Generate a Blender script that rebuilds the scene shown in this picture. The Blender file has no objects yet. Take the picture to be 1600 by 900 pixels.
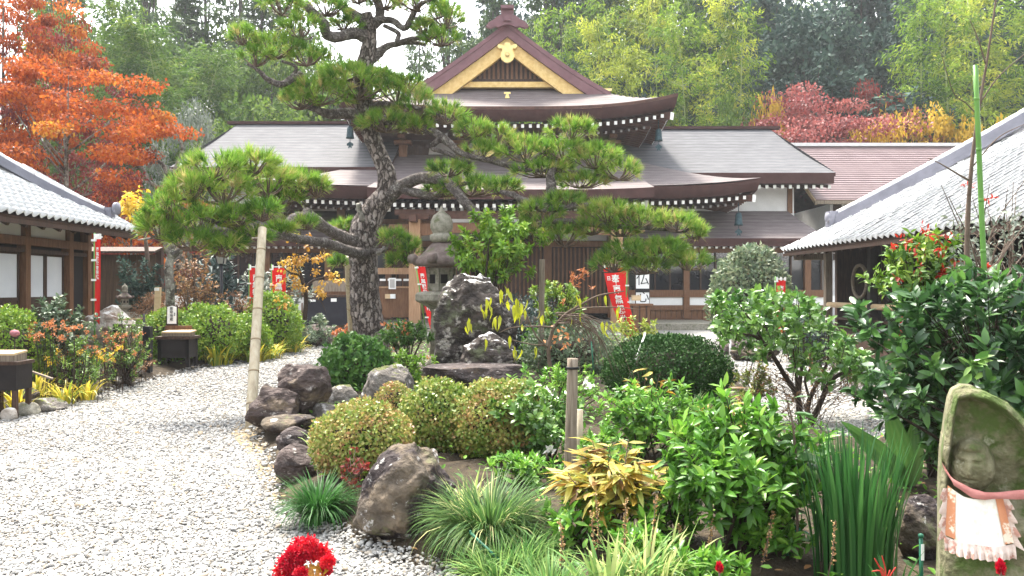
import bpy, bmesh, math, random
import numpy as np
from mathutils import Vector, Matrix, Euler, noise

# ------------------------------------------------------------------ scene, camera, light
SC = bpy.context.scene
COL = SC.collection
F, EYE, HOR = 1250.0, 1.55, 450.0            # focal length in photo pixels, eye height, horizon row

cam = bpy.data.cameras.new('camera')
cam.sensor_width = 36.0
cam.lens = F / 1600 * 36.0
cam.clip_start, cam.clip_end = 0.05, 2000
co = bpy.data.objects.new('camera', cam)
co.location = (0, 0, EYE)
co.rotation_euler = (math.radians(90), 0, 0)
COL.objects.link(co)
SC.camera = co

SUN_EL, SUN_AZ = math.radians(64), math.radians(-28)      # azimuth from +Y towards +X
W = bpy.data.worlds.new('World')
SC.world = W
W.use_nodes = True
nt = W.node_tree
nt.nodes.clear()
sky = nt.nodes.new('ShaderNodeTexSky')
sky.sky_type = 'NISHITA'
sky.sun_disc = False
sky.sun_elevation = SUN_EL
sky.sun_rotation = SUN_AZ
sky.air_density, sky.dust_density, sky.ozone_density = 1.6, 4.0, 1.0
hs = nt.nodes.new('ShaderNodeHueSaturation')
hs.inputs['Saturation'].default_value = 0.3            # thin overcast: a nearly white sky
hs.inputs['Value'].default_value = 1.0
bg = nt.nodes.new('ShaderNodeBackground')
bg.inputs['Strength'].default_value = 0.15
wo = nt.nodes.new('ShaderNodeOutputWorld')
nt.links.new(sky.outputs[0], hs.inputs['Color'])
nt.links.new(hs.outputs[0], bg.inputs[0])
nt.links.new(bg.outputs[0], wo.inputs[0])

sl = bpy.data.lights.new('sun', 'SUN')
sl.energy = 2.6
sl.angle = math.radians(11)
sl.color = (1.0, 0.94, 0.83)
so = bpy.data.objects.new('sun', sl)
sd = Vector((math.sin(SUN_AZ) * math.cos(SUN_EL), math.cos(SUN_AZ) * math.cos(SUN_EL), math.sin(SUN_EL)))
so.rotation_euler = sd.to_track_quat('Z', 'Y').to_euler()
so.location = sd * 60
COL.objects.link(so)

SC.view_settings.view_transform = 'Standard'
SC.view_settings.look = 'None'
SC.view_settings.exposure = 2.12
SC.view_settings.gamma = 1.0
SC.view_settings.use_curve_mapping = False
SC.cycles.max_bounces = 6
SC.cycles.diffuse_bounces = 3
SC.cycles.transparent_max_bounces = 4
SC.cycles.volume_bounces = 0

rng = np.random.default_rng(11)
random.seed(5)


def P(px, py, Y):
    """Point at depth Y that the photograph shows at pixel (px, py)."""
    return Vector(((px - 800) / F * Y, Y, EYE + (HOR - py) / F * Y))


def X(px, Y):
    return (px - 800) / F * Y


def Z(py, Y):
    return EYE + (HOR - py) / F * Y


# ------------------------------------------------------------------ objects
WM = {}                                        # object -> its world matrix


def put(o, parent=None, basis=None):
    basis = basis if basis is not None else Matrix.Identity(4)
    o.matrix_basis = basis
    COL.objects.link(o)
    WM[o] = basis
    if parent is not None:
        o.parent = parent
        o.matrix_parent_inverse = WM[parent].inverted()
    return o


def tag(o, label=None, cat=None, group=None, kind=None):
    if label: o['label'] = label
    if cat: o['category'] = cat
    if group: o['group'] = group
    if kind: o['kind'] = kind
    return o


def thing(name, label, cat, loc=(0, 0, 0), group=None):
    return tag(put(bpy.data.objects.new(name, None), None, Matrix.Translation(Vector(loc))), label, cat, group)


def copy_tree(o, basis, label=None, group=None):
    """A copy of a thing with its parts and their sub-parts, moved to BASIS."""
    def rec(src, par):
        c = src.copy()
        COL.objects.link(c)
        if par is not None:
            c.parent = par
            c.matrix_parent_inverse = src.matrix_parent_inverse.copy()
        for ch in KIDS.get(src, ()):
            rec(ch, c)
        return c
    r = rec(o, None)
    r.matrix_basis = basis
    WM[r] = basis
    tag(r, label, None, group)
    return r


KIDS = {}


def obj(name, me, parent=None, basis=None, kind=None, label=None):
    o = put(bpy.data.objects.new(name, me), parent, basis)
    if parent is not None:
        KIDS.setdefault(parent, []).append(o)
    return tag(o, label, None, None, kind)


def mesh_np(name, V, tris, mats, v=None, smooth=False, quads=None, mi=None):
    me = bpy.data.meshes.new(name)
    V = np.ascontiguousarray(V, dtype=np.float32)
    me.vertices.add(len(V))
    me.vertices.foreach_set('co', V.ravel())
    L, S = [], []
    n = 0
    for A in (tris, quads):
        if A is None or len(A) == 0: continue
        A = np.asarray(A, dtype=np.int32)
        L.append(A.ravel())
        S.append(n + np.arange(len(A), dtype=np.int32) * A.shape[1])
        n += A.size
    L, S = np.concatenate(L), np.concatenate(S)
    me.loops.add(n)
    me.loops.foreach_set('vertex_index', L)
    me.polygons.add(len(S))
    me.polygons.foreach_set('loop_start', S)
    if mi is not None: me.polygons.foreach_set('material_index', np.asarray(mi, dtype=np.int32))
    if smooth: me.polygons.foreach_set('use_smooth', np.ones(len(S), dtype=bool))
    if v is not None:
        a = me.attributes.new('v', 'FLOAT', 'POINT')
        a.data.foreach_set('value', np.ascontiguousarray(v, dtype=np.float32))
    me.update(calc_edges=True)
    for m in (mats if isinstance(mats, (list, tuple)) else [mats]):
        me.materials.append(m)
    return me


class MB:
    """Collects shapes, then links them as one mesh."""
    def __init__(s): s.v, s.f, s.m, s.n, s.sm = [], [], [], 0, []
    def add(s, V, Fs, mat=0, smooth=False):
        V = [tuple(p) for p in V]
        s.v += V
        s.f += [tuple(i + s.n for i in f) for f in Fs]
        s.m += [mat] * len(Fs)
        s.sm += [smooth] * len(Fs)
        s.n += len(V)
        return s
    def box(s, c, size, R=None, mat=0, taper=1.0):
        hx, hy, hz = (k / 2 for k in size)
        V = []
        for z, t in ((-hz, 1.0), (hz, taper)):
            for x, y in ((-hx, -hy), (hx, -hy), (hx, hy), (-hx, hy)):
                p = Vector((x * t, y * t, z))
                if R is not None: p = R @ p
                V.append(p + Vector(c))
        return s.add(V, [(0, 3, 2, 1), (4, 5, 6, 7), (0, 1, 5, 4), (1, 2, 6, 5), (2, 3, 7, 6), (3, 0, 4, 7)], mat)
    def bar(s, a, b, w, h, mat=0):
        a, b = Vector(a), Vector(b)
        d = (b - a)
        R = d.to_track_quat('Y', 'Z').to_matrix()
        return s.box((a + b) / 2, (w, d.length, h), R, mat)
    def tube(s, pts, rad, sides=8, mat=0, cap=True, jit=0.0, smooth=True):
        pts = [Vector(p) for p in pts]
        n = len(pts)
        if not hasattr(rad, '__len__'): rad = [rad] * n
        t0 = (pts[1] - pts[0]).normalized()
        up = Vector((0, 0, 1)) if abs(t0.z) < 0.9 else Vector((1, 0, 0))
        x = t0.cross(up).normalized()
        V, Fs = [], []
        for i, p in enumerate(pts):
            t = (pts[min(i + 1, n - 1)] - pts[max(i - 1, 0)]).normalized()
            x = (x - t * x.dot(t)).normalized()
            y = t.cross(x)
            for k in range(sides):
                a = 2 * math.pi * k / sides
                r = rad[i] * (1 + (random.uniform(-jit, jit) if jit else 0))
                V.append(p + (x * math.cos(a) + y * math.sin(a)) * r)
        for i in range(n - 1):
            for k in range(sides):
                a, b = i * sides + k, i * sides + (k + 1) % sides
                Fs.append((a, b, b + sides, a + sides))
        if cap:
            Fs.append(tuple(range(sides - 1, -1, -1)))
            Fs.append(tuple(range((n - 1) * sides, n * sides)))
        return s.add(V, Fs, mat, smooth)
    def lathe(s, prof, c, seg=16, mat=0, smooth=True, rot0=0.0, squash=None):
        V, Fs = [], []
        for r, z in prof:
            for k in range(seg):
                a = 2 * math.pi * k / seg + rot0
                V.append((c[0] + r * math.cos(a), c[1] + r * math.sin(a), c[2] + z))
        for i in range(len(prof) - 1):
            for k in range(seg):
                a, b = i * seg + k, i * seg + (k + 1) % seg
                Fs.append((a, b, b + seg, a + seg))
        Fs.append(tuple(range(seg - 1, -1, -1)))
        Fs.append(tuple(range((len(prof) - 1) * seg, len(prof) * seg)))
        return s.add(V, Fs, mat, smooth)
    def grid(s, G, mat=0, smooth=True, flip=False):
        n, m = len(G), len(G[0])
        V = [p for row in G for p in row]
        Fs = []
        for i in range(n - 1):
            for j in range(m - 1):
                f = (i * m + j, i * m + j + 1, (i + 1) * m + j + 1, (i + 1) * m + j)
                Fs.append(f[::-1] if flip else f)
        return s.add(V, Fs, mat, smooth)
    def slab(s, poly, n, t, mat=0):
        """A flat polygon given depth T along N."""
        n = Vector(n).normalized() * t
        k = len(poly)
        V = [Vector(p) for p in poly] + [Vector(p) + n for p in poly]
        Fs = [tuple(range(k - 1, -1, -1)), tuple(range(k, 2 * k))] + [(i, (i + 1) % k, k + (i + 1) % k, k + i) for i in range(k)]
        return s.add(V, Fs, mat)
    def mesh(s, name, mats):
        me = bpy.data.meshes.new(name)
        me.from_pydata(s.v, [], s.f)
        for m in (mats if isinstance(mats, (list, tuple)) else [mats]): me.materials.append(m)
        me.polygons.foreach_set('material_index', s.m)
        me.polygons.foreach_set('use_smooth', s.sm)
        me.update()
        return me
    def build(s, name, mats, parent=None, **k):
        return obj(name, s.mesh(name, mats), parent, **k)


def spline(pts, n):
    """Catmull-Rom through control tuples (any dimension)."""
    A = np.array([tuple(p) for p in pts], float)
    if len(A) == 2: A = np.vstack([A[0], (A[0] + A[1]) / 2, A[1]])
    Q = np.vstack([2 * A[0] - A[1], A, 2 * A[-1] - A[-2]])
    out = []
    for u in np.linspace(0, len(A) - 1, n):
        i = min(int(u), len(A) - 2)
        t = u - i
        p0, p1, p2, p3 = Q[i:i + 4]
        out.append(0.5 * (2 * p1 + (p2 - p0) * t + (2 * p0 - 5 * p1 + 4 * p2 - p3) * t * t + (3 * p1 - p0 - 3 * p2 + p3) * t ** 3))
    return np.array(out)


# ------------------------------------------------------------------ materials
def ramp(nt, cols, pos=None, interp='LINEAR'):
    r = nt.nodes.new('ShaderNodeValToRGB')
    e = r.color_ramp.elements
    r.color_ramp.interpolation = interp
    n = len(cols)
    while len(e) < n: e.new(0.5)
    for i, c in enumerate(cols):
        e[i].position = pos[i] if pos else (i / (n - 1) if n > 1 else 0)
        e[i].color = (*c, 1)
    return r


def mat(name, cols, scale=4.0, rough=0.75, bump=0.0, bscale=30.0, metal=0.0, spec=0.3, stretch=(1, 1, 1), detail=6.0,
        patch=None, moss_or_lit=None, lo=0.3, hi=0.7, crack=None, wave=None):
    """Procedural surface: noise between COLS; PATCH=(colour, scale, from, to) lays blotches; MOSS_OR_LIT=(colour, amount) lays moss or painted light on faces that look up;
    CRACK=(scale, depth) breaks it into plates; WAVE=(axis, scale, depth) gives fine courses."""
    m = bpy.data.materials.new(name)
    m.use_nodes = True
    nt = m.node_tree
    bs = nt.nodes['Principled BSDF']
    bs.inputs['Roughness'].default_value = rough
    bs.inputs['Metallic'].default_value = metal
    bs.inputs['Specular IOR Level'].default_value = spec
    lk = nt.links.new
    tc = nt.nodes.new('ShaderNodeTexCoord')
    mp = nt.nodes.new('ShaderNodeMapping')
    mp.inputs['Scale'].default_value = stretch
    lk(tc.outputs['Object'], mp.inputs['Vector'])
    vec = mp.outputs[0]
    n1 = nt.nodes.new('ShaderNodeTexNoise')
    n1.inputs['Scale'].default_value = scale
    n1.inputs['Detail'].default_value = detail
    n1.inputs['Roughness'].default_value = 0.62
    lk(vec, n1.inputs['Vector'])
    pos = [lo + (hi - lo) * i / max(len(cols) - 1, 1) for i in range(len(cols))]
    r = ramp(nt, cols if len(cols) > 1 else cols * 2, pos if len(cols) > 1 else [0, 1])
    lk(n1.outputs['Fac'], r.inputs[0])
    c = r.outputs[0]

    def mix(c, col, fac):
        mx = nt.nodes.new('ShaderNodeMix')
        mx.data_type = 'RGBA'
        lk(fac, mx.inputs['Factor'])
        lk(c, mx.inputs['A'])
        mx.inputs['B'].default_value = (*col, 1)
        return mx.outputs['Result']
    for k, pt in enumerate([patch] if patch and not isinstance(patch, list) else (patch or [])):
        n2 = nt.nodes.new('ShaderNodeTexNoise')
        n2.inputs['Scale'].default_value = pt[1]
        n2.inputs['Detail'].default_value = 8
        n2.inputs['Roughness'].default_value = 0.65
        mp2 = nt.nodes.new('ShaderNodeMapping')
        mp2.inputs['Location'].default_value = (7.3 * (k + 1), 1.7, 3.1)
        lk(vec, mp2.inputs['Vector'])
        lk(mp2.outputs[0], n2.inputs['Vector'])
        r2 = ramp(nt, [(0, 0, 0), (1, 1, 1)], [pt[2], pt[3]])
        lk(n2.outputs['Fac'], r2.inputs[0])
        c = mix(c, pt[0], r2.outputs[0])
    if moss_or_lit:
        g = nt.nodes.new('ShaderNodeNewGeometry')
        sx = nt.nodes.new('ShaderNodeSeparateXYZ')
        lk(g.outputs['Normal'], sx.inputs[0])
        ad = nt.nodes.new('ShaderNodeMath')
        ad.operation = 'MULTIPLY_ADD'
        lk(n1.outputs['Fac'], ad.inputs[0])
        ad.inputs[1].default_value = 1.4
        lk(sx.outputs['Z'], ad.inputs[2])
        r3 = ramp(nt, [(0, 0, 0), (1, 1, 1)], [min(0.99, 1.35 - moss_or_lit[1]), min(1.0, 1.6 - moss_or_lit[1])])
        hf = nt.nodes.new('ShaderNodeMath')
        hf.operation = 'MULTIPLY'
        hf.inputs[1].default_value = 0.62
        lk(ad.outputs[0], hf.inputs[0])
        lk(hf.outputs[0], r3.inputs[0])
        c = mix(c, moss_or_lit[0], r3.outputs[0])
    lk(c, bs.inputs['Base Color'])
    h = None
    def addh(a, w):
        nonlocal h
        mu = nt.nodes.new('ShaderNodeMath')
        mu.operation = 'MULTIPLY_ADD'
        lk(a, mu.inputs[0])
        mu.inputs[1].default_value = w
        if h is not None: lk(h, mu.inputs[2])
        else: mu.inputs[2].default_value = 0
        h = mu.outputs[0]
    if bump:
        n3 = nt.nodes.new('ShaderNodeTexNoise')
        n3.inputs['Scale'].default_value = bscale
        n3.inputs['Detail'].default_value = 8
        lk(vec, n3.inputs['Vector'])
        addh(n3.outputs['Fac'], bump)
    if crack:
        vo = nt.nodes.new('ShaderNodeTexVoronoi')
        vo.feature = 'DISTANCE_TO_EDGE'
        vo.inputs['Scale'].default_value = crack[0]
        wv = nt.nodes.new('ShaderNodeVectorMath')
        wv.operation = 'MULTIPLY_ADD'
        lk(n1.outputs['Color'], wv.inputs[0])
        wv.inputs[1].default_value = (0.25, 0.25, 0.25)
        lk(vec, wv.inputs[2])
        lk(wv.outputs[0], vo.inputs['Vector'])
        rr = ramp(nt, [(0, 0, 0), (1, 1, 1)], [0.0, 0.16])
        lk(vo.outputs['Distance'], rr.inputs[0])
        addh(rr.outputs[0], crack[1])
        c2 = nt.nodes.new('ShaderNodeMix')
        c2.data_type = 'RGBA'
        lk(rr.outputs[0], c2.inputs['Factor'])
        c2.inputs['A'].default_value = (*crack[2], 1) if len(crack) > 2 else (0.02, 0.015, 0.012, 1)
        lk(c, c2.inputs['B'])
        lk(c2.outputs['Result'], bs.inputs['Base Color'])
    if wave:
        c_in = bs.inputs['Base Color'].links[0].from_socket
        w = nt.nodes.new('ShaderNodeTexWave')
        w.wave_type = 'BANDS'
        w.bands_direction = wave[0]
        w.wave_profile = 'SAW'
        w.inputs['Scale'].default_value = wave[1]
        w.inputs['Distortion'].default_value = 0.15
        lk(tc.outputs['Object'], w.inputs['Vector'])
        addh(w.outputs['Fac'], wave[2])
        rw = ramp(nt, [(.55, .55, .55), (1, 1, 1)], [.0, .3])
        lk(w.outputs['Fac'], rw.inputs[0])
        mw = nt.nodes.new('ShaderNodeMix')
        mw.data_type = 'RGBA'
        mw.blend_type = 'MULTIPLY'
        mw.inputs['Factor'].default_value = 1.0
        lk(c_in, mw.inputs['A'])
        lk(rw.outputs[0], mw.inputs['B'])
        lk(mw.outputs['Result'], bs.inputs['Base Color'])      # open joints between the courses
    if h is not None:
        b = nt.nodes.new('ShaderNodeBump')
        b.inputs['Strength'].default_value = 1.0
        b.inputs['Distance'].default_value = 1.0
        lk(h, b.inputs['Height'])
        lk(b.outputs[0], bs.inputs['Normal'])
    return m


def leafmat(name, cols, rough=0.45, transl=0.3, spec=0.4, pos=None):
    """Leaves: the mesh's own number v (one per leaf) picks a colour; light comes through a little."""
    m = bpy.data.materials.new(name)
    m.use_nodes = True
    nt = m.node_tree
    bs = nt.nodes['Principled BSDF']
    out = nt.nodes['Material Output']
    at = nt.nodes.new('ShaderNodeAttribute')
    at.attribute_name = 'v'
    r = ramp(nt, cols, pos)
    nt.links.new(at.outputs['Fac'], r.inputs[0])
    nt.links.new(r.outputs[0], bs.inputs['Base Color'])
    bs.inputs['Roughness'].default_value = rough
    bs.inputs['Specular IOR Level'].default_value = spec
    tr = nt.nodes.new('ShaderNodeBsdfTranslucent')
    nt.links.new(r.outputs[0], tr.inputs[0])
    mx = nt.nodes.new('ShaderNodeMixShader')
    mx.inputs[0].default_value = transl
    nt.links.new(bs.outputs[0], mx.inputs[1])
    nt.links.new(tr.outputs[0], mx.inputs[2])
    nt.links.new(mx.outputs[0], out.inputs[0])
    return m


# ------------------------------------------------------------------ leaves by the thousand
def T_diamond(w=0.45, fold=0.08):
    return np.array([(0, 0, 0), (w / 2, .45, fold), (0, 1, 0), (-w / 2, .45, fold)], float), np.array([(0, 1, 2), (0, 2, 3)])


def T_leaf(w=0.4, fold=0.06, curl=0.18):
    V = [(0, 0, 0)]
    for t, h in ((.3, .5), (.68, .4)):
        z = -curl * t * t
        V += [(-w * h, t, z + fold), (0, t, z), (w * h, t, z + fold)]
    V.append((0, 1, -curl))
    return np.array(V, float), np.array([(0, 2, 1), (0, 3, 2), (1, 2, 5), (1, 5, 4), (2, 3, 6), (2, 6, 5), (4, 5, 7), (5, 6, 7)])


def T_needle(w=0.05):
    return np.array([(-w / 2, 0, 0), (w / 2, 0, 0), (0, 1, 0)], float), np.array([(0, 1, 2)])


def T_blade(w=0.03, arch=0.8, n=5, fold=0.0):
    """A blade that rises and arches over: along +Y (out) and +Z (up)."""
    V, T = [], []
    for i in range(n + 1):
        t = i / n
        y = z = 0
        for k in range(i):
            tt = (k + .5) / n
            aa = math.pi / 2 - arch * tt * 2.2
            y += math.cos(aa) / n
            z += math.sin(aa) / n
        h = w / 2 * min(1, 2.4 * (1 - t) + 0.02) * (0.65 + 0.35 * min(1, t * 4))
        V += [(-h, y, z), (h, y, z)]
    for i in range(n):
        a = 2 * i
        T += [(a, a + 1, a + 3), (a, a + 3, a + 2)]
    return np.array(V, float), np.array(T)


def unit(a):
    return a / np.maximum(np.linalg.norm(a, axis=-1, keepdims=True), 1e-9)


def frames(d, up):
    y = unit(np.asarray(d, float))
    x = unit(np.cross(y, up))
    z = np.cross(x, y)
    return np.stack([x, y, z], axis=-1)            # columns


def inst_mesh(name, tmpl, R, loc, size, v, mats, smooth=False):
    V0, T0 = tmpl
    size = np.asarray(size, float)
    if size.ndim == 1: size = size[:, None]
    S = V0[None] * size[:, None, :]
    V = np.einsum('nij,nkj->nki', R, S) + np.asarray(loc)[:, None, :]
    n, k = len(loc), len(V0)
    T = T0[None] + (np.arange(n) * k)[:, None, None]
    vv = np.repeat(np.clip(v, 0, 1), k)
    return mesh_np(name, V.reshape(-1, 3), T.reshape(-1, T0.shape[1]), mats, vv, smooth)


def bent(tmpl):
    """Leaves of one plant are not all alike: flatter, more curled and twisted ones."""
    V, T = tmpl
    out = [tmpl]
    if V[:, 2].max() > .3: return out * 4
    for k, tw in ((.35, .5), (1.9, -.6), (1.3, .9)):
        W_ = V.copy()
        W_[:, 2] = V[:, 2] * k
        a = tw * V[:, 1]
        W_[:, 0], W_[:, 2] = V[:, 0] * np.cos(a) - W_[:, 2] * np.sin(a), V[:, 0] * np.sin(a) + W_[:, 2] * np.cos(a)
        out.append((W_, T))
    return out


def leafy(parent, tmpl, R, loc, size, v, m, most=300, name='leaf', rest='foliage', k=7, smooth=True):
    """Leaves that can be picked apart are objects (the MOST that show largest); what is behind them is one part of kind stuff."""
    loc = np.asarray(loc, float)
    size = np.asarray(size, float)
    score = size / np.linalg.norm(loc - np.array([0, 0, EYE]), axis=1) ** 2
    order = np.argsort(-score)
    near, far = order[:most], order[most:]
    if len(far):
        obj(rest, inst_mesh(rest, tmpl, R[far], loc[far], size[far], v[far], m, smooth), parent, kind='stuff')
    if most:
        vs = np.linspace(v.min(), v.max(), k)
        ms = [[mesh_np(name, t_[0], t_[1], m, np.clip(q + np.linspace(-.06, .06, len(t_[0])), 0, 1), smooth) for q in vs] for t_ in bent(tmpl)]
        for i in near:
            b = Matrix.Identity(4)
            for a in range(3):
                for c in range(3): b[a][c] = R[i, a, c] * size[i]
                b[a][3] = loc[i, a]
            obj(name, ms[i % 4][int(np.argmin(abs(vs - v[i])))], parent, b)


def rdir(n):
    return unit(rng.normal(size=(n, 3)))


def shell(n, c, r, inner=0.55, top=False):
    """n points in an ellipsoid's outer shell; returns points and outward directions."""
    d = rdir(n)
    if top: d[:, 2] = abs(d[:, 2])
    k = rng.uniform(inner, 1.0, (n, 1)) ** 0.5
    r = np.asarray(r, float)
    return np.asarray(c) + d * r * k, unit(d / r)


def clumps(centers, radii, per, size, flat=0.6, droop=0.1, vspread=0.3, vleaf=0.2, v0=0.5, sj=0.35):
    """Leaf clumps: returns R, loc, size, v."""
    Ls, Rs, Ss, Vs = [], [], [], []
    for c, r in zip(centers, radii):
        k = per if np.isscalar(per) else int(per[0] * r ** per[1])
        p, nrm = shell(k, (0, 0, 0), (1, 1, 1), 0.15)
        p = p * np.array([r, r, r * flat]) + c
        up = unit(nrm * 0.5 + np.array([0, 0, 0.9]) + rng.normal(size=(k, 3)) * 0.45)
        d = nrm * 0.6 + rng.normal(size=(k, 3)) * 0.7
        d[:, 2] -= droop
        Rs.append(frames(d, up))
        Ls.append(p)
        Ss.append(size * (1 + rng.uniform(-sj, sj, k)))
        Vs.append(v0 + rng.normal() * vspread * .5 + rng.normal(size=k) * vleaf * .6)
    return np.concatenate(Rs), np.concatenate(Ls), np.concatenate(Ss), np.concatenate(Vs)


def merge(*sets):
    return tuple(np.concatenate(x) for x in zip(*sets))
# ------------------------------------------------------------------ palette
M = {}
M['soil'] = mat('soil', [(.018, .013, .008), (.04, .029, .017), (.075, .055, .033)], 9, .95, .02, 60)
M['forest_floor'] = mat('forest_floor', [(.012, .016, .006), (.03, .035, .012), (.05, .05, .02)], .8, .95)
M['gravel'] = mat('gravel', [(.17, .165, .155), (.24, .232, .218), (.3, .292, .275)], 38, .9, .03, 60, lo=.35, hi=.6, patch=((.34, .27, .15), 1.1, .62, .78))
M['stone'] = mat('stone', [(.05, .045, .04), (.13, .115, .1), (.24, .22, .2)], 5, .88, .05, 18, patch=[((.42, .4, .38), 6, .56, .64), ((.09, .1, .045), 3, .58, .68)], moss_or_lit=((.09, .1, .03), .25))
M['dark_rock'] = mat('dark_rock', [(.022, .018, .018), (.055, .042, .04), (.12, .095, .088)], 5, .85, .09, 11, stretch=(1, 1, 1.6), patch=[((.42, .4, .39), 9, .6, .67), ((.16, .11, .07), 2.2, .56, .7)])
M['purple_rock'] = mat('purple_rock', [(.026, .02, .018), (.06, .043, .039), (.13, .1, .09)], 5, .85, .09, 9, stretch=(1, 1, 1.7), patch=[((.36, .33, .3), 8, .6, .68), ((.16, .12, .08), 2.2, .58, .7)])
M['boulder'] = mat('boulder', [(.04, .033, .027), (.095, .075, .055), (.19, .145, .1)], 6, .9, .09, 12, patch=[((.03, .022, .022), 3.2, .48, .55), ((.42, .4, .38), 10, .6, .66), ((.11, .12, .05), 4, .6, .7)])
M['lit_top_rock'] = mat('lit_top_rock', [(.014, .012, .011), (.045, .036, .031), (.1, .08, .07)], 5, .88, .14, 8, stretch=(1, 1, 1.3), patch=[((.3, .275, .24), 6, .55, .62), ((.1, .11, .06), 2.4, .56, .66)], moss_or_lit=((.66, .64, .62), .44))  # no moss here: upward faces painted white, as if lit from above
M['pale_rock'] = mat('pale_rock', [(.25, .2, .16), (.42, .37, .32), (.6, .57, .53)], 3, .85, .05, 14, patch=((.2, .13, .09), 2.4, .52, .62), moss_or_lit=((.72, .7, .67), .45))  # whiter colour on upward faces stands in for light on the tops
M['granite'] = mat('granite', [(.17, .16, .12), (.27, .25, .2), (.36, .34, .28)], 16, .9, .012, 90, patch=[((.1, .11, .05), 5, .54, .66), ((.45, .43, .38), 9, .64, .72)])
M['lantern_roof'] = mat('lantern_roof', [(.09, .065, .06), (.17, .13, .115), (.24, .2, .18)], 7, .9, .012, 70, patch=((.11, .12, .06), 6, .58, .68))
M['statue_stone'] = mat('statue_stone', [(.085, .08, .04), (.16, .15, .085), (.25, .23, .15)], 12, .92, .012, 60, patch=[((.075, .11, .028), 5, .5, .6), ((.38, .36, .27), 11, .6, .72), ((.05, .045, .03), 3.4, .6, .75)])
M['brown_wood'] = mat('brown_wood', [(.1, .045, .022), (.16, .075, .036), (.21, .11, .055)], 5, .55, .004, 60, stretch=(6, 6, .7))
M['dark_wood'] = mat('dark_wood', [(.03, .017, .012), (.055, .03, .02), (.085, .048, .032)], 5, .6, .004, 60, stretch=(6, 6, .7))
M['black_wood'] = mat('black_wood', [(.01, .008, .008), (.022, .017, .016)], 5, .7, .003, 50)
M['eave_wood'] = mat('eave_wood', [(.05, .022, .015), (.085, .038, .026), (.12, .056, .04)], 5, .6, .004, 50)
M['pillar_wood'] = mat('pillar_wood', [(.27, .15, .08), (.36, .21, .115), (.43, .27, .16)], 4, .55, .003, 60, stretch=(8, 8, .6))
M['gold_wood'] = mat('gold_wood', [(.6, .38, .12), (.7, .48, .18), (.78, .57, .25)], 3, .45, .003, 50, stretch=(2, 2, 2))
M['gilt'] = mat('gilt', [(.75, .55, .2), (.85, .68, .32)], 6, .35, 0, metal=.4)
M['grey_wood'] = mat('grey_wood', [(.13, .1, .075), (.25, .2, .15), (.34, .29, .23)], 5, .85, .006, 70, stretch=(9, 9, .6), patch=((.08, .06, .045), 3, .58, .7))
M['plank_wood'] = mat('plank_wood', [(.05, .03, .018), (.09, .055, .032), (.13, .085, .052)], 4, .75, .004, 60, stretch=(8, 8, .5))
M['plaster'] = mat('plaster', [(.62, .61, .6), (.72, .71, .7)], 2, .85, .002, 60, patch=((.5, .48, .45), 1.2, .6, .8))
M['grey_plaster'] = mat('grey_plaster', [(.36, .35, .33), (.45, .44, .42)], 2, .9, .002, 60)
M['paper'] = mat('paper', [(.6, .61, .65), (.68, .69, .72)], 2, .9)
M['dim_paint'] = mat('dim_paint', [(.24, .22, .21), (.32, .3, .29)], 6, .7)
M['white_paint'] = mat('white_paint', [(.78, .77, .74), (.84, .83, .8)], 6, .6)
M['bark_roof'] = mat('bark_roof', [(.11, .09, .09), (.15, .125, .122), (.2, .17, .168)], 1.4, .75, .004, 30, spec=.2, stretch=(1, 6, 6), wave=('Z', 1.9, .03), patch=((.1, .06, .04), 1.1, .68, .78))
M['wing_roof'] = mat('wing_roof', [(.085, .085, .092), (.115, .115, .122), (.15, .15, .157)], 1.4, .8, .004, 30, spec=.15, stretch=(1, 6, 6), wave=('Z', 1.7, .03), patch=((.16, .13, .11), 1.1, .68, .78))
M['purple_edge'] = mat('purple_edge', [(.05, .024, .022), (.075, .037, .034)], 3, .7, spec=.12)
M['gable_edge'] = mat('gable_edge', [(.15, .07, .08), (.2, .1, .11)], 3, .5, spec=.3)
M['maroon_roof'] = mat('maroon_roof', [(.17, .12, .12), (.21, .15, .15), (.25, .185, .18)], 1.2, .45, .003, 30, spec=.4)
M['tile'] = mat('tile', [(.66, .66, .66), (.73, .73, .73), (.78, .78, .78)], 3.0, .4, .004, 50, spec=.5, patch=((.38, .38, .37), 4, .64, .8))
M['tile_ridge'] = mat('tile_ridge', [(.15, .15, .18), (.22, .22, .26)], 3.0, .55, .004, 50)
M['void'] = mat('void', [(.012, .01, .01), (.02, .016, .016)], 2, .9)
M['glass'] = mat('glass', [(.012, .014, .018), (.02, .022, .026)], 2, .08, spec=.6)
M['bamboo_dry'] = mat('bamboo_dry', [(.3, .25, .17), (.4, .34, .24), (.46, .41, .31)], 4, .5, .002, 60, stretch=(5, 5, 1), patch=((.3, .24, .15), 3, .6, .72))
M['bamboo_ring'] = mat('bamboo_ring', [(.2, .15, .09), (.28, .22, .14)], 6, .7)
M['bamboo_green'] = mat('bamboo_green', [(.07, .19, .03), (.12, .26, .05)], 4, .35, stretch=(5, 5, 1))
M['bark'] = mat('bark', [(.12, .09, .08), (.24, .2, .175), (.4, .35, .32)], 9, .95, .03, 40, stretch=(1, 1, .55), crack=(11, .05, (.06, .045, .038)), patch=((.33, .32, .29), 7, .62, .7))
M['pine_limb'] = mat('pine_limb', [(.09, .072, .065), (.19, .16, .145), (.36, .33, .3)], 12, .95, .02, 50, crack=(22, .012, (.05, .04, .036)))
M['twig'] = mat('twig', [(.08, .055, .04), (.15, .11, .085)], 10, .9)
M['dark_twig'] = mat('dark_twig', [(.025, .017, .012), (.055, .038, .028)], 10, .85)
M['lichen_bark'] = mat('lichen_bark', [(.09, .075, .06), (.2, .185, .155), (.36, .36, .3)], 12, .95, .03, 40, patch=[((.05, .042, .034), 5, .52, .6), ((.5, .52, .45), 9, .6, .66)])
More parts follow.
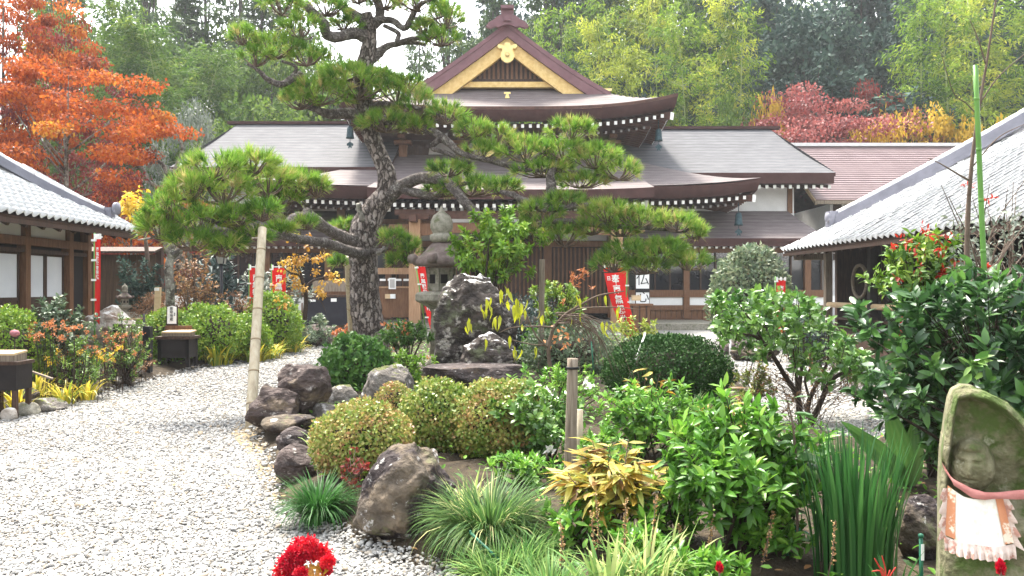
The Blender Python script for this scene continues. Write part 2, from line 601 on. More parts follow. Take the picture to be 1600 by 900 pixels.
M['far_trunk'] = mat('far_trunk', [(.05, .04, .035), (.11, .09, .08)], 3, .9)
M['pink_trunk'] = mat('pink_trunk', [(.25, .17, .14), (.36, .26, .22)], 3, .9)
M['culm'] = mat('culm', [(.2, .26, .07), (.32, .36, .14)], 2, .5)
M['bronze'] = mat('bronze', [(.012, .03, .04), (.028, .055, .065), (.05, .09, .095)], 12, .5, .002, 40, metal=.4)
M['black_metal'] = mat('black_metal', [(.012, .012, .014), (.025, .025, .028)], 6, .5, metal=.3)
M['lamp_glass'] = mat('lamp_glass', [(.2, .2, .19), (.3, .3, .28)], 4, .3)
M['dull_red'] = mat('dull_red', [(.34, .02, .015), (.45, .04, .025)], 8, .7)
M['red_cloth'] = mat('red_cloth', [(.62, .012, .012), (.72, .02, .018)], 4, .8, .002, 120)
M['white_cloth'] = mat('white_cloth', [(.76, .75, .72), (.82, .81, .78)], 4, .8)
M['sign_white'] = mat('sign_white', [(.78, .78, .76), (.83, .83, .81)], 3, .6)
M['ink'] = mat('ink', [(.012, .012, .012), (.02, .02, .02)], 3, .7)
M['pale_wood'] = mat('pale_wood', [(.5, .36, .2), (.62, .47, .29)], 3, .6, .003, 60, stretch=(1, 8, 8))
M['green_peg'] = mat('green_peg', [(.01, .09, .05), (.02, .12, .07)], 6, .4)
M['twine'] = mat('twine', [(.02, .25, .2), (.04, .32, .26)], 6, .7)
M['black_cloth'] = mat('black_cloth', [(.012, .012, .018), (.022, .022, .03)], 3, .85)


# ------------------------------------------------------------------ terrain
def terrain(x, y):
    return np.maximum(0, y - 52) * (0.30 + 0.16 * np.clip((x + 10) / 40, 0, 1)) * (1 - 0.45 * np.exp(-((x + 11) / 7) ** 2))


gx = np.concatenate([np.linspace(-300, -40, 14), np.linspace(-36, 36, 37), np.linspace(40, 300, 14)])
gy = np.concatenate([np.linspace(-60, 46, 20), np.linspace(50, 130, 30), np.linspace(150, 340, 8)])
GX, GY = np.meshgrid(gx, gy)
GZ = np.minimum(terrain(GX, GY), 24) - 0.004
n, m_ = GX.shape
idx = np.arange(n * m_).reshape(n, m_)
Q = np.stack([idx[:-1, :-1], idx[:-1, 1:], idx[1:, 1:], idx[1:, :-1]], -1).reshape(-1, 4)
obj('ground', mesh_np('ground', np.stack([GX, GY, GZ], -1).reshape(-1, 3), None, M['forest_floor'], None, True, Q), kind='structure')

me = MB().grid([[(x, y, 0.0) for x in np.linspace(-15, 15, 31)] for y in np.linspace(-6, 40, 47)]).mesh('gravel_path', M['gravel'])
obj('gravel_path', me, kind='structure')

ISLAND = [(-.35, 4.3), (-1.0, 4.95), (-1.65, 5.7), (-2.1, 7.1), (-2.75, 8.6), (-3.05, 10), (-3.2, 12), (-3.6, 15.5), (-4.1, 19.5), (-3.6, 23), (-1, 24.6),
          (2, 24.8), (4.6, 24), (5.3, 22), (4.6, 17.5), (3.8, 13.5), (3.1, 10.2), (2.9, 8.7), (3.4, 7.9), (4.1, 8.1), (4.9, 10.2), (6.2, 14.5), (6.8, 18), (7.0, 21.3),
          (7.8, 21.6), (7.7, 18), (7.3, 12), (6.9, 6), (6.5, 1.3), (2, 1.1), (.75, 2.4), (.15, 3.4)]
LEFTBED = [(-6.3, 5), (-6.15, 9.7), (-6.1, 13.5), (-6.1, 15.5), (-5.65, 17), (-5.4, 20.4), (-5.0, 23), (-5.6, 26), (-11.5, 27), (-11.5, 18.4), (-8.6, 17.6), (-8.5, 5)]


def inside(poly, x, y):
    c = np.zeros(x.shape, bool)
    n = len(poly)
    for i in range(n):
        (x1, y1), (x2, y2) = poly[i], poly[(i + 1) % n]
        hit = ((y1 > y) != (y2 > y)) & (x < (x2 - x1) * (y - y1) / ((y2 - y1) if y2 != y1 else 1e-9) + x1)
        c ^= hit
    return c


def edge_dist(poly, x, y):
    d = np.full(x.shape, 1e9)
    n = len(poly)
    for i in range(n):
        a, b = np.array(poly[i]), np.array(poly[(i + 1) % n])
        ab = b - a
        t = np.clip(((x - a[0]) * ab[0] + (y - a[1]) * ab[1]) / ab.dot(ab), 0, 1)
        d = np.minimum(d, np.hypot(x - a[0] - t * ab[0], y - a[1] - t * ab[1]))
    return d


def bed_z(x, y):
    x, y = np.asarray(x, float), np.asarray(y, float)
    z = np.zeros(np.broadcast(x, y).shape)
    for poly, h in ((ISLAND, .16), (LEFTBED, .14)):
        ins = inside(poly, x, y)
        d = edge_dist(poly, x, y) * np.where(ins, 1, -1)
        z = np.maximum(z, h * np.clip((d + .12) / .6, 0, 1) ** .8 * (1 + .25 * np.sin(x * 2.3 + y) * np.sin(y * 1.7)))
    return z


def bz(x, y):
    return float(bed_z(np.array([x]), np.array([y]))[0])


for poly, nm in ((ISLAND, 'garden_bed'), (LEFTBED, 'garden_bed')):
    A = np.array(poly)
    st = .16
    xs, ys = np.arange(A[:, 0].min() - .3, A[:, 0].max() + .3, st), np.arange(A[:, 1].min() - .3, A[:, 1].max() + .3, st)
    XX, YY = np.meshgrid(xs, ys)
    D = edge_dist(poly, XX, YY) * np.where(inside(poly, XX, YY), 1, -1)
    ZZ = bed_z(XX, YY) + rng.normal(size=XX.shape) * .012 - np.where(D < -.08, .1, 0)
    id_ = np.arange(XX.size).reshape(XX.shape)
    q = np.stack([id_[:-1, :-1], id_[:-1, 1:], id_[1:, 1:], id_[1:, :-1]], -1).reshape(-1, 4)
    keep = (D.ravel()[q] > -.2).all(1)
    obj(nm, mesh_np(nm, np.stack([XX, YY, ZZ], -1).reshape(-1, 3), None, M['soil'], None, True, q[keep]), kind='structure')


# ------------------------------------------------------------------ gravel: loose pebbles, one object
SAND = [(-1.72, 5.7), (-1.98, 6.3), (-2.38, 7.2), (-2.72, 7.9), (-3.02, 8.5), (-3.1, 9.1), (-2.8, 9.2), (-2.4, 8.2), (-1.9, 7.0), (-1.5, 5.7)]
M['sand'] = mat('sand', [(.12, .09, .05), (.22, .17, .1), (.32, .26, .17)], 14, .95, .01, 60)
obj('sand_path_edge', MB().add([(x + .04 * math.sin(9 * y), y, .005) for x, y in SAND], [tuple(range(len(SAND)))]).mesh('sand_path_edge', M['sand']), kind='structure')
def pebbles():
    pts = []
    for (y0, y1, dens) in ((2.4, 5, 5000), (5, 7.5, 3500), (7.5, 11, 1800), (11, 17, 560), (17, 24, 180)):
        x0, x1 = -.8 * y1 - .6, .38 * y1 + 1.4
        n = int((x1 - x0) * (y1 - y0) * dens)
        x, y = rng.uniform(x0, x1, n), rng.uniform(y0, y1, n)
        d = np.minimum(np.where(inside(ISLAND, x, y), -1, 1) * edge_dist(ISLAND, x, y), np.where(inside(LEFTBED, x, y), -1, 1) * edge_dist(LEFTBED, x, y))
        k = (d > rng.uniform(-.05, .06, n)) & (abs(x) < .8 * y + 1.0)
        near_ = (inside(SAND, x, y)) & (rng.uniform(size=n) < .6)
        k &= ~near_
        pts.append(np.stack([x[k], y[k], np.full(k.sum(), .006) + bed_z(x[k], y[k])], -1))
    p = np.concatenate(pts)
    n = len(p)
    far = np.clip((p[:, 1] - 5) / 12, 0, 1)
    s = rng.lognormal(math.log(.0079), .38, n) * (1 + .8 * far)
    scl = np.stack([s * rng.uniform(.8, 1.5, n), s * rng.uniform(.75, 1.15, n), s * rng.uniform(.45, .8, n)], -1)
    rot = np.stack([rng.normal(0, .3, n), rng.normal(0, .3, n), rng.uniform(0, 6.28, n)], -1)
    me = bpy.data.meshes.new('gravel_pebbles')
    me.vertices.add(n)
    me.vertices.foreach_set('co', p.astype(np.float32).ravel())
    for nm, d in (('scl', scl), ('rot', rot)):
        a = me.attributes.new(nm, 'FLOAT_VECTOR', 'POINT')
        a.data.foreach_set('vector', d.astype(np.float32).ravel())
    o = obj('gravel_pebbles', me, kind='stuff')
    m = bpy.data.materials.new('pebble')
    m.use_nodes = True
    t = m.node_tree
    oi = t.nodes.new('ShaderNodeObjectInfo')
    r = ramp(t, [(.07, .07, .07), (.16, .155, .148), (.25, .242, .225), (.23, .18, .12), (.25, .242, .228), (.3, .292, .275), (.4, .392, .375)],
             [0, .16, .32, .42, .5, .74, 1])
    t.links.new(oi.outputs['Random'], r.inputs[0])
    tc = t.nodes.new('ShaderNodeTexCoord')
    nz = t.nodes.new('ShaderNodeTexNoise')
    nz.inputs['Scale'].default_value = 2.5
    t.links.new(tc.outputs['Object'], nz.inputs['Vector'])
    mx = t.nodes.new('ShaderNodeMix')
    mx.data_type = 'RGBA'
    mx.blend_type = 'MULTIPLY'
    mx.inputs['Factor'].default_value = .35
    t.links.new(r.outputs[0], mx.inputs['A'])
    t.links.new(nz.outputs['Color'], mx.inputs['B'])
    bs = t.nodes['Principled BSDF']
    t.links.new(r.outputs[0], bs.inputs['Base Color'])
    bs.inputs['Roughness'].default_value = .75
    g = bpy.data.node_groups.new('gravel', 'GeometryNodeTree')
    g.interface.new_socket('Geometry', in_out='INPUT', socket_type='NodeSocketGeometry')
    g.interface.new_socket('Geometry', in_out='OUTPUT', socket_type='NodeSocketGeometry')
    N = g.nodes.new
    gi, go = N('NodeGroupInput'), N('NodeGroupOutput')
    ico = N('GeometryNodeMeshIcoSphere')
    ico.inputs['Radius'].default_value = 1
    ico.inputs['Subdivisions'].default_value = 2
    nzn = N('ShaderNodeTexNoise')
    nzn.inputs['Scale'].default_value = .9
    sp = N('GeometryNodeSetPosition')
    sb = N('ShaderNodeVectorMath')
    sb.operation = 'SUBTRACT'
    sb.inputs[1].default_value = (.5, .5, .5)
    g.links.new(nzn.outputs['Color'], sb.inputs[0])
    scn = N('ShaderNodeVectorMath')
    scn.operation = 'SCALE'
    scn.inputs['Scale'].default_value = 1.1
    g.links.new(sb.outputs[0], scn.inputs[0])
    g.links.new(ico.outputs['Mesh'], sp.inputs['Geometry'])
    g.links.new(scn.outputs[0], sp.inputs['Offset'])
    ss = N('GeometryNodeSetShadeSmooth')
    g.links.new(sp.outputs[0], ss.inputs[0])
    sm = N('GeometryNodeSetMaterial')
    sm.inputs['Material'].default_value = m
    g.links.new(ss.outputs[0], sm.inputs['Geometry'])
    ip = N('GeometryNodeInstanceOnPoints')
    g.links.new(gi.outputs[0], ip.inputs['Points'])
    g.links.new(sm.outputs[0], ip.inputs['Instance'])
    for nm, sock in (('scl', 'Scale'), ('rot', 'Rotation')):
        na = N('GeometryNodeInputNamedAttribute')
        na.data_type = 'FLOAT_VECTOR'
        na.inputs['Name'].default_value = nm
        if sock == 'Rotation':
            er = N('FunctionNodeEulerToRotation')
            g.links.new(na.outputs['Attribute'], er.inputs[0])
            g.links.new(er.outputs[0], ip.inputs['Rotation'])
        else:
            g.links.new(na.outputs['Attribute'], ip.inputs[sock])
    g.links.new(ip.outputs[0], go.inputs[0])
    md = o.modifiers.new('gravel', 'NODES')
    md.node_group = g


pebbles()
# ------------------------------------------------------------------ text
def lettering(body, size, R, loc, m, name='lettering', parent=None, vertical=True, depth=.004, spacing=1.06):
    """Characters as thin solid shapes, one under the other when VERTICAL."""
    out = MB()
    chars = list(body)
    for i, ch in enumerate(chars):
        if ch == ' ': continue
        c = bpy.data.curves.new('glyph', 'FONT')
        c.body = ch
        c.size = size
        c.align_x = 'CENTER'
        c.resolution_u = 2
        c.extrude = depth / 2
        o = bpy.data.objects.new('glyph', c)
        COL.objects.link(o)
        dg = bpy.context.evaluated_depsgraph_get()
        me = bpy.data.meshes.new_from_object(o.evaluated_get(dg))
        off = Vector((0, -i * size * spacing - size * .8, 0)) if vertical else Vector((i * size * spacing, 0, 0))
        out.add([R @ (v.co + off) + Vector(loc) for v in me.vertices], [tuple(p.vertices) for p in me.polygons])
        bpy.data.objects.remove(o)
        bpy.data.curves.remove(c)
        bpy.data.meshes.remove(me)
    return out.build(name, m, parent)


UPR = Matrix.Rotation(math.radians(90), 3, 'X')       # text standing up, read from -Y

# ------------------------------------------------------------------ the main hall
CX, YC = -.2, 40.0
hall = thing('temple_hall', 'large brown temple hall with a golden gable and two tiers of sweeping dark roofs', 'temple', (CX, 33, 0))


def lift_of(u, v, L, p=3.2):
    return L * np.abs(u) ** p * np.abs(v) ** p


# -- upper roof
BX, BY, ZE, ZA, YG = 6.95, 7.5, 8.93, 12.98, 35.0      # half width, half depth, eave, apex, gable plane


def up_side(x):
    r = np.abs(x) / BX
    return ZE + (ZA - ZE) * np.clip(1 - r, 0, 1) ** 1.36


def up_front(y):
    d = np.clip((y - (YC - BY)) / (YG - YC + BY), 0, 3)
    return ZE + 1.22 * d ** 1.15


def sheet(xs, ys, zf, th=.1):
    top = [[(CX + x, y, float(zf(x, y))) for x in xs] for y in ys]
    bot = [[(p[0], p[1], p[2] - th) for p in r] for r in top]
    return top, bot


def curved_roof(name, parent, xs, ys, zf, th, mats):
    b = MB()
    top, bot = sheet(xs, ys, zf, th)
    b.grid(top)
    b.grid(bot, 1, flip=True)
    n, m = len(top), len(top[0])
    for rt, rb in ((top[0], bot[0]), (top[-1], bot[-1])):
        b.grid([rb, rt], 1, False)
    b.grid([[r[0] for r in top], [r[0] for r in bot]], 1, False)
    b.grid([[r[-1] for r in bot], [r[-1] for r in top]], 1, False)
    return b.build(name, mats, parent)


LU = .55
skirt = lambda x, y: min(float(up_side(x)), float(up_front(y))) + lift_of(x / BX, (y - YC) / BY, LU)
xs = np.linspace(-BX, BX, 57)
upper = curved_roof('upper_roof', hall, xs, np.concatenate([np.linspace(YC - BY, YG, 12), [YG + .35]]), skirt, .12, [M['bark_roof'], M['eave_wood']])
gb = lambda x, y: float(up_side(x)) + lift_of(x / BX, (y - YC) / BY, LU)
curved_roof('gable_roof', hall, xs, np.linspace(YG + .36, YC + BY, 16), gb, .12, [M['bark_roof'], M['eave_wood']])
gx_ = np.linspace(-4.45, 4.45, 41)
curved_roof('gable_verge', hall, gx_, np.linspace(YG - .55, YG + .5, 5), lambda x, y: float(up_side(x)) + .05, .2, [M['bark_roof'], M['gable_edge']])


def bargeboard(name, y0, y1, top, wide, x_end, mat_, parent, n=30):
    """The two curved boards under the gable's edge, one mesh each."""
    for s in (-1, 1):
        b = MB()
        rows = [[], [], [], []]
        for x in np.linspace(0, x_end, n):
            z = float(up_side(x)) + top
            w = wide * (1 + .35 * (x / x_end) ** 3)
            for k, (yy, zz) in enumerate(((y0, z), (y0, z - w), (y1, z - w), (y1, z))):
                rows[k].append((CX + s * x, yy, zz))
        b.grid([rows[0], rows[1], rows[2], rows[3], rows[0]], 0, False, flip=s > 0)
        k = len(rows[0])
        b.add([r[-1] for r in rows], [(0, 1, 2, 3)])
        b.build(name, mat_, parent)


bargeboard('outer_bargeboard', YG - .52, YG - .3, -.15, .42, 4.42, M['gable_edge'], hall)
bargeboard('golden_bargeboard', YG - .36, YG - .12, -.58, .62, 4.1, M['gold_wood'], hall)
# gable wall, lattice and beams
b = MB()
z0 = 10.1
pr = [(CX + x, YG + .2, max(z0, float(up_side(x)) - .9)) for x in np.linspace(-3.9, 3.9, 31)]
b.slab([(CX - 3.9, YG + .2, z0)] + pr + [(CX + 3.9, YG + .2, z0)], (0, 1, 0), .1)
gw = b.build('gable_wall', M['dark_wood'], hall)
for i in range(-13, 14):
    x = i * .2
    zt = min(11.62, float(up_side(x)) - 1.15)
    if zt > 10.75:
        obj('lattice_bar', MB().box((CX + x, YG + .13, (10.68 + zt) / 2), (.1, .1, zt - 10.68)).mesh('lattice_bar', M['gold_wood'] if False else M['brown_wood']), gw)
b = MB()
b.box((CX, YG - .02, 10.42), (5.3, .22, .24))
b.build('golden_beam', M['gold_wood'], hall)
MB().box((CX, YG + .06, 10.63), (5.0, .14, .12)).build('gable_rail', M['dark_wood'], hall)
# hanging gable pendant (a gegyo): lobed board
def pendant(cx, cy, cz, s):
    pts = []
    half = [(0, .62), (.16, .6), (.2, .42), (.34, .5), (.56, .52), (.6, .36), (.46, .24), (.36, .28), (.3, .16), (.4, .0), (.42, -.2), (.34, -.42), (.16, -.56), (0, -.6)]
    poly = [(x, z) for x, z in half] + [(-x, z) for x, z in half[-2:0:-1]]
    return [(cx + x * s, cy, cz + z * s) for x, z in poly]
b = MB()
b.slab(pendant(CX, YG - .5, 11.7, .72), (0, 1, 0), .14)
b.lathe([(.01, 0), (.09, .0), (.1, .05), (.01, .09)], (0, 0, 0), 10)
pv = b.v[-40:]
for i in range(len(b.v) - 40, len(b.v)):
    x, y, z = b.v[i]
    b.v[i] = (CX + x, YG - .51 - z, 11.6 + y)
b.build('gable_pendant', M['gilt'], hall)
# ridge with end ornament
b = MB()
b.box((CX, YC + .6, 13.0), (.56, 11.4, .3))
b.box((CX, YC + .6, 13.22), (.38, 11.6, .2))
b.tube([(CX, YG - .75, 13.35), (CX, YC + 6.4, 13.35)], .14, 10)
b.build('ridge', M['gable_edge'], hall)
b = MB()
fin = [(0, .95), (.18, .9), (.3, .72), (.26, .5), (.42, .42), (.62, .2), (.86, .02), (1.0, -.24), (.8, -.34), (.56, -.22), (.4, -.3), (.2, -.16), (0, -.12)]
b.slab([(CX + x * .92, YG - .82, 12.9 + z * .68) for x, z in fin + [(-x, z) for x, z in fin[-2:0:-1]]], (0, 1, 0), .22)
b.box((CX, YG - .86, 13.52), (.56, .3, .13))
b.box((CX, YG - .86, 13.08), (.3, .1, .26))
b.build('ridge_ornament', M['gable_edge'], hall)
for x in (-4.25, 4.25):
    MB().box((CX + x, YG - .5, 10.1), (.5, .06, .1)).build('gilt_mount', M['gilt'], hall)
MB().slab([(CX + x, YG - 1.12, 9.72 + z) for x, z in ((-.14, .13), (.14, .13), (.14, .05), (.05, .05), (.1, -.13), (-.1, -.13), (-.05, .05), (-.14, .05))], (0, 1, .3), .06).build('roof_mount', M['gilt'], hall)


def eave_edge(parent, bx, by, ze, L, thick, inset, p, ny=13, nx=49, sides='FRLB', name='eave_board', y_c=YC):
    """The deep curved edge under a roof: outer face, then a soffit board."""
    b = MB()
    def pt(side, s, k):
        # k 0: top outer, 1: bottom outer, 2: bottom inner
        u = {'F': (s, -1), 'B': (s, 1), 'L': (-1, s), 'R': (1, s)}[side]
        x, y = u[0] * bx, u[1] * by
        z = ze + lift_of(u[0], u[1], L, p) - .125
        k_in = (0, inset * .35, inset * 1.0)[k]
        sx, sy = (bx - k_in) / bx, (by - k_in) / by
        return (CX + x * sx, y_c + y * sy, z - (0, thick, thick + .02)[k])
    for sd in sides:
        ss = np.linspace(-1, 1, nx if sd in 'FB' else ny * 2)
        b.grid([[pt(sd, s, k) for s in ss] for k in range(3)], 0, True, flip=sd in 'FR')
    return b.build(name, M['purple_edge'] if name == 'eave_board' else M['eave_wood'], parent)


def rafters(parent, bx, by, ze, L, p, drop, inset, length, step, size, rise, sides='FRL', y_c=YC, skip=None, end='white_paint'):
    """White-ended rafters under an eave, each a part; the lower end follows the eave's curve."""
    cache = {}
    for sd in sides:
        half = bx if sd == 'F' else by
        n = int((half - inset) / step)
        for i in range(-n, n + 1):
            a = i * step
            if skip and sd == 'F' and skip(a): continue
            if sd == 'F': u, v, e = a / bx, -1.0, Vector((CX + a, y_c - by + inset, 0))
            else:
                sg = 1 if sd == 'R' else -1
                u, v, e = sg * 1.0, a / by, Vector((CX + sg * (bx - inset), y_c + a, 0))
            e.z = ze + lift_of(u, v, L, p) - drop
            d = {'F': (0, 1, rise), 'R': (-1, 0, rise), 'L': (1, 0, rise)}[sd]
            if sd not in cache:
                bb = MB()
                q = Vector(d).normalized()
                bb.bar((0, 0, 0), q * length, size, size * 1.2)
                R = q.to_track_quat('Y', 'Z').to_matrix()
                bb.box(q * -.012, (size * 1.04, .02, size * 1.24), R, 1)
                cache[sd] = bb.mesh('rafter', [M['eave_wood'], M[end]])
            obj('rafter', cache[sd], parent, Matrix.Translation(e))


def soffit(parent, bx, by, ze, L, p, ax, ay, z_in, drop, y_c=YC, name='soffit', ys=None):
    b = MB()
    for sd in 'FRLB':
        ss = np.linspace(-1, 1, 33)
        rows = []
        for t in (0, .5, 1):
            row = []
            for s in ss:
                u = {'F': (s, -1), 'B': (s, 1), 'L': (-1, s), 'R': (1, s)}[sd]
                zo = ze - drop + lift_of(u[0], u[1], L, p)
                row.append((CX + u[0] * (bx + (ax - bx) * t), y_c + u[1] * (by + (ay - by) * t), zo + (z_in - zo) * t))
            rows.append(row)
        b.grid(rows, 0, True, flip=sd in 'FR')
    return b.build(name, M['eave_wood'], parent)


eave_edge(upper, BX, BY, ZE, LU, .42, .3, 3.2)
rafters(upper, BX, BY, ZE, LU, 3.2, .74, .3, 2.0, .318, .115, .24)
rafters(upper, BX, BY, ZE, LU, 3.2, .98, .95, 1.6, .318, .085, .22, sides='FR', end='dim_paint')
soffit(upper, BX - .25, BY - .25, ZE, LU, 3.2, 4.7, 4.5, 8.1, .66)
# corner beam ends
for s in (-1, 1):
    e = Vector((CX + s * (BX - .22), YC - BY + .22, ZE + LU - .9))
    b = MB()
    d = Vector((-s, 1, .2)).normalized()
    b.bar(e, e + d * 3, .2, .28)
    b.box(e - d * .015, (.21, .03, .3), d.to_track_quat('Y', 'Z').to_matrix(), 1)
    b.build('corner_beam', [M['eave_wood'], M['white_paint']], upper)

# -- upper body
b = MB()
b.box((CX, YC, 7.4), (9.3, 9.0, 2.0))
b.build('upper_wall', M['dark_wood'], hall)
for s in (-1, 1):
    for x in (1.2, 2.9):
        MB().box((CX + s * x, YC - 4.53, 7.72), (1.2, .06, .5), taper=.86).build('white_panel', M['grey_plaster'], hall)
for i, x in enumerate((-4.6, -2.05, 2.05, 4.6)):
    b = MB()
    b.box((CX + x, YC - 4.6, 7.3), (.36, .36, 1.9))
    b.box((CX + x, YC - 4.75, 7.95), (.75, .5, .16))
    b.box((CX + x, YC - 4.9, 8.15), (.32, .9, .16))
    b.build('bracket_post', M['brown_wood'], hall)
for x in (-.85, .95):
    pts = [(0, .2), (.2, .34), (.45, .3), (.5, .14), (.36, .02), (.2, .08), (.1, -.1), (-.15, -.2), (-.42, -.26), (-.5, -.14), (-.25, -.04), (-.1, .06)]
    MB().slab([(CX + 1.0 + x, YC - 4.95, 7.58)] and [(CX + x + .15 + px_ * .9, YC - 4.95, 7.5 + pz_ * 1.0) for px_, pz_ in pts], (0, 1, 0), .08).build('gilt_carving', M['gilt'], hall)

# -- lower roof
bx, by, ze, L2 = 9.85, 9.0, 5.5, .33
ax, ay, zi = 4.75, 4.55, 7.45


def lower_z(x, y):
    t = max((abs(x) - ax) / (bx - ax), (abs(y - YC) - ay) / (by - ay), 0)
    t = min(t, 1)
    return zi + (ze - zi) * (t + .22 * t * (1 - t)) + lift_of(x / bx, (y - YC) / by, L2, 4.5)


b = MB()
for sd in 'FRLB':
    ss = np.linspace(-1, 1, 61)
    rows = []
    for t in np.linspace(0, 1, 12):
        X_, Y_ = ax + (bx - ax) * t, ay + (by - ay) * t
        row = []
        for s in ss:
            u = {'F': (s, -1), 'B': (s, 1), 'L': (-1, s), 'R': (1, s)}[sd]
            x, y = u[0] * X_, YC + u[1] * Y_
            row.append((CX + x, y, lower_z(x, y)))
        rows.append(row)
    b.grid(rows, 0, True, flip=sd in 'BL')
lower = b.build('lower_roof', M['bark_roof'], hall)
eave_edge(lower, bx, by, ze + .12, L2, .46, .3, 7)
rafters(lower, bx, by, ze, L2, 4.5, .66, .32, 1.8, .3, .11, .2, skip=lambda a: abs(a) < 4.9)
rafters(lower, bx, by, ze, L2, 4.5, .84, .85, 1.5, .3, .08, .2, sides='F', skip=lambda a: abs(a) < 4.9, end='dim_paint')
soffit(lower, bx - .25, by - .25, ze, L2, 4.5, 6.9, 6.2, 5.0, .56)
for s in (-1, 1):
    e = Vector((CX + s * (bx - .22), YC - by + .22, ze + L2 - .78))
    d = Vector((-s, 1, .15)).normalized()
    b = MB()
    b.bar(e, e + d * 3, .2, .26)
    b.box(e - d * .015, (.21, .03, .28), d.to_track_quat('Y', 'Z').to_matrix(), 1)
    b.build('corner_beam', [M['eave_wood'], M['white_paint']], lower)

# -- porch roof: the lower roof drawn forward over the steps
PX = 5.25
b = MB()
rows = []
for t in np.linspace(0, 1, 8):
    y = 31.35 - t * 2.15
    rows.append([(CX + .15 + x, y, 5.66 - .56 * t + .05 * t * t + .09 * abs(x / PX) ** 4) for x in np.linspace(-PX, PX, 31)])
b.grid(rows)
top = rows[-1]
b.grid([top, [(p[0], p[1] + .02, p[2] - .36) for p in top], [(p[0], 31.3, p[2] - .1) for p in top]], 1, False)
for k in (0, -1):
    e = [r[k] for r in rows]
    b.grid([e, [(p[0], p[1], p[2] - .36) for p in e]], 1, False, flip=k == 0)
porch = b.build('porch_roof', [M['bark_roof'], M['purple_edge']], hall)
rm = MB().bar((0, 0, 0), (0, 1.9, .35), .11, .13).box((0, -.012, -.002), (.115, .02, .14), None, 1).mesh('rafter', [M['eave_wood'], M['white_paint']])
for i in range(-16, 17):
    obj('rafter', rm, porch, Matrix.Translation((CX + .15 + i * .305, 29.5, 4.58 + .07 * abs(i / 16) ** 4)))
    obj('rafter', rm, porch, Matrix.Translation((CX + .15 + i * .305, 30.1, 4.5)))

# -- porch posts, beams
for x in (-3.62, 3.9):
    b = MB()
    b.box((x, 29.9, 2.25), (.42, .42, 4.1))
    b.build('porch_post', M['pillar_wood'], hall)
    MB().box((x, 29.9, .12), (.95, .95, .24), taper=.72).build('post_stone', M['white_paint'], hall)
    b = MB()
    b.box((x, 29.9, 4.2), (.95, .5, .2), taper=1.2)
    b.box((x, 29.9, 4.38), (1.5, .3, .2))
    b.box((x, 29.55, 4.1), (.26, 1.0, .24))
    b.build('bracket', M['eave_wood'], hall)
    for s in (-1, 1):
        MB().slab([(x + s * .24, 29.75, 3.92), (x + s * .95, 29.75, 3.92), (x + s * 1.05, 29.75, 3.66), (x + s * .8, 29.75, 3.55), (x + s * .24, 29.75, 3.5)], (0, s * 1 if s > 0 else 1, 0), .2).build('beam_nose', M['brown_wood'], hall)
MB().box((CX + .3, 29.9, 3.78), (7.1, .26, .36)).build('porch_beam', M['brown_wood'], hall)
MB().box((CX + .3, 29.95, 4.28), (7.1, .2, .3)).build('upper_beam', M['eave_wood'], hall)
for i in (-2, 0, 2):
    b = MB()
    b.slab([(CX + .3 + i + x, 29.88, 4.0 + z) for x, z in ((-.5, 0), (.5, 0), (.42, .16), (.14, .22), (.1, .34), (-.1, .34), (-.14, .22), (-.42, .16))], (0, 1, 0), .12)
    b.build('frog_leg_strut', M['grey_plaster'], hall)
for s in (-1, 1):
    MB().box((CX + .2 + s * 5.0, 29.75, 4.55), (.14, .1, .5)).build('hanging_mount', M['grey_plaster'], hall)

# -- lower body: walls, posts, lattice, doors
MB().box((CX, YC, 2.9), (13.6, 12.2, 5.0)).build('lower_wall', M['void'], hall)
WY = YC - 6.2
for x in (-7.0, -4.4, -1.7, 1.7, 4.4, 7.0):
    MB().box((CX + x, WY, 2.7), (.34, .34, 4.8)).build('wall_post', M['brown_wood'], hall)
for z, h in ((4.3, .3), (3.4, .24), (.62, .26)):
    MB().box((CX, WY - .02, z), (14.2, .2, h)).build('wall_beam', M['brown_wood'], hall)
for x0, x1 in ((-6.8, -4.6), (4.6, 6.8), (-4.2, -1.9), (1.9, 4.2)):
    MB().box((CX + (x0 + x1) / 2, WY + .02, 3.85), (x1 - x0, .08, .6)).build('plaster_panel', M['grey_plaster'], hall)
for bay in ((-6.8, -4.6), (-4.2, -1.9), (-1.5, 1.5), (1.9, 4.2), (4.6, 6.8)):
    n = int((bay[1] - bay[0]) / .17)
    pn = MB().box((CX + sum(bay) / 2, WY + .05, 2.0), (bay[1] - bay[0], .05, 2.5)).build('door_panel', M['dark_wood'], hall)
    sl_ = MB().box((0, 0, 0), (.07, .05, 2.5)).mesh('slat', M['brown_wood'])
    for i in range(n):
        obj('slat', sl_, pn, Matrix.Translation((CX + bay[0] + .09 + i * (bay[1] - bay[0]) / n, WY, 2.0)))
MB().box((CX, 31.4, .12), (16.0, 4.2, .24)).build('stone_platform', M['granite'], hall)
for i in range(3):
    MB().box((CX + .2, 29.2 - i * .36, .14 - i * .06), (6.2, .5, .1)).build('stone_step', M['granite'], hall)

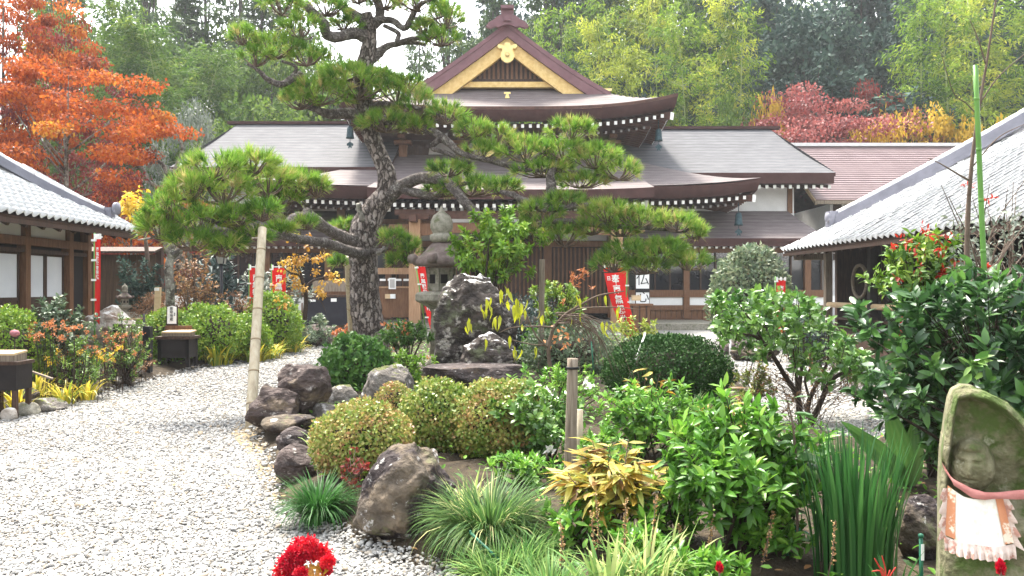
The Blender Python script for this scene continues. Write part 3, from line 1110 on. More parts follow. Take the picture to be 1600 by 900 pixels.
# bells under the corners of the eaves
def bell(loc, sc, label):
    t = thing('eave_bell', label, 'wind bell', loc, 'bronze bells hanging under the eave corners')
    x, y, z = loc
    b = MB()
    b.lathe([(r * sc, q * sc) for r, q in ((.16, -.42), (.145, -.36), (.125, -.2), (.115, -.05), (.09, .02), (.03, .05))], loc, 14)
    b.build('bell_body', M['bronze'], t)
    b = MB()
    b.tube([(x, y, z + .05 * sc), (x, y, z + .4 * sc)], .018 * sc, 6)
    b.build('hanger', M['bronze'], t)
    b = MB()
    b.tube([(x, y, z - .4 * sc), (x, y, z - .55 * sc)], .012 * sc, 6)
    b.slab([(x + q[0] * sc, y - .02, z - .55 * sc + q[1] * sc) for q in ((0, .02), (.13, -.08), (.1, -.16), (.05, -.13), (.07, -.25), (0, -.2), (-.07, -.25), (-.05, -.13), (-.1, -.16), (-.13, -.08))], (0, 1, 0), .03 * sc)
    b.build('clapper_plate', M['bronze'], t)


bell(tuple(P(1029, 203, 33.2)), 1.1, 'small bronze bell under the right corner of the upper roof')
bell(tuple(P(547, 199, 33.2)), 1.1, 'small bronze bell under the left corner of the upper roof, beside the pine')
bell(tuple(P(1154, 334, 31.5)), 1.1, 'bronze bell hanging under the right corner of the lower roof')


# ------------------------------------------------------------------ wings
def gable_sheet(b, x0, x1, y_e, z_e, y_r, z_r, th, slant0=0, slant1=0, n=10, mats=(0, 1), sag=.12):
    """One roof slope with thickness: eave at y_e, ridge at y_r; ends drawn in by SLANT at the ridge."""
    rows = []
    for t in np.linspace(0, 1, n):
        y, z = y_e + (y_r - y_e) * t, z_e + (z_r - z_e) * t - sag * math.sin(math.pi * t)
        a, c = x0 + slant0 * t, x1 - slant1 * t
        rows.append([(a + (c - a) * k / 12, y, z) for k in range(13)])
    b.grid(rows, mats[0], True)
    lowr = [[(p[0], p[1], p[2] - th) for p in r] for r in rows]
    b.grid(lowr, mats[1], True, flip=True)
    b.grid([lowr[0], rows[0]], mats[1], False)
    for k in (0, -1):
        b.grid([[r[k] for r in rows], [r[k] for r in lowr]], mats[1], False, flip=k == -1)


def wing(s, dz, label):
    t = thing('wing_building', label, 'temple wing', (CX + s * 10, 35, 0), 'wings of the temple')
    x_in, x_out = 4.9, (13.75 if s > 0 else 14.15)
    e0, e1 = sorted((CX + s * x_in, CX + s * x_out))
    b = MB()
    ze, zr = 6.38 + dz, 9.2 + dz
    gable_sheet(b, e0, e1, 33.5, ze, 38.5, zr, .16, 0 if s > 0 else 1.15, 1.15 if s > 0 else 0)
    gable_sheet(b, e0, e1, 43.5, ze, 38.5, zr, .16, 0 if s > 0 else 1.15, 1.15 if s > 0 else 0)
    roof = b.build('roof', [M['wing_roof'], M['purple_edge']], t)
    b = MB()
    xr = CX + s * (x_out - 1.15)
    b.add([(e1 if s > 0 else e0, 33.5, ze), (xr, 38.5, zr), (e1 if s > 0 else e0, 43.5, ze)], [(0, 1, 2) if s > 0 else (2, 1, 0)])
    b.build('hip_end', M['wing_roof'], roof)
    MB().box(((xr + CX + s * 5) / 2 + s * .2, 38.5, zr + .04), (abs(xr - CX - s * 5) + .5, .36, .13)).build('ridge', M['purple_edge'], roof)
    MB().box(((e0 + e1) / 2, 33.6, ze - .3), (e1 - e0 - .1, .16, .3)).build('eave_board', M['purple_edge'], roof)
    rm = MB().bar((0, 0, 0), (0, 1.2, .3), .12, .14).box((0, -.012, -.002), (.125, .02, .15), None, 1).mesh('rafter', [M['eave_wood'], M['white_paint']])
    for i in range(14):
        obj('rafter', rm, roof, Matrix.Translation((CX + s * (9.3 + i * .33), 33.75, ze - .56)))
    MB().box(((e0 + e1) / 2 - s * .5, 39.2, 3.1 + dz / 2), (e1 - e0 - 1.5, 8.6, 6.3 + dz)).build('wall', M['plaster'], t)
    for x in (9.4, 12.3):
        MB().box((CX + s * x, 34.85, 5.6), (.2, .12, 1.6)).build('wall_post', M['brown_wood'], t)
    # pent roof over the corridor
    b = MB()
    p0, p1 = sorted((CX + s * 4.4, CX + s * 13.0))
    gable_sheet(b, p0, p1, 32.15, 3.55, 34.85, 4.9, .14, 0 if s > 0 else .8, .8 if s > 0 else 0, sag=.06)
    pent = b.build('pent_roof', [M['bark_roof'], M['purple_edge']], t)
    MB().box(((p0 + p1) / 2, 32.25, 3.33), (p1 - p0 - .1, .12, .2)).build('eave_board', M['purple_edge'], pent)
    rm2 = MB().bar((0, 0, 0), (0, 1.0, .26), .09, .1).box((0, -.012, 0), (.095, .02, .11), None, 1).mesh('rafter', [M['eave_wood'], M['white_paint']])
    for i in range(28):
        obj('rafter', rm2, pent, Matrix.Translation((CX + s * (4.7 + i * .29), 32.35, 3.2)))
    # corridor: dark glazed upper part, white panels between brown rails, slatted base
    CYW = 33.1
    MB().box((CX + s * 8.9, CYW + .12, 2.2), (8.3, .08, 1.9)).build('glass', M['glass'], t)
    for z, h in ((3.12, .22), (1.32, .3), (.74, .2), (.2, .12)):
        MB().box((CX + s * 8.9, CYW, z), (8.4, .2, h)).build('rail', M['brown_wood'], t)
    pm = MB().box((0, 0, 0), (2.2, .06, .46)).mesh('white_panel', M['sign_white'])
    pom = MB().box((0, 0, 0), (.24, .26, 2.9)).mesh('corridor_post', M['brown_wood'])
    for i in range(4):
        obj('white_panel', pm, t, Matrix.Translation((CX + s * (6.15 + i * 2.5), CYW, 1.0)))
    for i in range(5):
        obj('corridor_post', pom, t, Matrix.Translation((CX + s * (4.9 + i * 2.5), CYW - .02, 1.75)))
        if i < 4:
            for k in range(3):
                MB().box((CX + s * (5.5 + i * 2.5 + k * .62), CYW + .02, 2.2), (.06, .08, 1.7)).build('mullion', M['dark_wood'], t)
    sm_ = MB().box((0, 0, 0), (.19, .05, .38)).mesh('base_board', M['brown_wood'])
    base = MB().box((CX + s * 8.9, CYW + .08, .4), (8.3, .06, .52)).build('base_wall', M['dark_wood'], t)
    for i in range(37):
        obj('base_board', sm_, base, Matrix.Translation((CX + s * (4.95 + i * .215), CYW + .01, .46)))
    MB().box((CX + s * 9.0, 32.6, .05), (8.8, 1.5, .14)).build('stone_platform', M['granite'], t)


wing(1, 0.0, 'right temple wing with a grey roof above white walls and brown rails')
wing(-1, .24, 'left temple wing with a grey roof rising behind the pine')

# ------------------------------------------------------------------ maroon metal roof behind the right wing
t = thing('side_house', 'low house with a ribbed maroon metal roof behind the right wing', 'house', (19, 37, 0))
b = MB()
gable_sheet(b, 13.3, 26, 35, 5.42, 40, 8.62, .14, 0, 0, sag=0)
gable_sheet(b, 13.3, 26, 45, 5.42, 40, 8.62, .14, 0, 0, sag=0)
roof = b.build('roof', [M['maroon_roof'], M['eave_wood']], t)
d_ = Vector((0, 5, 3.2))
mb = MB().box((0, 0, 0), (12.7, .035, .035)).mesh('roof_seam', M['maroon_roof'])
for i in range(26):
    q = (i + .5) / 26
    obj('roof_seam', mb, roof, Matrix.Translation((19.65, 35 + 5 * q, 5.42 + 3.2 * q + .012)))
MB().box((19.65, 40, 8.7), (12.9, .35, .16)).build('ridge', M['plaster'], roof)
MB().box((19.65, 35.05, 5.3), (12.8, .14, .16)).build('gutter', M['grey_wood'], roof)
MB().box((20, 40.5, 2.6), (11.6, 9.6, 5.4)).build('wall', M['plaster'], t)
MB().box((14.5, 35.66, 4.1), (.35, .12, 2.6)).build('wall_post', M['dark_wood'], t)
b = MB()
for k in (0, 1):
    b.slab([(13.25, 35, 5.2), (13.25, 40, 8.4), (13.25, 40, 8.6), (13.25, 35, 5.4)], (1, 0, 0), .1)
    break
b.build('verge_board', M['pale_wood'], roof)
# ------------------------------------------------------------------ tiled buildings at both sides
def pantile():
    """A curved roof tile: x across, y up the slope, z out."""
    V, T = [], []
    n = 7
    for yy, zz in ((0.0, .03), (1.0, 0.0)):
        for i in range(n):
            u = i / (n - 1)
            z = .055 * math.sin(u * 2 * math.pi * .9 + 2.4) * (1.1 if u < .5 else 1)
            V.append((u - .5, yy, z + zz))
    for i in range(n): V.append((V[i][0], 0.0, V[i][2] - .05))
    Fs = []
    for i in range(n - 1):
        Fs.append((i, i + 1, n + i + 1, n + i))
        Fs.append((2 * n + i, 2 * n + i + 1, i + 1, i))
    return V, Fs


def tiled_side(t, s, corner, y_near, slope, n_rows, wall_x, wall_far, roof_name='tiled_roof', most=300, W_=.26, H_=.215, rs=1.0):
    """The roof slope that faces the path (s=+1: it rises towards +X). CORNER is its far lower corner."""
    cx_, cy_, cz_ = corner
    lean = 0.0
    up = Vector((s, 0, slope)).normalized()
    alongv = Vector((0, -1, 0))
    nrm = Vector((-s * slope, 0, 1)).normalized()
    b = MB()
    ln = cy_ - y_near
    top = n_rows * H_
    A = Vector(corner) - nrm * .07
    far_top = A + up * top + alongv * (top * up.x * s * 1.0)
    b.slab([A, A + alongv * ln, A + alongv * ln + up * top, far_top], nrm * -1, .08)
    roof = b.build(roof_name, M['dark_wood'], t)
    # the slope that faces away, beyond the hip
    hip = far_top
    b = MB()
    b.slab([A, A + Vector((s * top * up.x * 1.0 * s * s + s * 3, 0, 0)), hip + Vector((s * 3, 0, 0)), hip], Vector((0, -1, -slope)), .08)
    b.build('far_slope', M['tile'], roof)
    V, Fs = pantile()
    me = bpy.data.meshes.new('tile')
    me.from_pydata(V, [], Fs)
    me.materials.append(M['tile'])
    me.polygons.foreach_set('use_smooth', [k % 2 == 0 for k in range(len(Fs))])
    R = Matrix((alongv * -1 * s, up, nrm)).transposed()
    if R.determinant() < 0: R = Matrix((alongv * s, up, nrm)).transposed()
    items = []
    for r in range(n_rows):
        base = r * H_
        for k in range(int(ln / W_)):
            d = (k + .5) * W_
            if d < base * up.x * 1.0 + .05: continue
            p = Vector(corner) + up * base + alongv * d + nrm * (rng.normal() * .004)
            items.append((p, R @ Matrix.Rotation(rng.normal() * .012, 3, 'Z') @ Matrix.Diagonal((W_ * 1.06, H_ * 1.22, W_ / .36))))
    def vis(p):
        px, py = 800 + p.x / p.y * F, HOR - (p.z - EYE) / p.y * F
        return p.y > 1 and -40 < px < 1640 and -40 < py < 900
    seen = sorted([i for i in items if vis(i[0])], key=lambda i: i[0].length)
    near = seen[:most]
    ids = set(id(i) for i in near)
    for p, m3 in near:
        obj('tile', me, roof, Matrix.Translation(p) @ m3.to_4x4())
    b = MB()
    for i in items:
        if id(i) in ids: continue
        b.add([i[1] @ Vector(v) + i[0] for v in V], Fs, 0, True)
    b.build('tiles', M['tile'], roof, kind='stuff')
    # hip ridge, stepped courses and round caps
    pts = [A + (hip - A) * q + Vector((0, 0, .10 + .35 * (q - .25) * (q - 1) * -.0 - .55 * q * (1 - q))) for q in np.linspace(.2, 1.0, 12)]
    pts = [p + Vector((0, 0, .28 * q)) for p, q in zip(pts, np.linspace(0, 1, 12))]
    b = MB()
    for w, h, z in ((.4 * rs, .1 * rs, .02), (.34 * rs, .1 * rs, .12 * rs), (.3 * rs, .1 * rs, .22 * rs)):
        for i in range(11):
            b.bar(pts[i] + Vector((0, 0, z)), pts[i + 1] + Vector((0, 0, z)), w, h)
    ridge = b.build('hip_ridge', M['tile_ridge'], roof)
    for i in range(11):
        a, c = pts[i] + Vector((0, 0, .31 * rs)), pts[i + 1] + Vector((0, 0, .31 * rs))
        k = max(1, int((c - a).length / .3))
        for j in range(k):
            MB().tube([a + (c - a) * (j / k), a + (c - a) * ((j + .96) / k)], [.1 * rs, .09 * rs], 8).build('cap_tile', M['tile'], ridge)
    b = MB()
    e = pts[0]
    b.box(e + Vector((-s * .05, .05, .16 * rs)), (.42 * rs, .3 * rs, .42 * rs))
    b.lathe([(.02, 0), (.13, .0), (.13, .07), (.02, .08)], (0, 0, 0), 12)
    for i in range(len(b.v) - 48, len(b.v)):
        x, y, z = b.v[i]
        b.v[i] = tuple(e + Vector((-s * (z + .24), y, .2 + x)))
    b.build('ridge_end_tile', M['tile_ridge'], ridge)
    # rafters below the eave
    rm = MB().bar((0, 0, 0), (s * 1.1, 0, slope * 1.1), .07, .09).mesh('rafter', M['dark_wood'])
    for k in range(int(ln / .5)):
        obj('rafter', rm, roof, Matrix.Translation(Vector(corner) + alongv * (.3 + k * .5) + Vector((s * .12, 0, -.18))))
    MB().bar(Vector(corner) + Vector((s * .06, 0, -.14)), Vector(corner) + alongv * ln + Vector((s * .06, 0, -.14)), .05, .08).build('eave_board', M['dark_wood'], roof)
    return roof


# left building
t = thing('tiled_house', 'left tiled house with white screens and brown posts facing the gravel', 'house', (-9.5, 13, 0), 'tiled side buildings')
tiled_side(t, -1, (-8.0, 17.2, 2.78), 5.0, .56, 15, -9, 17, W_=.215, H_=.19, rs=.6)
WX = -9.0
MB().box((WX - 2.6, 11, 1.6), (5.0, 12.0, 3.3)).build('wall', M['black_wood'], t)
for y in (16.9, 16.2, 14.75, 12.9, 11.2, 9.4):
    MB().box((WX, y, 1.5), (.17, .15, 3.0)).build('post', M['brown_wood'], t)
MB().box((WX + .01, 11.5, 2.42), (.14, 10.8, .16)).build('beam', M['brown_wood'], t)
MB().box((WX + .012, 11.5, 2.24), (.1, 10.8, .07)).build('lintel', M['dark_wood'], t)
for y0, y1 in ((14.84, 16.12), (13, 14.66), (11.3, 12.8), (9.5, 11.1)):
    MB().box((WX - .03, (y0 + y1) / 2, 2.72), (.06, y1 - y0, .44)).build('plaster_panel', M['plaster'], t)
    n = 2
    w = (y1 - y0) / n
    for k in range(n):
        yc_ = y0 + (k + .5) * w
        pane = MB().box((WX - .06, yc_, 1.78), (.03, w - .05, .82)).build('paper_screen', M['paper'], t)
        fr = MB()
        for dy in (-w / 2 + .025, w / 2 - .025): fr.box((WX - .05, yc_ + dy, 1.62), (.05, .05, 1.22))
        fr.box((WX - .05, yc_, 2.19), (.05, w, .05)).box((WX - .05, yc_, 1.35), (.05, w, .06))
        fr.build('frame', M['dark_wood'], pane)
        MB().box((WX - .06, yc_, 1.12), (.03, w - .05, .42)).build('foot_panel', M['dark_wood'], pane)
MB().box((WX - .02, 16.52, 1.7), (.05, .5, 1.4)).build('side_door', M['void'], t)
MB().box((WX + .05, 12, .72), (.5, 10, .1)).build('veranda', M['dark_wood'], t)
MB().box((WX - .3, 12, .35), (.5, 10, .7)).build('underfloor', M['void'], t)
MB().box((WX + .62, 17.0, 2.72), (.16, .16, .12)).build('bracket', M['sign_white'], t)

# right building
t = thing('tiled_house', 'right tiled house with a dark open front and a pale log rail', 'house', (9, 16, 0), 'tiled side buildings')
tiled_side(t, 1, (7.62, 22.6, 2.62), 6.2, .61, 30, 8.7, 22)
WX = 8.75
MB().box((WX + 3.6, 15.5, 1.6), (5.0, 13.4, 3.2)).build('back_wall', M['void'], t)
MB().box((WX + .6, 15.5, .22), (3, 13.6, .44)).build('floor', M['dark_wood'], t)
MB().box((WX + 3.2, 22.1, 1.5), (6.0, .15, 3.0)).build('end_wall', M['dark_wood'], t)
for y in (21.9, 19.2, 16.8, 15.1, 13.2, 11.3, 9.4):
    MB().box((WX - .1, y, 1.6), (.18, .18, 3.0)).build('post', M['black_wood'] if y < 21 else M['grey_wood'], t)
MB().box((WX - .1, 15.5, 2.72), (.2, 13.6, .22)).build('beam', M['dark_wood'], t)
for k, (y0, y1) in enumerate(((19.3, 21.8), (16.92, 19.1), (15.2, 16.7), (13.3, 15.0), (11.4, 13.1))):
    b = MB()
    b.tube([(WX - .12, y0, 1.1), (WX - .12, y1, 1.1)], .075, 10)
    b.build('log_rail', M['pale_wood'], t)
    for z in (.75, .5):
        MB().box((WX - .1, (y0 + y1) / 2, z), (.06, y1 - y0, .06)).build('rail', M['dark_wood'], t)
    n = 5
    for i in range(n):
        MB().box((WX + 1.0, y0 + (i + .5) * (y1 - y0) / n, 1.6), (.05, .07, 2.2)).build('lattice_bar', M['dark_wood'], t)
b = MB()
rg = [(WX + .2, 20.6 + .42 * math.cos(a), 1.72 + .42 * math.sin(a)) for a in np.linspace(0, 2 * math.pi, 25)]
b.tube(rg, .045, 8, cap=False)
b.build('round_window_frame', M['grey_wood'], t)
MB().box((WX - .45, 22.25, 2.42), (.9, .1, .18)).build('end_beam', M['grey_wood'], t)

# plank fence beyond the left house
t = thing('plank_fence', 'tall brown plank fence beyond the left tiled house', 'fence', (-9.2, 19.2, 0))
pm = MB().box((0, 0, 0), (.15, .03, 2.3)).mesh('plank', M['plank_wood'])
for i in range(20):
    obj('plank', pm, t, Matrix.Translation((-11.6 + i * .157, 19.2 + rng.uniform(-.006, .006), 1.2)))
for z in (.35, 2.1):
    MB().box((-10.1, 19.26, z), (3.2, .06, .09)).build('rail', M['dark_wood'], t)
cap = MB().box((-10.1, 19.15, 2.46), (3.3, .5, .05), Matrix.Rotation(.25, 3, 'X')).build('cap_roof', M['dark_wood'], t)
for i in range(3):
    MB().box((-11.6 + i * 1.55, 19.3, 1.25), (.14, .14, 2.5)).build('post', M['dark_wood'], t)
# ------------------------------------------------------------------ foliage colours
LM = {}
LM['needle'] = leafmat('needle', [(.03, .09, .012), (.08, .19, .022), (.16, .3, .035), (.28, .38, .06), (.38, .32, .12)], .6, .46, pos=[0, .3, .6, .86, 1])
LM['far_green'] = leafmat('far_green', [(.03, .065, .014), (.075, .14, .022), (.14, .22, .035), (.22, .28, .05)], .7, .35, .15)
LM['dark_green'] = leafmat('dark_green', [(.012, .028, .026), (.026, .054, .046), (.05, .092, .072), (.085, .14, .095)], .7, .2, .15)
LM['bamboo_leaf'] = leafmat('bamboo_leaf', [(.035, .085, .012), (.1, .19, .022), (.2, .32, .035), (.32, .41, .05)], .65, .42, .15)
LM['deep_bamboo'] = leafmat('deep_bamboo', [(.03, .08, .012), (.075, .15, .022), (.13, .22, .03), (.22, .29, .05)], .65, .4, .15)
LM['yellow_bamboo'] = leafmat('yellow_bamboo', [(.1, .15, .02), (.23, .3, .035), (.38, .43, .055), (.5, .5, .08)], .65, .42, .15)
LM['grey_leaf'] = leafmat('grey_leaf', [(.05, .07, .045), (.11, .14, .1), (.2, .23, .18), (.34, .36, .31)], .6, .2)
LM['orange_maple'] = leafmat('orange_maple', [(.09, .026, .016), (.22, .05, .018), (.38, .08, .017), (.48, .14, .022), (.5, .26, .04)], .65, .45, .15)
LM['red_maple'] = leafmat('red_maple', [(.09, .015, .014), (.17, .025, .02), (.26, .04, .026)], .6, .4)
LM['pink_maple'] = leafmat('pink_maple', [(.14, .03, .032), (.25, .06, .058), (.33, .1, .088), (.3, .14, .1)], .6, .4)
LM['yellow_leaf'] = leafmat('yellow_leaf', [(.3, .2, .03), (.52, .35, .03), (.68, .46, .04), (.72, .55, .1)], .6, .4)
LM['cedar'] = leafmat('cedar', [(.018, .045, .018), (.045, .09, .028), (.09, .15, .045), (.16, .2, .06)], .6, .22)
LM['woods'] = leafmat('woods', [(.02, .045, .018), (.055, .1, .028), (.11, .17, .04), (.18, .23, .055)], .65, .25)

D_WIDE, D_MID, D_THIN = T_diamond(.62), T_diamond(.42), T_diamond(.22)


# ------------------------------------------------------------------ tree kinds (built once each, then copied)
def limb_tree_mesh(name, h, r0, tips, m, lean=(0, 0), sides=7, start=.3):
    b = MB()
    top = Vector((lean[0], lean[1], h))
    tr = [Vector((lean[0] * t * t + .05 * h * .1 * math.sin(t * 7), lean[1] * t * t, h * t)) for t in np.linspace(0, 1, 8)]
    b.tube(tr, [r0 * (1 - .82 * t) for t in np.linspace(0, 1, 8)], sides)
    for p in tips:
        p = Vector(p)
        t = min(max((p.z / h) * .75 - .05, start), .92)
        q = Vector((lean[0] * t * t, lean[1] * t * t, h * t))
        mid = q.lerp(p, .5) + Vector((0, 0, -.06 * (p - q).length))
        b.tube([q, mid, p], [r0 * .32 * (1 - t * .6), r0 * .2, r0 * .06], 5)
    return b.mesh(name, m)


def broadleaf(seed, h, r, n, per, size, lm, m='far_trunk', base=.3, flat=.62, tmpl=D_WIDE, layered=False, cr=.3):
    rng_ = np.random.default_rng(seed)
    global rng
    keep, rng = rng, rng_
    random.seed(seed)
    p, _ = shell(n, (0, 0, 0), (1, 1, 1), .3)
    zc, zr = h * (1 + base) / 2, h * (1 - base) / 2
    c = p * np.array([r, r, zr]) + np.array([0, 0, zc])
    c[:, :2] *= (1 + .25 * np.sin(np.arctan2(c[:, 1], c[:, 0]) * 3 + seed))[:, None]
    rad = r * cr * rng.uniform(.6, 1.35, n)
    fol = inst_mesh('crown', tmpl, *clumps(c, rad, per, size, flat, droop=.35 if layered else .15), LM[lm])
    tr = limb_tree_mesh('trunk', h * .88, h * .022, [tuple(q) for q in c[:16]], M[m])
    rng = keep
    return tr, fol


def bamboo(seed, h, lm, spread=1.0, lean=1.2, dens=1.0, bare=.2, thick=.055, nodes=34):
    global rng
    keep, rng = rng, np.random.default_rng(seed)
    ang = rng.uniform(0, 6.28)
    b = MB()
    cv = []
    for t in np.linspace(0, 1, 16):
        k = lean * t ** 3
        cv.append(Vector((math.cos(ang) * k, math.sin(ang) * k, h * (t - .06 * t ** 4))))
    b.tube(cv, [thick * (1 - .8 * t) for t in np.linspace(0, 1, 16)], 6)
    L, D, S, V = [], [], [], []
    for i in range(nodes):
        t = bare + (1 - bare) * (i / (nodes - 1))
        q = Vector((math.cos(ang) * lean * t ** 3, math.sin(ang) * lean * t ** 3, h * (t - .06 * t ** 4)))
        for j in range(3):
            a = rng.uniform(0, 6.28)
            ln = spread * (.5 + 1.25 * math.sin(math.pi * min(1, (t - .12) * 1.02)) ** .8) * rng.uniform(.6, 1.15)
            tip = q + Vector((math.cos(a) * ln, math.sin(a) * ln, ln * rng.uniform(.0, .45)))
            b.tube([q, q.lerp(tip, .6) + Vector((0, 0, .08 * ln)), tip], [.012, .008, .004], 3, cap=False)
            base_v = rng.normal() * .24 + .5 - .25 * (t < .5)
            n = int((48 * ln + 12) * dens)
            tt = rng.uniform(.2, 1.05, n)
            pos = np.array(q)[None] + (np.array(tip) - np.array(q))[None] * tt[:, None]
            pos[:, 2] += .15 * ln * np.sin(tt * 2.6)
            pos += rng.normal(size=(n, 3)) * .13
            d = np.array([math.cos(a), math.sin(a), 0])[None] + rng.normal(size=(n, 3)) * .7
            d[:, 2] -= .55
            L.append(pos); D.append(d); S.append(rng.uniform(.17, .33, n)); V.append(base_v + rng.normal(size=n) * .14)
    L, D, S, V = (np.concatenate(x) for x in (L, D, S, V))
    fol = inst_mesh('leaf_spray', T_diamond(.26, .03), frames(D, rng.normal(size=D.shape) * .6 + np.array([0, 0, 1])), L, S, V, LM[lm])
    rng = keep
    return b.mesh('culm', M['culm']), fol


def conifer(seed, h, r, lm, m='far_trunk', base=.22, dens=1.0, gap=0):
    global rng
    keep, rng = rng, np.random.default_rng(seed)
    c, rad, tips = [], [], []
    n = int(46 * dens)
    for i in range(n):
        t = base + (1 - base) * (i / n) ** .9
        a = i * 2.4 + rng.normal() * .4
        ln = r * (1 - t) ** .7 * rng.uniform(.55, 1.15) + .25
        tips.append((math.cos(a) * ln, math.sin(a) * ln, h * t - .1 * ln))
        for k in (.45, .8, 1.0):
            c.append((math.cos(a) * ln * k, math.sin(a) * ln * k, h * t - .12 * ln * k))
            rad.append((.2 + .2 * ln) * rng.uniform(.8, 1.5))
    fol = inst_mesh('crown', D_MID, *clumps(np.array(c), rad, 46, .34, .5, droop=.5), LM[lm])
    tr = limb_tree_mesh('trunk', h, h * .016, tips[::2], M[m], start=.2)
    rng = keep
    return tr, fol


KIND = {}
KIND['broad'] = [broadleaf(20 + k, 13, 4.2, 64, 110, .34, 'far_green', base=.25) for k in range(3)]
KIND['dark'] = [broadleaf(30 + k, 15, 5.0, 92, 150, .34, 'dark_green', base=.12, cr=.27) for k in range(3)]
KIND['bamboo'] = [bamboo(40 + k, 13, 'bamboo_leaf', dens=.75, nodes=28) for k in range(4)]
KIND['gbamboo'] = [bamboo(140 + k, 13, 'deep_bamboo') for k in range(3)]
KIND['tbamboo'] = [bamboo(240 + k, 13, 'bamboo_leaf', 1.0, .7, .8, .3, .075, 20) for k in range(3)]
KIND['ybamboo'] = [bamboo(50 + k, 13, 'yellow_bamboo', 1.0, dens=.75, nodes=28) for k in range(3)]
KIND['cedar'] = [conifer(60 + k, 20, 3.6, 'cedar') for k in range(2)]
KIND['sparse'] = [conifer(64 + k, 18, 4.2, 'cedar', dens=.62, base=.3) for k in range(2)]
KIND['maple'] = [broadleaf(70 + k, 8, 4.2, 120, 240, .115, 'orange_maple', 'lichen_bark', .12, .2, T_diamond(.8), True, .21) for k in range(2)]
KIND['red'] = [broadleaf(75, 8, 4.2, 70, 220, .13, 'red_maple', 'lichen_bark', .15, .22, T_diamond(.8), True, .25)]
KIND['pink'] = [broadleaf(77, 8, 4.6, 130, 260, .13, 'pink_maple', 'far_trunk', .1, .24, T_diamond(.8), True, .24)]
KIND['yellow'] = [broadleaf(80 + k, 7, 3.4, 70, 42, .24, 'yellow_leaf', 'twig', .5, .6, T_diamond(.7), False, .17) for k in range(2)]
KIND['grey'] = [broadleaf(85, 8, 3.0, 60, 120, .2, 'grey_leaf', 'lichen_bark', .2, .6, T_diamond(.5), False, .26)]
H0 = {'tbamboo': 12.5, 'gbamboo': 12.3, 'broad': 13, 'dark': 15, 'bamboo': 12.3, 'ybamboo': 12.3, 'cedar': 20, 'sparse': 18, 'maple': 8, 'red': 8, 'pink': 8, 'yellow': 7, 'grey': 8}
W0 = {'tbamboo': 3.4, 'gbamboo': 3.4, 'broad': 9.5, 'dark': 11, 'bamboo': 3.4, 'ybamboo': 3.5, 'cedar': 7, 'sparse': 8, 'maple': 9.5, 'red': 9.5, 'pink': 10, 'yellow': 7, 'grey': 6.6}
NAME = {'tbamboo': ('bamboo', 'bamboo'), 'gbamboo': ('bamboo', 'bamboo'), 'broad': ('broadleaf_tree', 'tree'), 'dark': ('evergreen_tree', 'tree'), 'bamboo': ('bamboo', 'bamboo'), 'ybamboo': ('bamboo', 'bamboo'), 'cedar': ('cedar_tree', 'tree'),
        'sparse': ('cedar_tree', 'tree'), 'maple': ('maple_tree', 'tree'), 'red': ('maple_tree', 'tree'), 'pink': ('maple_tree', 'tree'), 'yellow': ('yellow_tree', 'tree'), 'grey': ('lichen_tree', 'tree')}
cnt = {}


def plant(kind, px, Y, top, wide, label, group=None, base=None, rot=None):
    """A tree of KIND at depth Y whose top shows at row TOP and whose crown is WIDE pixels across."""
    x = X(px, Y)
    zb = float(terrain(np.array([x]), np.array([Y]))[0]) if base is None else base
    zb = min(zb, 24) - .1
    k = cnt.get(kind, 0)
    cnt[kind] = k + 1
    tr, fol = KIND[kind][k % len(KIND[kind])]
    sz = (Z(top, Y) - zb) / H0[kind]
    sx = wide / F * Y / W0[kind]
    t = thing(NAME[kind][0], label, NAME[kind][1], (x, Y, zb), group)
    Bm = Matrix.Translation((x, Y, zb)) @ Matrix.Rotation(rot if rot is not None else k * 2.1, 4, 'Z') @ Matrix.Diagonal((sx, sx, sz, 1))
    obj('culm' if 'bamboo' in kind else 'trunk', tr, t, Bm)
    obj('leaf_spray' if 'bamboo' in kind else 'crown', fol, t, Bm, kind='stuff')
    return t


# ------------------------------------------------------------------ the wood around the temple
plant('maple', 105, 25, 82, 400, 'big orange maple spreading over the left tiled roof', base=0, rot=.6)
plant('maple', 5, 29, -70, 250, 'orange maple high at the left edge, above the dark red one', base=3.5, rot=2.2)
plant('red', 95, 31, 40, 250, 'dark red maple between the two orange maples', base=2.5)
plant('red', 205, 23.5, 262, 190, 'low dark red maple under the big orange one, beside the left roof', base=0)
plant('grey', 288, 41, 145, 130, 'pale lichen grey tree to the left of the left wing roof', base=0)
plant('broad', 395, 47, 128, 200, 'yellow green tree just above the left wing ridge', base=0)
plant('broad', 480, 52, 170, 150, 'green tree behind the left wing ridge, next to the pine', base=0)
for i, (px, Y, top, w) in enumerate(((120, 50, 30, 110), (165, 46, 40, 120), (215, 50, 22, 120), (262, 47, 55, 120), (305, 50, 78, 110), (348, 54, 95, 100))):
    plant('gbamboo', px, Y, top, w, ['green bamboo above the big orange maple', 'green bamboo right of the orange maple top', 'tall green bamboo before the pinkish cedar trunk', 'green bamboo above the lichen grey tree',
                                    'drooping green bamboo left of the yellow green tree', 'shorter bamboo behind the yellow green tree'][i], 'bamboos on the left slope')
plant('broad', 255, 56, 60, 240, 'leafy tree filling the slope behind the left bamboos')
plant('broad', 350, 60, 70, 240, 'leafy tree on the slope under the two dark cedars')
plant('broad', 150, 58, 20, 240, 'leafy tree behind the orange maple top')
plant('sparse', 228, 60, -140, 230, 'tall thin cedar with a pale trunk above the bamboo')
plant('sparse', 375, 62, -90, 190, 'dark cedar standing against the sky left of the pine')
plant('sparse', 320, 66, -70, 200, 'slender cedar left of the darkest one against the sky')
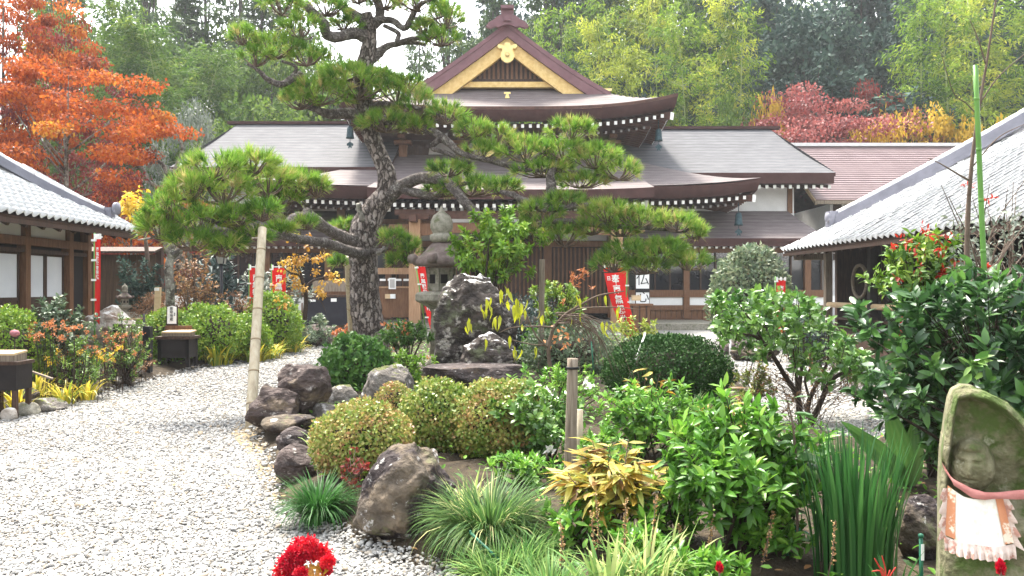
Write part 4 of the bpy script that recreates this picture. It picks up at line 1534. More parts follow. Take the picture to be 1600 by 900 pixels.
for px, Y, top, w, lab in ((215, 64, 2, 190, 'tall leafy tree behind the pale cedar trunk'), (330, 66, 18, 180, 'tall leafy tree filling the sky under the dark cedars'), (455, 66, 30, 170, 'tall leafy tree behind the upper left pine branches')):
    plant('broad', px, Y, top, w, lab)
plant('cedar', 410, 66, -30, 170, 'dense cedar just left of the upper pine crown')
plant('cedar', 290, 64, -20, 160, 'dense cedar above the drooping bamboo on the left slope')
plant('sparse', 455, 64, -60, 200, 'cedar with open branches behind the upper pine crown')
plant('cedar', 90, 62, -120, 220, 'dark cedar behind the orange maple at the left')
plant('broad', 600, 62, 112, 130, 'low tree under the white gap of sky beside the pine trunk')
plant('broad', 528, 60, 95, 150, 'tree seen through the branches left of the pine trunk')
for px, Y, top, w, lab in ((425, 57, 48, 170, 'broad leafy tree left of the upper pine crown'), (495, 59, 62, 150, 'leafy tree behind the upper left pine limb'), (545, 61, 70, 110, 'narrow leafy tree just left of the pine trunk')):
    plant('broad', px, Y, top, w, lab)
plant('sparse', 700, 58, -50, 170, 'open cedar left of the gable peak')
plant('sparse', 655, 66, 20, 120, 'thin cedar by the gap of sky left of the gable')
plant('cedar', 770, 64, -60, 150, 'cedar directly behind the gable peak')
for i, (k, px, Y, top, w) in enumerate((('broad', 1010, 70, -60, 260), ('dark', 880, 72, -60, 240), ('dark', 1120, 70, -90, 260), ('dark', 1470, 68, -110, 280), ('dark', 1590, 70, -120, 280), ('dark', 790, 74, -30, 180))):
    plant(k, px, Y, top, w, ['tall leafy tree at the skyline above the brightest bamboo', 'tall leafy tree at the skyline right of the gable', 'tall leafy tree at the skyline left of the dark evergreens', 'tall leafy tree at the skyline above the yellow trees', 'tall leafy tree at the skyline over the right roof', 'dark tree at the skyline behind the gable ridge'][i])
plant('cedar', 862, 62, -110, 190, 'dark cedar right of the gable peak')
plant('cedar', 935, 66, -120, 200, 'second dark cedar right of the gable peak, further off')
for i, (k, px, Y, top, w, lab) in enumerate((
        ('tbamboo', 838, 52, 40, 90, 'slim bamboo close to the right slope of the gable'),
        ('bamboo', 880, 54, 30, 110, 'green bamboo right of the slim one by the gable'),
        ('ybamboo', 925, 50, 48, 120, 'yellow bamboo above the right end of the gable'),
        ('ybamboo', 985, 48, 70, 130, 'brightest yellow bamboo above the upper roof corner'),
        ('bamboo', 960, 56, 0, 130, 'tall bamboo behind the brightest yellow one'),
        ('ybamboo', 1030, 54, -20, 140, 'tall yellow bamboo above the upper roof bell'),
        ('tbamboo', 1075, 50, 20, 130, 'green bamboo right of the upper roof corner'),
        ('ybamboo', 1118, 52, 15, 130, 'yellow bamboo in front of the dark evergreen'),
        ('tbamboo', 1155, 50, 30, 120, 'bamboo touching the left side of the dark evergreen'),
        ('ybamboo', 1012, 62, -70, 130, 'faint tall bamboo behind the yellow ones'),
        ('bamboo', 1100, 60, -60, 140, 'faint tall bamboo behind the green one'),
        ('bamboo', 1050, 64, -80, 130, 'highest bamboo on the slope above the hall'))):
    plant(k, px, Y, top, w * .8, lab, 'bamboos on the slope right of the hall')
plant('dark', 1000, 58, 90, 220, 'leafy tree under the yellow bamboos')
plant('dark', 905, 58, 95, 180, 'leafy tree behind the right slope of the gable')
plant('dark', 1120, 56, 110, 180, 'leafy tree behind the right wing ridge')
plant('broad', 1130, 47, 150, 110, 'yellow green tree rising from the right wing ridge', base=0)
plant('dark', 1255, 58, 10, 260, 'big dark evergreen with rounded clumps above the red maple')
plant('dark', 1345, 64, -60, 280, 'taller dark evergreen behind the rounded one')
plant('dark', 1195, 66, -30, 220, 'dark evergreen between bamboos and the rounded evergreen')
plant('dark', 1400, 58, 30, 200, 'dark evergreen left of the right hand bamboos')
plant('dark', 1300, 53, 120, 330, 'low dark evergreen shading the ground behind the red maple')
plant('dark', 1560, 62, 20, 260, 'dark evergreen behind the right hand bamboos')
for i, (k, px, Y, top, w, lab) in enumerate((
        ('tbamboo', 1440, 50, -10, 130, 'bamboo with layered sprays right of the dark evergreens'),
        ('tbamboo', 1485, 48, 0, 130, 'bamboo with layered sprays above the yellow tree'),
        ('ybamboo', 1545, 50, -20, 150, 'yellow bamboo at the far right above the tiled roof'),
        ('bamboo', 1595, 52, -10, 140, 'bamboo cut by the right edge'),
        ('tbamboo', 1515, 56, -60, 140, 'taller bamboo behind the layered ones'))):
    plant(k, px, Y, top, w * .85, lab, 'bamboos above the right roof')
plant('pink', 1275, 48, 132, 350, 'faded red maple rising over the right wing roof', base=0)
plant('red', 1360, 49, 122, 170, 'brighter red maple top to the right of the faded one', base=0)
plant('yellow', 1440, 47, 160, 140, 'yellow tree above the maroon roof', base=0)
plant('yellow', 1520, 46, 175, 130, 'yellow tree above the right tiled ridge', base=0)
plant('yellow', 1375, 46, 180, 120, 'yellow tree at the foot of the red maples', base=0)
plant('yellow', 1203, 47, 138, 60, 'small yellow tree beside the faded red maple', base=0)

# the wood further up the slope, one mass
n = 620
xx = rng.uniform(-75, 85, n)
yy = rng.uniform(60, 92, n)
zz = np.minimum(terrain(xx, yy), 24) + rng.uniform(0, 9, n) + np.where(xx > 0, rng.uniform(0, 12, n), 0)
pxs = 800 + xx / yy * F
pys = HOR - (zz - EYE) / yy * F
ok = ~((pxs > 560) & (pxs < 720) & (pys < 150)) & ~((pxs < 560) & (pys < 110)) & ~((pxs < 800) & (pys < 60))
c = np.stack([xx, yy, zz], -1)[ok]
obj('far_woods', inst_mesh('far_woods', D_WIDE, *clumps(c, rng.uniform(1.6, 3.2, len(c)), 90, .6, .7), LM['woods']), kind='stuff')

# ------------------------------------------------------------------ the old pine
pine = thing('pine_tree', 'old crooked garden pine with cloud shaped pads of needles on long propped limbs', 'pine', (X(576, 14), 14, .1))


def limb(name, ctrl, m, n=40, sides=10, jit=.1, bumps=.25):
    """ctrl: (px, py, depth, radius)."""
    A = spline([(*P(a, b, c), r) for a, b, c, r in ctrl], n)
    b = MB()
    b.tube([Vector(p[:3]) for p in A], [max(p[3], .006) for p in A], sides, jit=jit)
    if bumps:
        for i, v in enumerate(b.v):
            k = noise.noise(Vector(v) * 6) * .035 * bumps
            b.v[i] = (v[0] + k, v[1] + k, v[2] + k * .3)
    return b.build(name, m, pine)


A = spline([(*P(a, b, 14), r) for a, b, r in ((590, 600, .42), (583, 560, .37), (577, 515, .325), (571, 470, .3), (569, 425, .285), (567, 385, .29), (572, 352, .285), (586, 325, .235), (603, 302, .2), (604, 272, .185),
                                                (592, 240, .17), (579, 208, .175), (570, 172, .175), (567, 135, .17), (570, 105, .165), (577, 72, .15), (577, 45, .14), (572, 22, .12))], 150)
b = MB()
b.tube([Vector(p[:3]) for p in A], [p[3] * .88 for p in A], 34)
for i, v in enumerate(b.v):
    q = Vector(v)
    ax_ = Vector(A[min(i // 34, len(A) - 1)][:3])
    d = (q - ax_)
    if d.length < 1e-4: continue
    vo = noise.voronoi(Vector((q.x * 9, q.y * 9, q.z * 5.2)))[0]
    plate = min(1.0, (vo[1] - vo[0]) * 3.2)
    r = d.length
    k = 1 + (plate - .6) * .1 + noise.noise(q * 2.4) * .1
    b.v[i] = tuple(ax_ + d * k)
b.build('trunk', M['bark'], pine)
L_ = [
    [(574, 398, 13.9, .1), (545, 392, 13.2, .085), (510, 380, 12.5, .075), (470, 374, 11.8, .068), (430, 366, 11.2, .06), (400, 362, 10.6, .07), (360, 365, 10.2, .055), (310, 362, 10, .04), (270, 352, 10, .02)],
    [(572, 374, 14, .14), (545, 374, 13.7, .11), (515, 360, 13.3, .095), (495, 347, 13, .1), (482, 336, 12.8, .09), (478, 330, 12.7, .07)],
    [(486, 340, 12.8, .1), (462, 342, 12.4, .1), (448, 352, 12.1, .08), (430, 345, 11.8, .06), (410, 330, 11.4, .05), (370, 322, 10.8, .04), (320, 315, 10.4, .02)],
    [(440, 340, 12, .07), (452, 310, 11.8, .05), (440, 290, 11.5, .04), (410, 285, 11.2, .02)],
    [(400, 362, 10.6, .05), (365, 340, 10.4, .035), (330, 300, 10.3, .03), (320, 275, 10.3, .015)],
    [(370, 350, 10.3, .035), (330, 345, 10.1, .03), (275, 320, 10, .02), (262, 300, 10, .012)],
    [(598, 312, 14, .16), (625, 292, 13.9, .12), (655, 279, 13.7, .1), (690, 281, 13.5, .09), (712, 298, 13.3, .085), (728, 318, 13.2, .08), (752, 338, 13.1, .07), (790, 352, 13, .06), (830, 352, 12.9, .055), (880, 345, 12.8, .05), (940, 352, 12.7, .045), (1000, 356, 12.6, .03), (1075, 362, 12.5, .015)],
    [(622, 294, 13.9, .07), (645, 300, 13.8, .08), (680, 306, 13.7, .065), (700, 292, 13.6, .05), (740, 285, 13.5, .03)],
    [(782, 300, 13.2, .03), (800, 304, 13.1, .05), (822, 315, 13, .06), (850, 326, 12.9, .065), (880, 325, 12.8, .05), (925, 318, 12.7, .03)],
    [(857, 326, 12.9, .1), (862, 300, 12.9, .09), (860, 275, 12.9, .07), (868, 258, 12.9, .03)],
    [(574, 200, 14, .13), (600, 188, 13.9, .09), (640, 192, 13.8, .075), (680, 208, 13.6, .075), (700, 222, 13.5, .07), (722, 240, 13.4, .05), (770, 252, 13.3, .045), (820, 265, 13.2, .04), (890, 268, 13.1, .03), (965, 278, 13, .015)],
    [(690, 215, 13.5, .05), (675, 230, 13.6, .045), (695, 238, 13.5, .04), (735, 255, 13.4, .03)],
    [(820, 262, 13.2, .03), (850, 235, 13.1, .03), (885, 215, 13.1, .015)],
    [(572, 192, 14, .13), (550, 178, 13.9, .1), (515, 178, 13.7, .08), (490, 170, 13.5, .05), (460, 160, 13.4, .02)],
    [(572, 180, 14, .1), (590, 165, 13.9, .07), (625, 165, 13.7, .05), (665, 172, 13.6, .03), (705, 188, 13.5, .012)],
    [(574, 58, 14, .12), (552, 52, 13.8, .1), (530, 58, 13.6, .09), (512, 55, 13.5, .09), (506, 38, 13.4, .08), (490, 20, 13.3, .07), (470, 5, 13.2, .05), (430, -10, 13.1, .03)],
    [(572, 35, 14, .11), (545, 18, 13.9, .08), (525, 2, 13.7, .06), (505, -12, 13.5, .04)],
    [(578, 40, 14, .11), (592, 30, 14.1, .09), (592, 8, 14.1, .08), (580, -12, 14.2, .06)],
    [(586, 32, 14, .07), (612, 32, 13.9, .06), (632, 44, 13.8, .055), (644, 25, 13.7, .05), (655, 8, 13.6, .04), (690, -8, 13.5, .02)],
    [(575, 96, 14, .1), (590, 84, 14.1, .09), (606, 72, 14.1, .06), (640, 66, 14, .045), (665, 70, 13.9, .03)],
    [(600, 40, 14, .035), (622, 52, 13.9, .04), (622, 66, 13.9, .045), (645, 60, 13.8, .04), (680, 58, 13.7, .03), (700, 45, 13.6, .012)],
    [(645, 28, 13.7, .03), (672, 32, 13.6, .025), (700, 22, 13.5, .012)],
    [(500, 178, 13.7, .05), (490, 150, 13.6, .05), (470, 118, 13.4, .06), (455, 124, 13.3, .06), (440, 132, 13.2, .055), (420, 125, 13.1, .045), (403, 110, 13, .03), (385, 100, 12.9, .012)],
    [(455, 124, 13.3, .04), (462, 105, 13.3, .03), (440, 95, 13.2, .02)],
    [(578, 392, 13.9, .06), (592, 392, 13.7, .045), (605, 388, 13.6, .03)],
]
for c_ in L_:
    limb('limb', c_, M['pine_limb'])
limb('branch_stub', [(568, 345, 13.8, .06), (562, 330, 13.75, .05), (560, 318, 13.7, .045)], M['lichen_bark'], 12, 8)
limb('branch_stub', [(590, 396, 13.7, .04), (600, 392, 13.6, .03), (606, 386, 13.6, .018)], M['lichen_bark'], 10, 7)

PADS = [  # px, py, half width, half height, depth, yellowness
    (335, 268, 62, 30, 10.2, .1), (392, 262, 52, 26, 10.6, .25), (300, 300, 44, 28, 10.0, .15), (350, 302, 60, 32, 10.2, .25), (418, 290, 60, 32, 10.9, .22), (266, 330, 42, 34, 9.9, .05), (310, 348, 52, 26, 10, .05), (365, 345, 44, 22, 10.2, 0),
    (470, 290, 36, 26, 11.2, .15), (496, 296, 20, 22, 11.2, .2), (250, 362, 34, 24, 9.9, .1), (300, 380, 50, 20, 10, .0), (410, 335, 34, 18, 10.2, -.1), (232, 350, 16, 18, 9.9, .15), (345, 392, 22, 14, 10.2, 0), (440, 312, 40, 16, 11.2, .1),
    (500, 150, 62, 26, 13.5, .1), (560, 138, 90, 32, 13.7, .1), (620, 145, 60, 32, 13.7, .12), (655, 172, 42, 30, 13.6, .15), (698, 182, 34, 22, 13.5, .12), (605, 196, 56, 20, 13.6, .1), (540, 118, 52, 14, 13.9, .1), (470, 160, 34, 20, 13.4, .1), (650, 200, 32, 14, 13.6, .2), (740, 205, 34, 16, 13.4, .15),
    (700, 268, 44, 14, 13.5, .1), (735, 296, 60, 20, 13.6, .05), (690, 300, 34, 14, 13.7, .0), (780, 295, 40, 14, 13.6, .05),
    (772, 218, 44, 20, 13.3, .2), (752, 238, 36, 16, 13.4, .2), (822, 240, 52, 26, 13.2, .15), (892, 208, 48, 20, 13.1, .2), (880, 240, 56, 20, 13.1, .15), (850, 268, 56, 16, 13.2, .15), (930, 250, 52, 24, 13, .2), (968, 270, 44, 20, 13, .25), (905, 286, 52, 14, 13.1, .2),
    (885, 318, 40, 14, 12.9, .1), (846, 336, 46, 22, 12.9, .15), (835, 366, 44, 34, 12.9, .1), (882, 372, 40, 26, 12.9, .1), (950, 336, 56, 22, 12.7, .25), (1000, 346, 52, 20, 12.6, .2), (1058, 352, 40, 18, 12.5, .22), (1085, 366, 22, 12, 12.5, .2), (925, 358, 34, 16, 12.8, .2), (970, 362, 30, 12, 12.7, .15),
    (985, 395, 46, 20, 12.6, .05), (1030, 400, 50, 20, 12.5, .1), (1078, 412, 34, 18, 12.4, .1), (960, 415, 40, 18, 12.6, .05), (1010, 420, 40, 14, 12.5, .05), (1040, 388, 34, 12, 12.5, .1),
    (480, 352, 22, 11, 12.4, .05), (395, 374, 34, 14, 10.4, .05), (352, 384, 36, 14, 10.1, .05), (440, 362, 26, 10, 11.4, .0),
    (616, 380, 30, 22, 13.5, .0), (638, 392, 24, 20, 13.5, .0), (622, 410, 16, 12, 13.5, 0), (540, 358, 24, 14, 14.2, 0), (537, 388, 16, 10, 14.2, 0), (530, 412, 14, 10, 14.3, -.1),
    (430, 78, 46, 26, 13.1, .05), (470, 48, 40, 24, 13.2, .05), (400, 92, 30, 22, 13, .05), (480, 92, 40, 20, 13.3, .05), (510, 15, 44, 18, 13.5, 0), (560, -5, 50, 20, 13.9, 0), (540, 40, 30, 12, 13.8, 0), (600, 5, 40, 16, 14.0, 0), (655, 8, 50, 18, 13.6, .1), (698, 30, 34, 26, 13.5, .1), (690, 62, 34, 18, 13.6, .1), (665, 45, 22, 10, 13.7, .1), (440, 12, 40, 22, 13.1, 0), (380, 60, 24, 18, 12.9, .1),
]


def tufts(pad):
    px, py, hw, hh, Y, ye = pad
    c = P(px, py, Y)
    rx, rz = hw / F * Y, hh / F * Y
    n = int((20 + 62 * rx * (rx * .8 + rz) * 2.0) * (.9 if py < 105 else 1))
    d = rdir(n)
    d[:, 2] = np.where(d[:, 2] < -.25, -d[:, 2], d[:, 2])
    k = rng.uniform(.55, 1.0, (n, 1)) ** .5
    pos = np.array(c) + d * k * np.array([rx, rx * .8, rz]) * .86
    ax = unit(d * np.array([.8, .8, .6]) + np.array([0, 0, .75]) + rng.normal(size=(n, 3)) * .25)
    tv = .52 + ye * .8 + rng.normal(size=n) * .19
    return pos, ax, tv


NT = 34
for pad in PADS:
    pos, ax, tv = tufts(pad)
    n = len(pos)
    e = unit(rng.normal(size=(n, NT, 3)))
    spread = rng.uniform(.2, .95, (n, NT, 1))
    d = unit(ax[:, None, :] + e * spread)
    old = rng.uniform(size=(n, NT)) < .07
    d[old] = unit(d[old] + np.array([0, 0, -1.1]))
    loc = np.repeat(pos[:, None, :], NT, 1) + d * .012 + ax[:, None, :] * rng.uniform(-.05, .03, (n, NT, 1))
    size = rng.uniform(.11, .175, (n, NT)) * rng.uniform(.75, 1.15, (n, 1))
    v = np.repeat(tv[:, None], NT, 1) + rng.normal(size=(n, NT)) * .1
    v[old] = rng.uniform(.8, 1, old.sum())
    me = inst_mesh('needle_pad', T_needle(.075), frames(d.reshape(-1, 3), rng.normal(size=(n * NT, 3))), loc.reshape(-1, 3), size.ravel(), v.ravel(), LM['needle'])
    pd = obj('needle_pad', me, pine, kind='stuff')
    # bare twigs under the pad
    tb = MB()
    px, py, hw, hh, Y, ye = pad
    c = P(px, py + hh * .55, Y)
    for i in rng.choice(n, min(n, 16), False):
        q = Vector(pos[i])
        mid = c.lerp(q, .5) + Vector((0, 0, -.04))
        tb.tube([c, mid, q], [.016, .011, .005], 4, cap=False)
    tb.build('twigs', M['twig'], pd, kind='stuff')
# ------------------------------------------------------------------ rocks
def rock(label, loc, size, seed, m, cuts=9, rot=0.0, rough=.09, name='rock', sub=4, shear=(0, 0), keep=None, sink=.12, cat='rock', group=None):
    """A faceted stone: a ball cut by planes, then roughened; LOC is the middle of its foot, SIZE its width, depth and height."""
    r_ = np.random.default_rng(seed)
    bm = bmesh.new()
    bmesh.ops.create_icosphere(bm, subdivisions=sub + 1, radius=1)
    V = np.array([v.co[:] for v in bm.verts])
    Fs = np.array([[v.index for v in f.verts] for f in bm.faces])
    bm.free()
    for i in range(cuts):
        n = unit(r_.normal(size=3) * np.array([1, 1, .8]))
        d = r_.uniform(.55, .85)
        k = V @ n - d
        V = V - np.clip(k, 0, None)[:, None] * n[None] * .92
    if keep is not None: V = keep(V)
    off = Vector((seed * 3.7, seed * 1.3, 0))
    N = unit(V)
    disp = np.array([rough * (noise.fractal(Vector(p) * 2.1 + off, .9, 2.0, 5) * .8 - abs(noise.noise(Vector((p[0] * 2, p[1] * 2, p[2] * 5)) + off)) * .5) for p in V])
    V = V + N * disp[:, None]
    lo, hi = V.min(0), V.max(0)
    V = (V - (lo + hi) / 2) / (hi - lo)
    V[:, 0] += shear[0] * (V[:, 2] + .5)
    V[:, 1] += shear[1] * (V[:, 2] + .5)
    V = V * np.array(size)
    c, s = math.cos(rot), math.sin(rot)
    V = np.stack([V[:, 0] * c - V[:, 1] * s, V[:, 0] * s + V[:, 1] * c, V[:, 2] + size[2] * (.5 - sink)], -1)
    me = mesh_np(name, V, Fs, m, None, True)
    return tag(obj(name, me, None, Matrix.Translation(Vector(loc))), label, cat, group)


def blocky(V):
    """Squarer, with a hollow under an overhang in front and a top that slopes to the right."""
    W_ = np.sign(V) * np.abs(V) ** .62
    fr = np.clip(-W_[:, 1], 0, 1)
    W_[:, 1] += .55 * fr * np.exp(-((W_[:, 2] + .12) / .34) ** 2) * np.exp(-((W_[:, 0] - .05) / .6) ** 2)
    up = np.clip(W_[:, 2], 0, 1)
    W_[:, 2] -= up * (.28 * np.clip(W_[:, 0] + .1, 0, 2) + .1 * np.clip(-W_[:, 0] - .3, 0, 1))
    return W_


def at(px, Y, dz=0.0):
    x = X(px, Y)
    return Vector((x, Y, bz(x, Y) + dz))


def rsize(w, h, Y, d=.8):
    return (w / F * Y, w / F * Y * d, h / F * Y)


rock('large brown boulder with white blotches at the gravel edge, right of the dark grass clump', at(612, 4.85, -.05), (.58, .46, .66), 3, M['boulder'], 12, .2, .14, shear=(.3, 0))
rock('tall reddish dark rock, right one of the pair beside the dry bamboo pole', at(476, 8.6), rsize(84, 98, 8.6), 8, M['purple_rock'], 14, .1, .15)
rock('low streaked dark rock touching the dry bamboo pole', at(428, 8.3), rsize(88, 80, 8.3), 11, M['purple_rock'], 13, .3, .15)
rock('flat tan stone at the foot of the dark rocks', at(452, 8.0), rsize(84, 30, 8.0, 1.0), 12, M['boulder'], 5, .2, .06, sub=3)
rock('dark flat stone with a pale spotted side at the path edge', at(468, 7.0), rsize(72, 52, 7.0), 13, M['dark_rock'], 7, .6, .09)
rock('smooth dark stone behind the dark grass clump', at(462, 6.2), rsize(66, 62, 6.2), 14, M['purple_rock'], 6, .2, .06)
rock('small grey stone between the dark rocks and the azalea', at(508, 8.6), rsize(50, 32, 8.6), 15, M['stone'], 7, .2, .08, sub=3)
rock('grey rock with a pointed top under the round green bush', at(601, 9.4), rsize(82, 74, 9.4), 16, M['stone'], 9, .1, .12, shear=(.15, 0))
rock('low mossy grey stone left of the pointed grey rock', at(536, 9.5), rsize(56, 34, 9.5), 17, M['stone'], 7, .3, .1, sub=3)
rock('standing rock with its lit top painted white, largest in the middle of the garden', at(744, 11.4), rsize(132, 202, 11.4, .75), 21, M['lit_top_rock'], 6, .12, .2, shear=(-.02, 0), keep=blocky)
rock('rock with a painted lit top leaning before the standing rock', at(765, 10.75), rsize(95, 105, 10.75, .8), 26, M['lit_top_rock'], 9, .4, .18)
rock('flat topped slab rock below the standing rock', at(738, 10.2, .0), rsize(156, 62, 10.2, .7), 23, M['dark_rock'], 6, .05, .08,
     keep=lambda V: np.stack([V[:, 0], V[:, 1], np.clip(V[:, 2], -1, .28 + .05 * V[:, 0])], -1))
rock('big rock with its lit top painted white behind the left red banner', at(184, 16.2, -.05), rsize(108, 100, 16.2), 31, M['pale_rock'], 7, .1, .1)
rock('brown rock at the end of the left bed before the hall', at(492, 21.5), rsize(58, 34, 21.5), 32, M['purple_rock'], 8, .1, .1, sub=3)
rock('brown rock behind the iris leaves beside the statue', at(1440, 4.1, .0), rsize(84, 110, 4.1), 34, M['boulder'], 6, .1, .07)
rock('tan rock in the right bed below the camellia tree', at(1178, 17.0), rsize(78, 40, 17), 35, M['boulder'], 8, .1, .08, sub=3)
rock('low rock at the right path edge behind the big laurel', at(1352, 11.5), rsize(60, 32, 11.5), 36, M['stone'], 8, .1, .08, sub=3)
rock('small reddish rock beside the round topiary', at(1150, 18.6), rsize(50, 30, 18.6), 37, M['purple_rock'], 8, .1, .08, sub=3)
for i, (px, Y, w, h, m, lab) in enumerate((
        (40, 9.75, 40, 24, 'granite', 'smooth grey green stone edging the left bed'), (14, 9.4, 24, 22, 'pale_rock', 'small pale stone at the left edge of the gravel'),
        (76, 10.1, 60, 24, 'stone', 'long mossy stone edging the left bed'), (38, 10.3, 44, 30, 'boulder', 'orange brown stone behind the smooth grey green one'),
        (186, 12.6, 26, 12, 'pale_rock', 'little pale stone below the chrysanthemums'), (150, 11.7, 22, 12, 'stone', 'little grey stone below the yellow lily leaves'),
        (128, 16.4, 28, 30, 'granite', 'square mossy stone stub before the dark doorway'), (215, 13.4, 24, 12, 'stone', 'little stone by the black gate'))):
    rock(lab, at(px, Y), rsize(w, h, Y), 50 + i, M[m], 5, i * .5, .05, sub=3, cat='stone', name='edging_stone')


# ------------------------------------------------------------------ bushes
def lm(name, cols, rough=.42, transl=.25, **k):
    LM[name] = leafmat(name, cols, rough, transl, **k)


lm('azalea', [(.06, .13, .02), (.15, .24, .035), (.3, .33, .08), (.4, .27, .1), (.36, .14, .07)])
lm('box', [(.02, .07, .012), (.045, .13, .022), (.09, .2, .035), (.14, .26, .05)], .4, .3, spec=.3)
lm('yew', [(.01, .036, .007), (.022, .066, .012), (.05, .115, .024)], .6, .12, spec=.12)
lm('camellia', [(.03, .1, .016), (.075, .18, .028), (.15, .28, .05), (.25, .36, .085)], .3, .3, spec=.6)
lm('laurel', [(.02, .06, .018), (.042, .105, .03), (.085, .2, .04), (.17, .29, .06)], .3, .32, spec=.5)
lm('lush', [(.04, .12, .014), (.09, .24, .025), (.17, .35, .04), (.27, .43, .07)], .34, .36)
lm('bright', [(.09, .2, .015), (.16, .32, .025), (.25, .4, .04), (.45, .42, .06)], .4, .4)
lm('hedge', [(.05, .13, .012), (.12, .23, .02), (.21, .33, .035), (.36, .38, .05)], .45, .3)
lm('grey_bush', [(.04, .075, .04), (.08, .13, .07), (.14, .2, .11), (.25, .27, .15)], .45, .25)
lm('blue_bush', [(.014, .03, .03), (.03, .06, .055), (.06, .1, .08)], .5, .15)
lm('rust', [(.1, .05, .025), (.18, .09, .04), (.27, .14, .06), (.3, .2, .08)], .6, .3)
lm('blade_dark', [(.014, .06, .012), (.03, .11, .02), (.07, .18, .035)], .5, .3, spec=.2)
lm('blade_green', [(.03, .08, .02), (.06, .14, .035), (.16, .26, .06), (.55, .52, .25)], .5, .4, spec=.2)
lm('blade_iris', [(.02, .075, .02), (.035, .12, .028), (.075, .19, .045)], .42, .35, spec=.3)
lm('blade_pale', [(.06, .16, .04), (.13, .26, .07), (.3, .4, .12), (.6, .6, .26)], .5, .4, spec=.2)
lm('sasa', [(.17, .08, .018), (.34, .22, .026), (.44, .37, .05), (.5, .46, .15), (.2, .3, .04)], .5, .4)
lm('lily', [(.08, .19, .02), (.25, .33, .035), (.6, .47, .04), (.75, .6, .1)], .45, .35)
lm('red_leaf', [(.25, .02, .015), (.42, .035, .02), (.55, .07, .03)], .5, .35)
lm('red_petal', [(.42, .004, .02), (.6, .004, .03), (.7, .012, .015)], .6, .3)
lm('orange_petal', [(.4, .1, .04), (.52, .19, .07), (.58, .3, .13)], .6, .3)
lm('yellow_petal', [(.26, .31, .015), (.36, .38, .02), (.44, .42, .04)], .5, .45)
lm('white_petal', [(.72, .7, .64), (.8, .78, .74)], .6, .3)
lm('aspidistra', [(.045, .13, .03), (.09, .2, .045), (.17, .28, .09)], .35, .3)
lm('gold', [(.45, .27, .02), (.6, .4, .03), (.66, .5, .08)], .55, .4)
lm('persimmon', [(.3, .13, .02), (.42, .22, .025), (.5, .32, .04), (.5, .4, .08)], .55, .4)
lm('litter', [(.2, .09, .03), (.36, .2, .08), (.5, .38, .2)], .8, .1)
T_LEAF, T_BROAD, T_LANCE = T_leaf(.42), T_leaf(.52, .05, .2), T_leaf(.22, .04, .3)


def lumpy(n, c, r, seed, flat_bottom=.25, lump=.12, inner=.82, outer=1.02):
    """Points on a clipped shrub's skin and their outward directions."""
    d = rdir(n)
    d[:, 2] = np.where(d[:, 2] < -flat_bottom, abs(d[:, 2]), d[:, 2])
    d = unit(d)
    k = np.array([1 + lump * noise.noise(Vector(q) * 2.6 + Vector((seed, 0, 0))) + lump * .5 * noise.noise(Vector(q) * 6 + Vector((0, seed, 0))) for q in d])
    p = d * np.asarray(r) * (k * rng.uniform(inner, outer, n))[:, None] + np.asarray(c)
    return p, unit(d / np.asarray(r))


def skin_leaves(p, nrm, size, jit=.7, outw=.45, v0=.5, vs=.25, seed=0):
    n = len(p)
    d = nrm * outw + rng.normal(size=(n, 3)) * jit + np.array([0, 0, .25])
    up = unit(nrm + rng.normal(size=(n, 3)) * .4)
    v = v0 + np.array([noise.noise(Vector(q) * 7 + Vector((seed, 3, 1))) for q in p]) * vs * 1.3 + rng.normal(size=n) * vs * .6
    return frames(d, np.cross(np.cross(d, up), d) + 1e-6), p, size * rng.uniform(.65, 1.3, n), v


def clipped_bush(label, px, Y, w, h, material, n, size, cat='bush', tmpl=None, seed=1, name='clipped_bush', m_core='dark_twig', group=None, z0=None, v0=.5, lump=.1, dxy=.85):
    c = at(px, Y)
    if z0 is not None: c.z = z0
    t = thing(name, label, cat, c, group)
    rx, hh = w / 2 / F * Y, h / F * Y
    zc = hh * .42
    p, nr = lumpy(n, (0, 0, 0), (rx, rx * dxy, hh - zc), seed, .85, lump, .8, 1.05 if lump < .07 else 1.1)
    p[:, 2] = np.where(p[:, 2] < 0, p[:, 2] / (hh - zc) * zc * 1.1, p[:, 2])
    p = p + np.array([c.x, c.y, c.z + zc])
    tm = tmpl or T_diamond(.55)
    obj('foliage', inst_mesh('foliage', tm, *skin_leaves(p, nr, size, v0=v0, seed=seed), LM[material]), t, kind='stuff')
    b = MB()
    for i in range(12):
        a = rng.uniform(0, 6.28)
        q = Vector((c.x + math.cos(a) * rx * .6, c.y + math.sin(a) * rx * .55, c.z + hh * rng.uniform(.45, .8)))
        b.tube([(c.x + math.cos(a) * rx * .15, c.y + math.sin(a) * rx * .15, c.z - .03), c.lerp(q, .6), q], [.014 * Y / 7, .01 * Y / 7, .005], 5, cap=False)
    b.build('stems', M[m_core], t, kind='stuff')
    core = MB()
    core.lathe([(rx * .2, 0), (rx * .5, zc * .6), (rx * .62, zc), (rx * .52, zc + (hh - zc) * .5), (rx * .2, hh * .75)], c, 14)
    core.build('inner_growth', M[m_core], t)
    return t


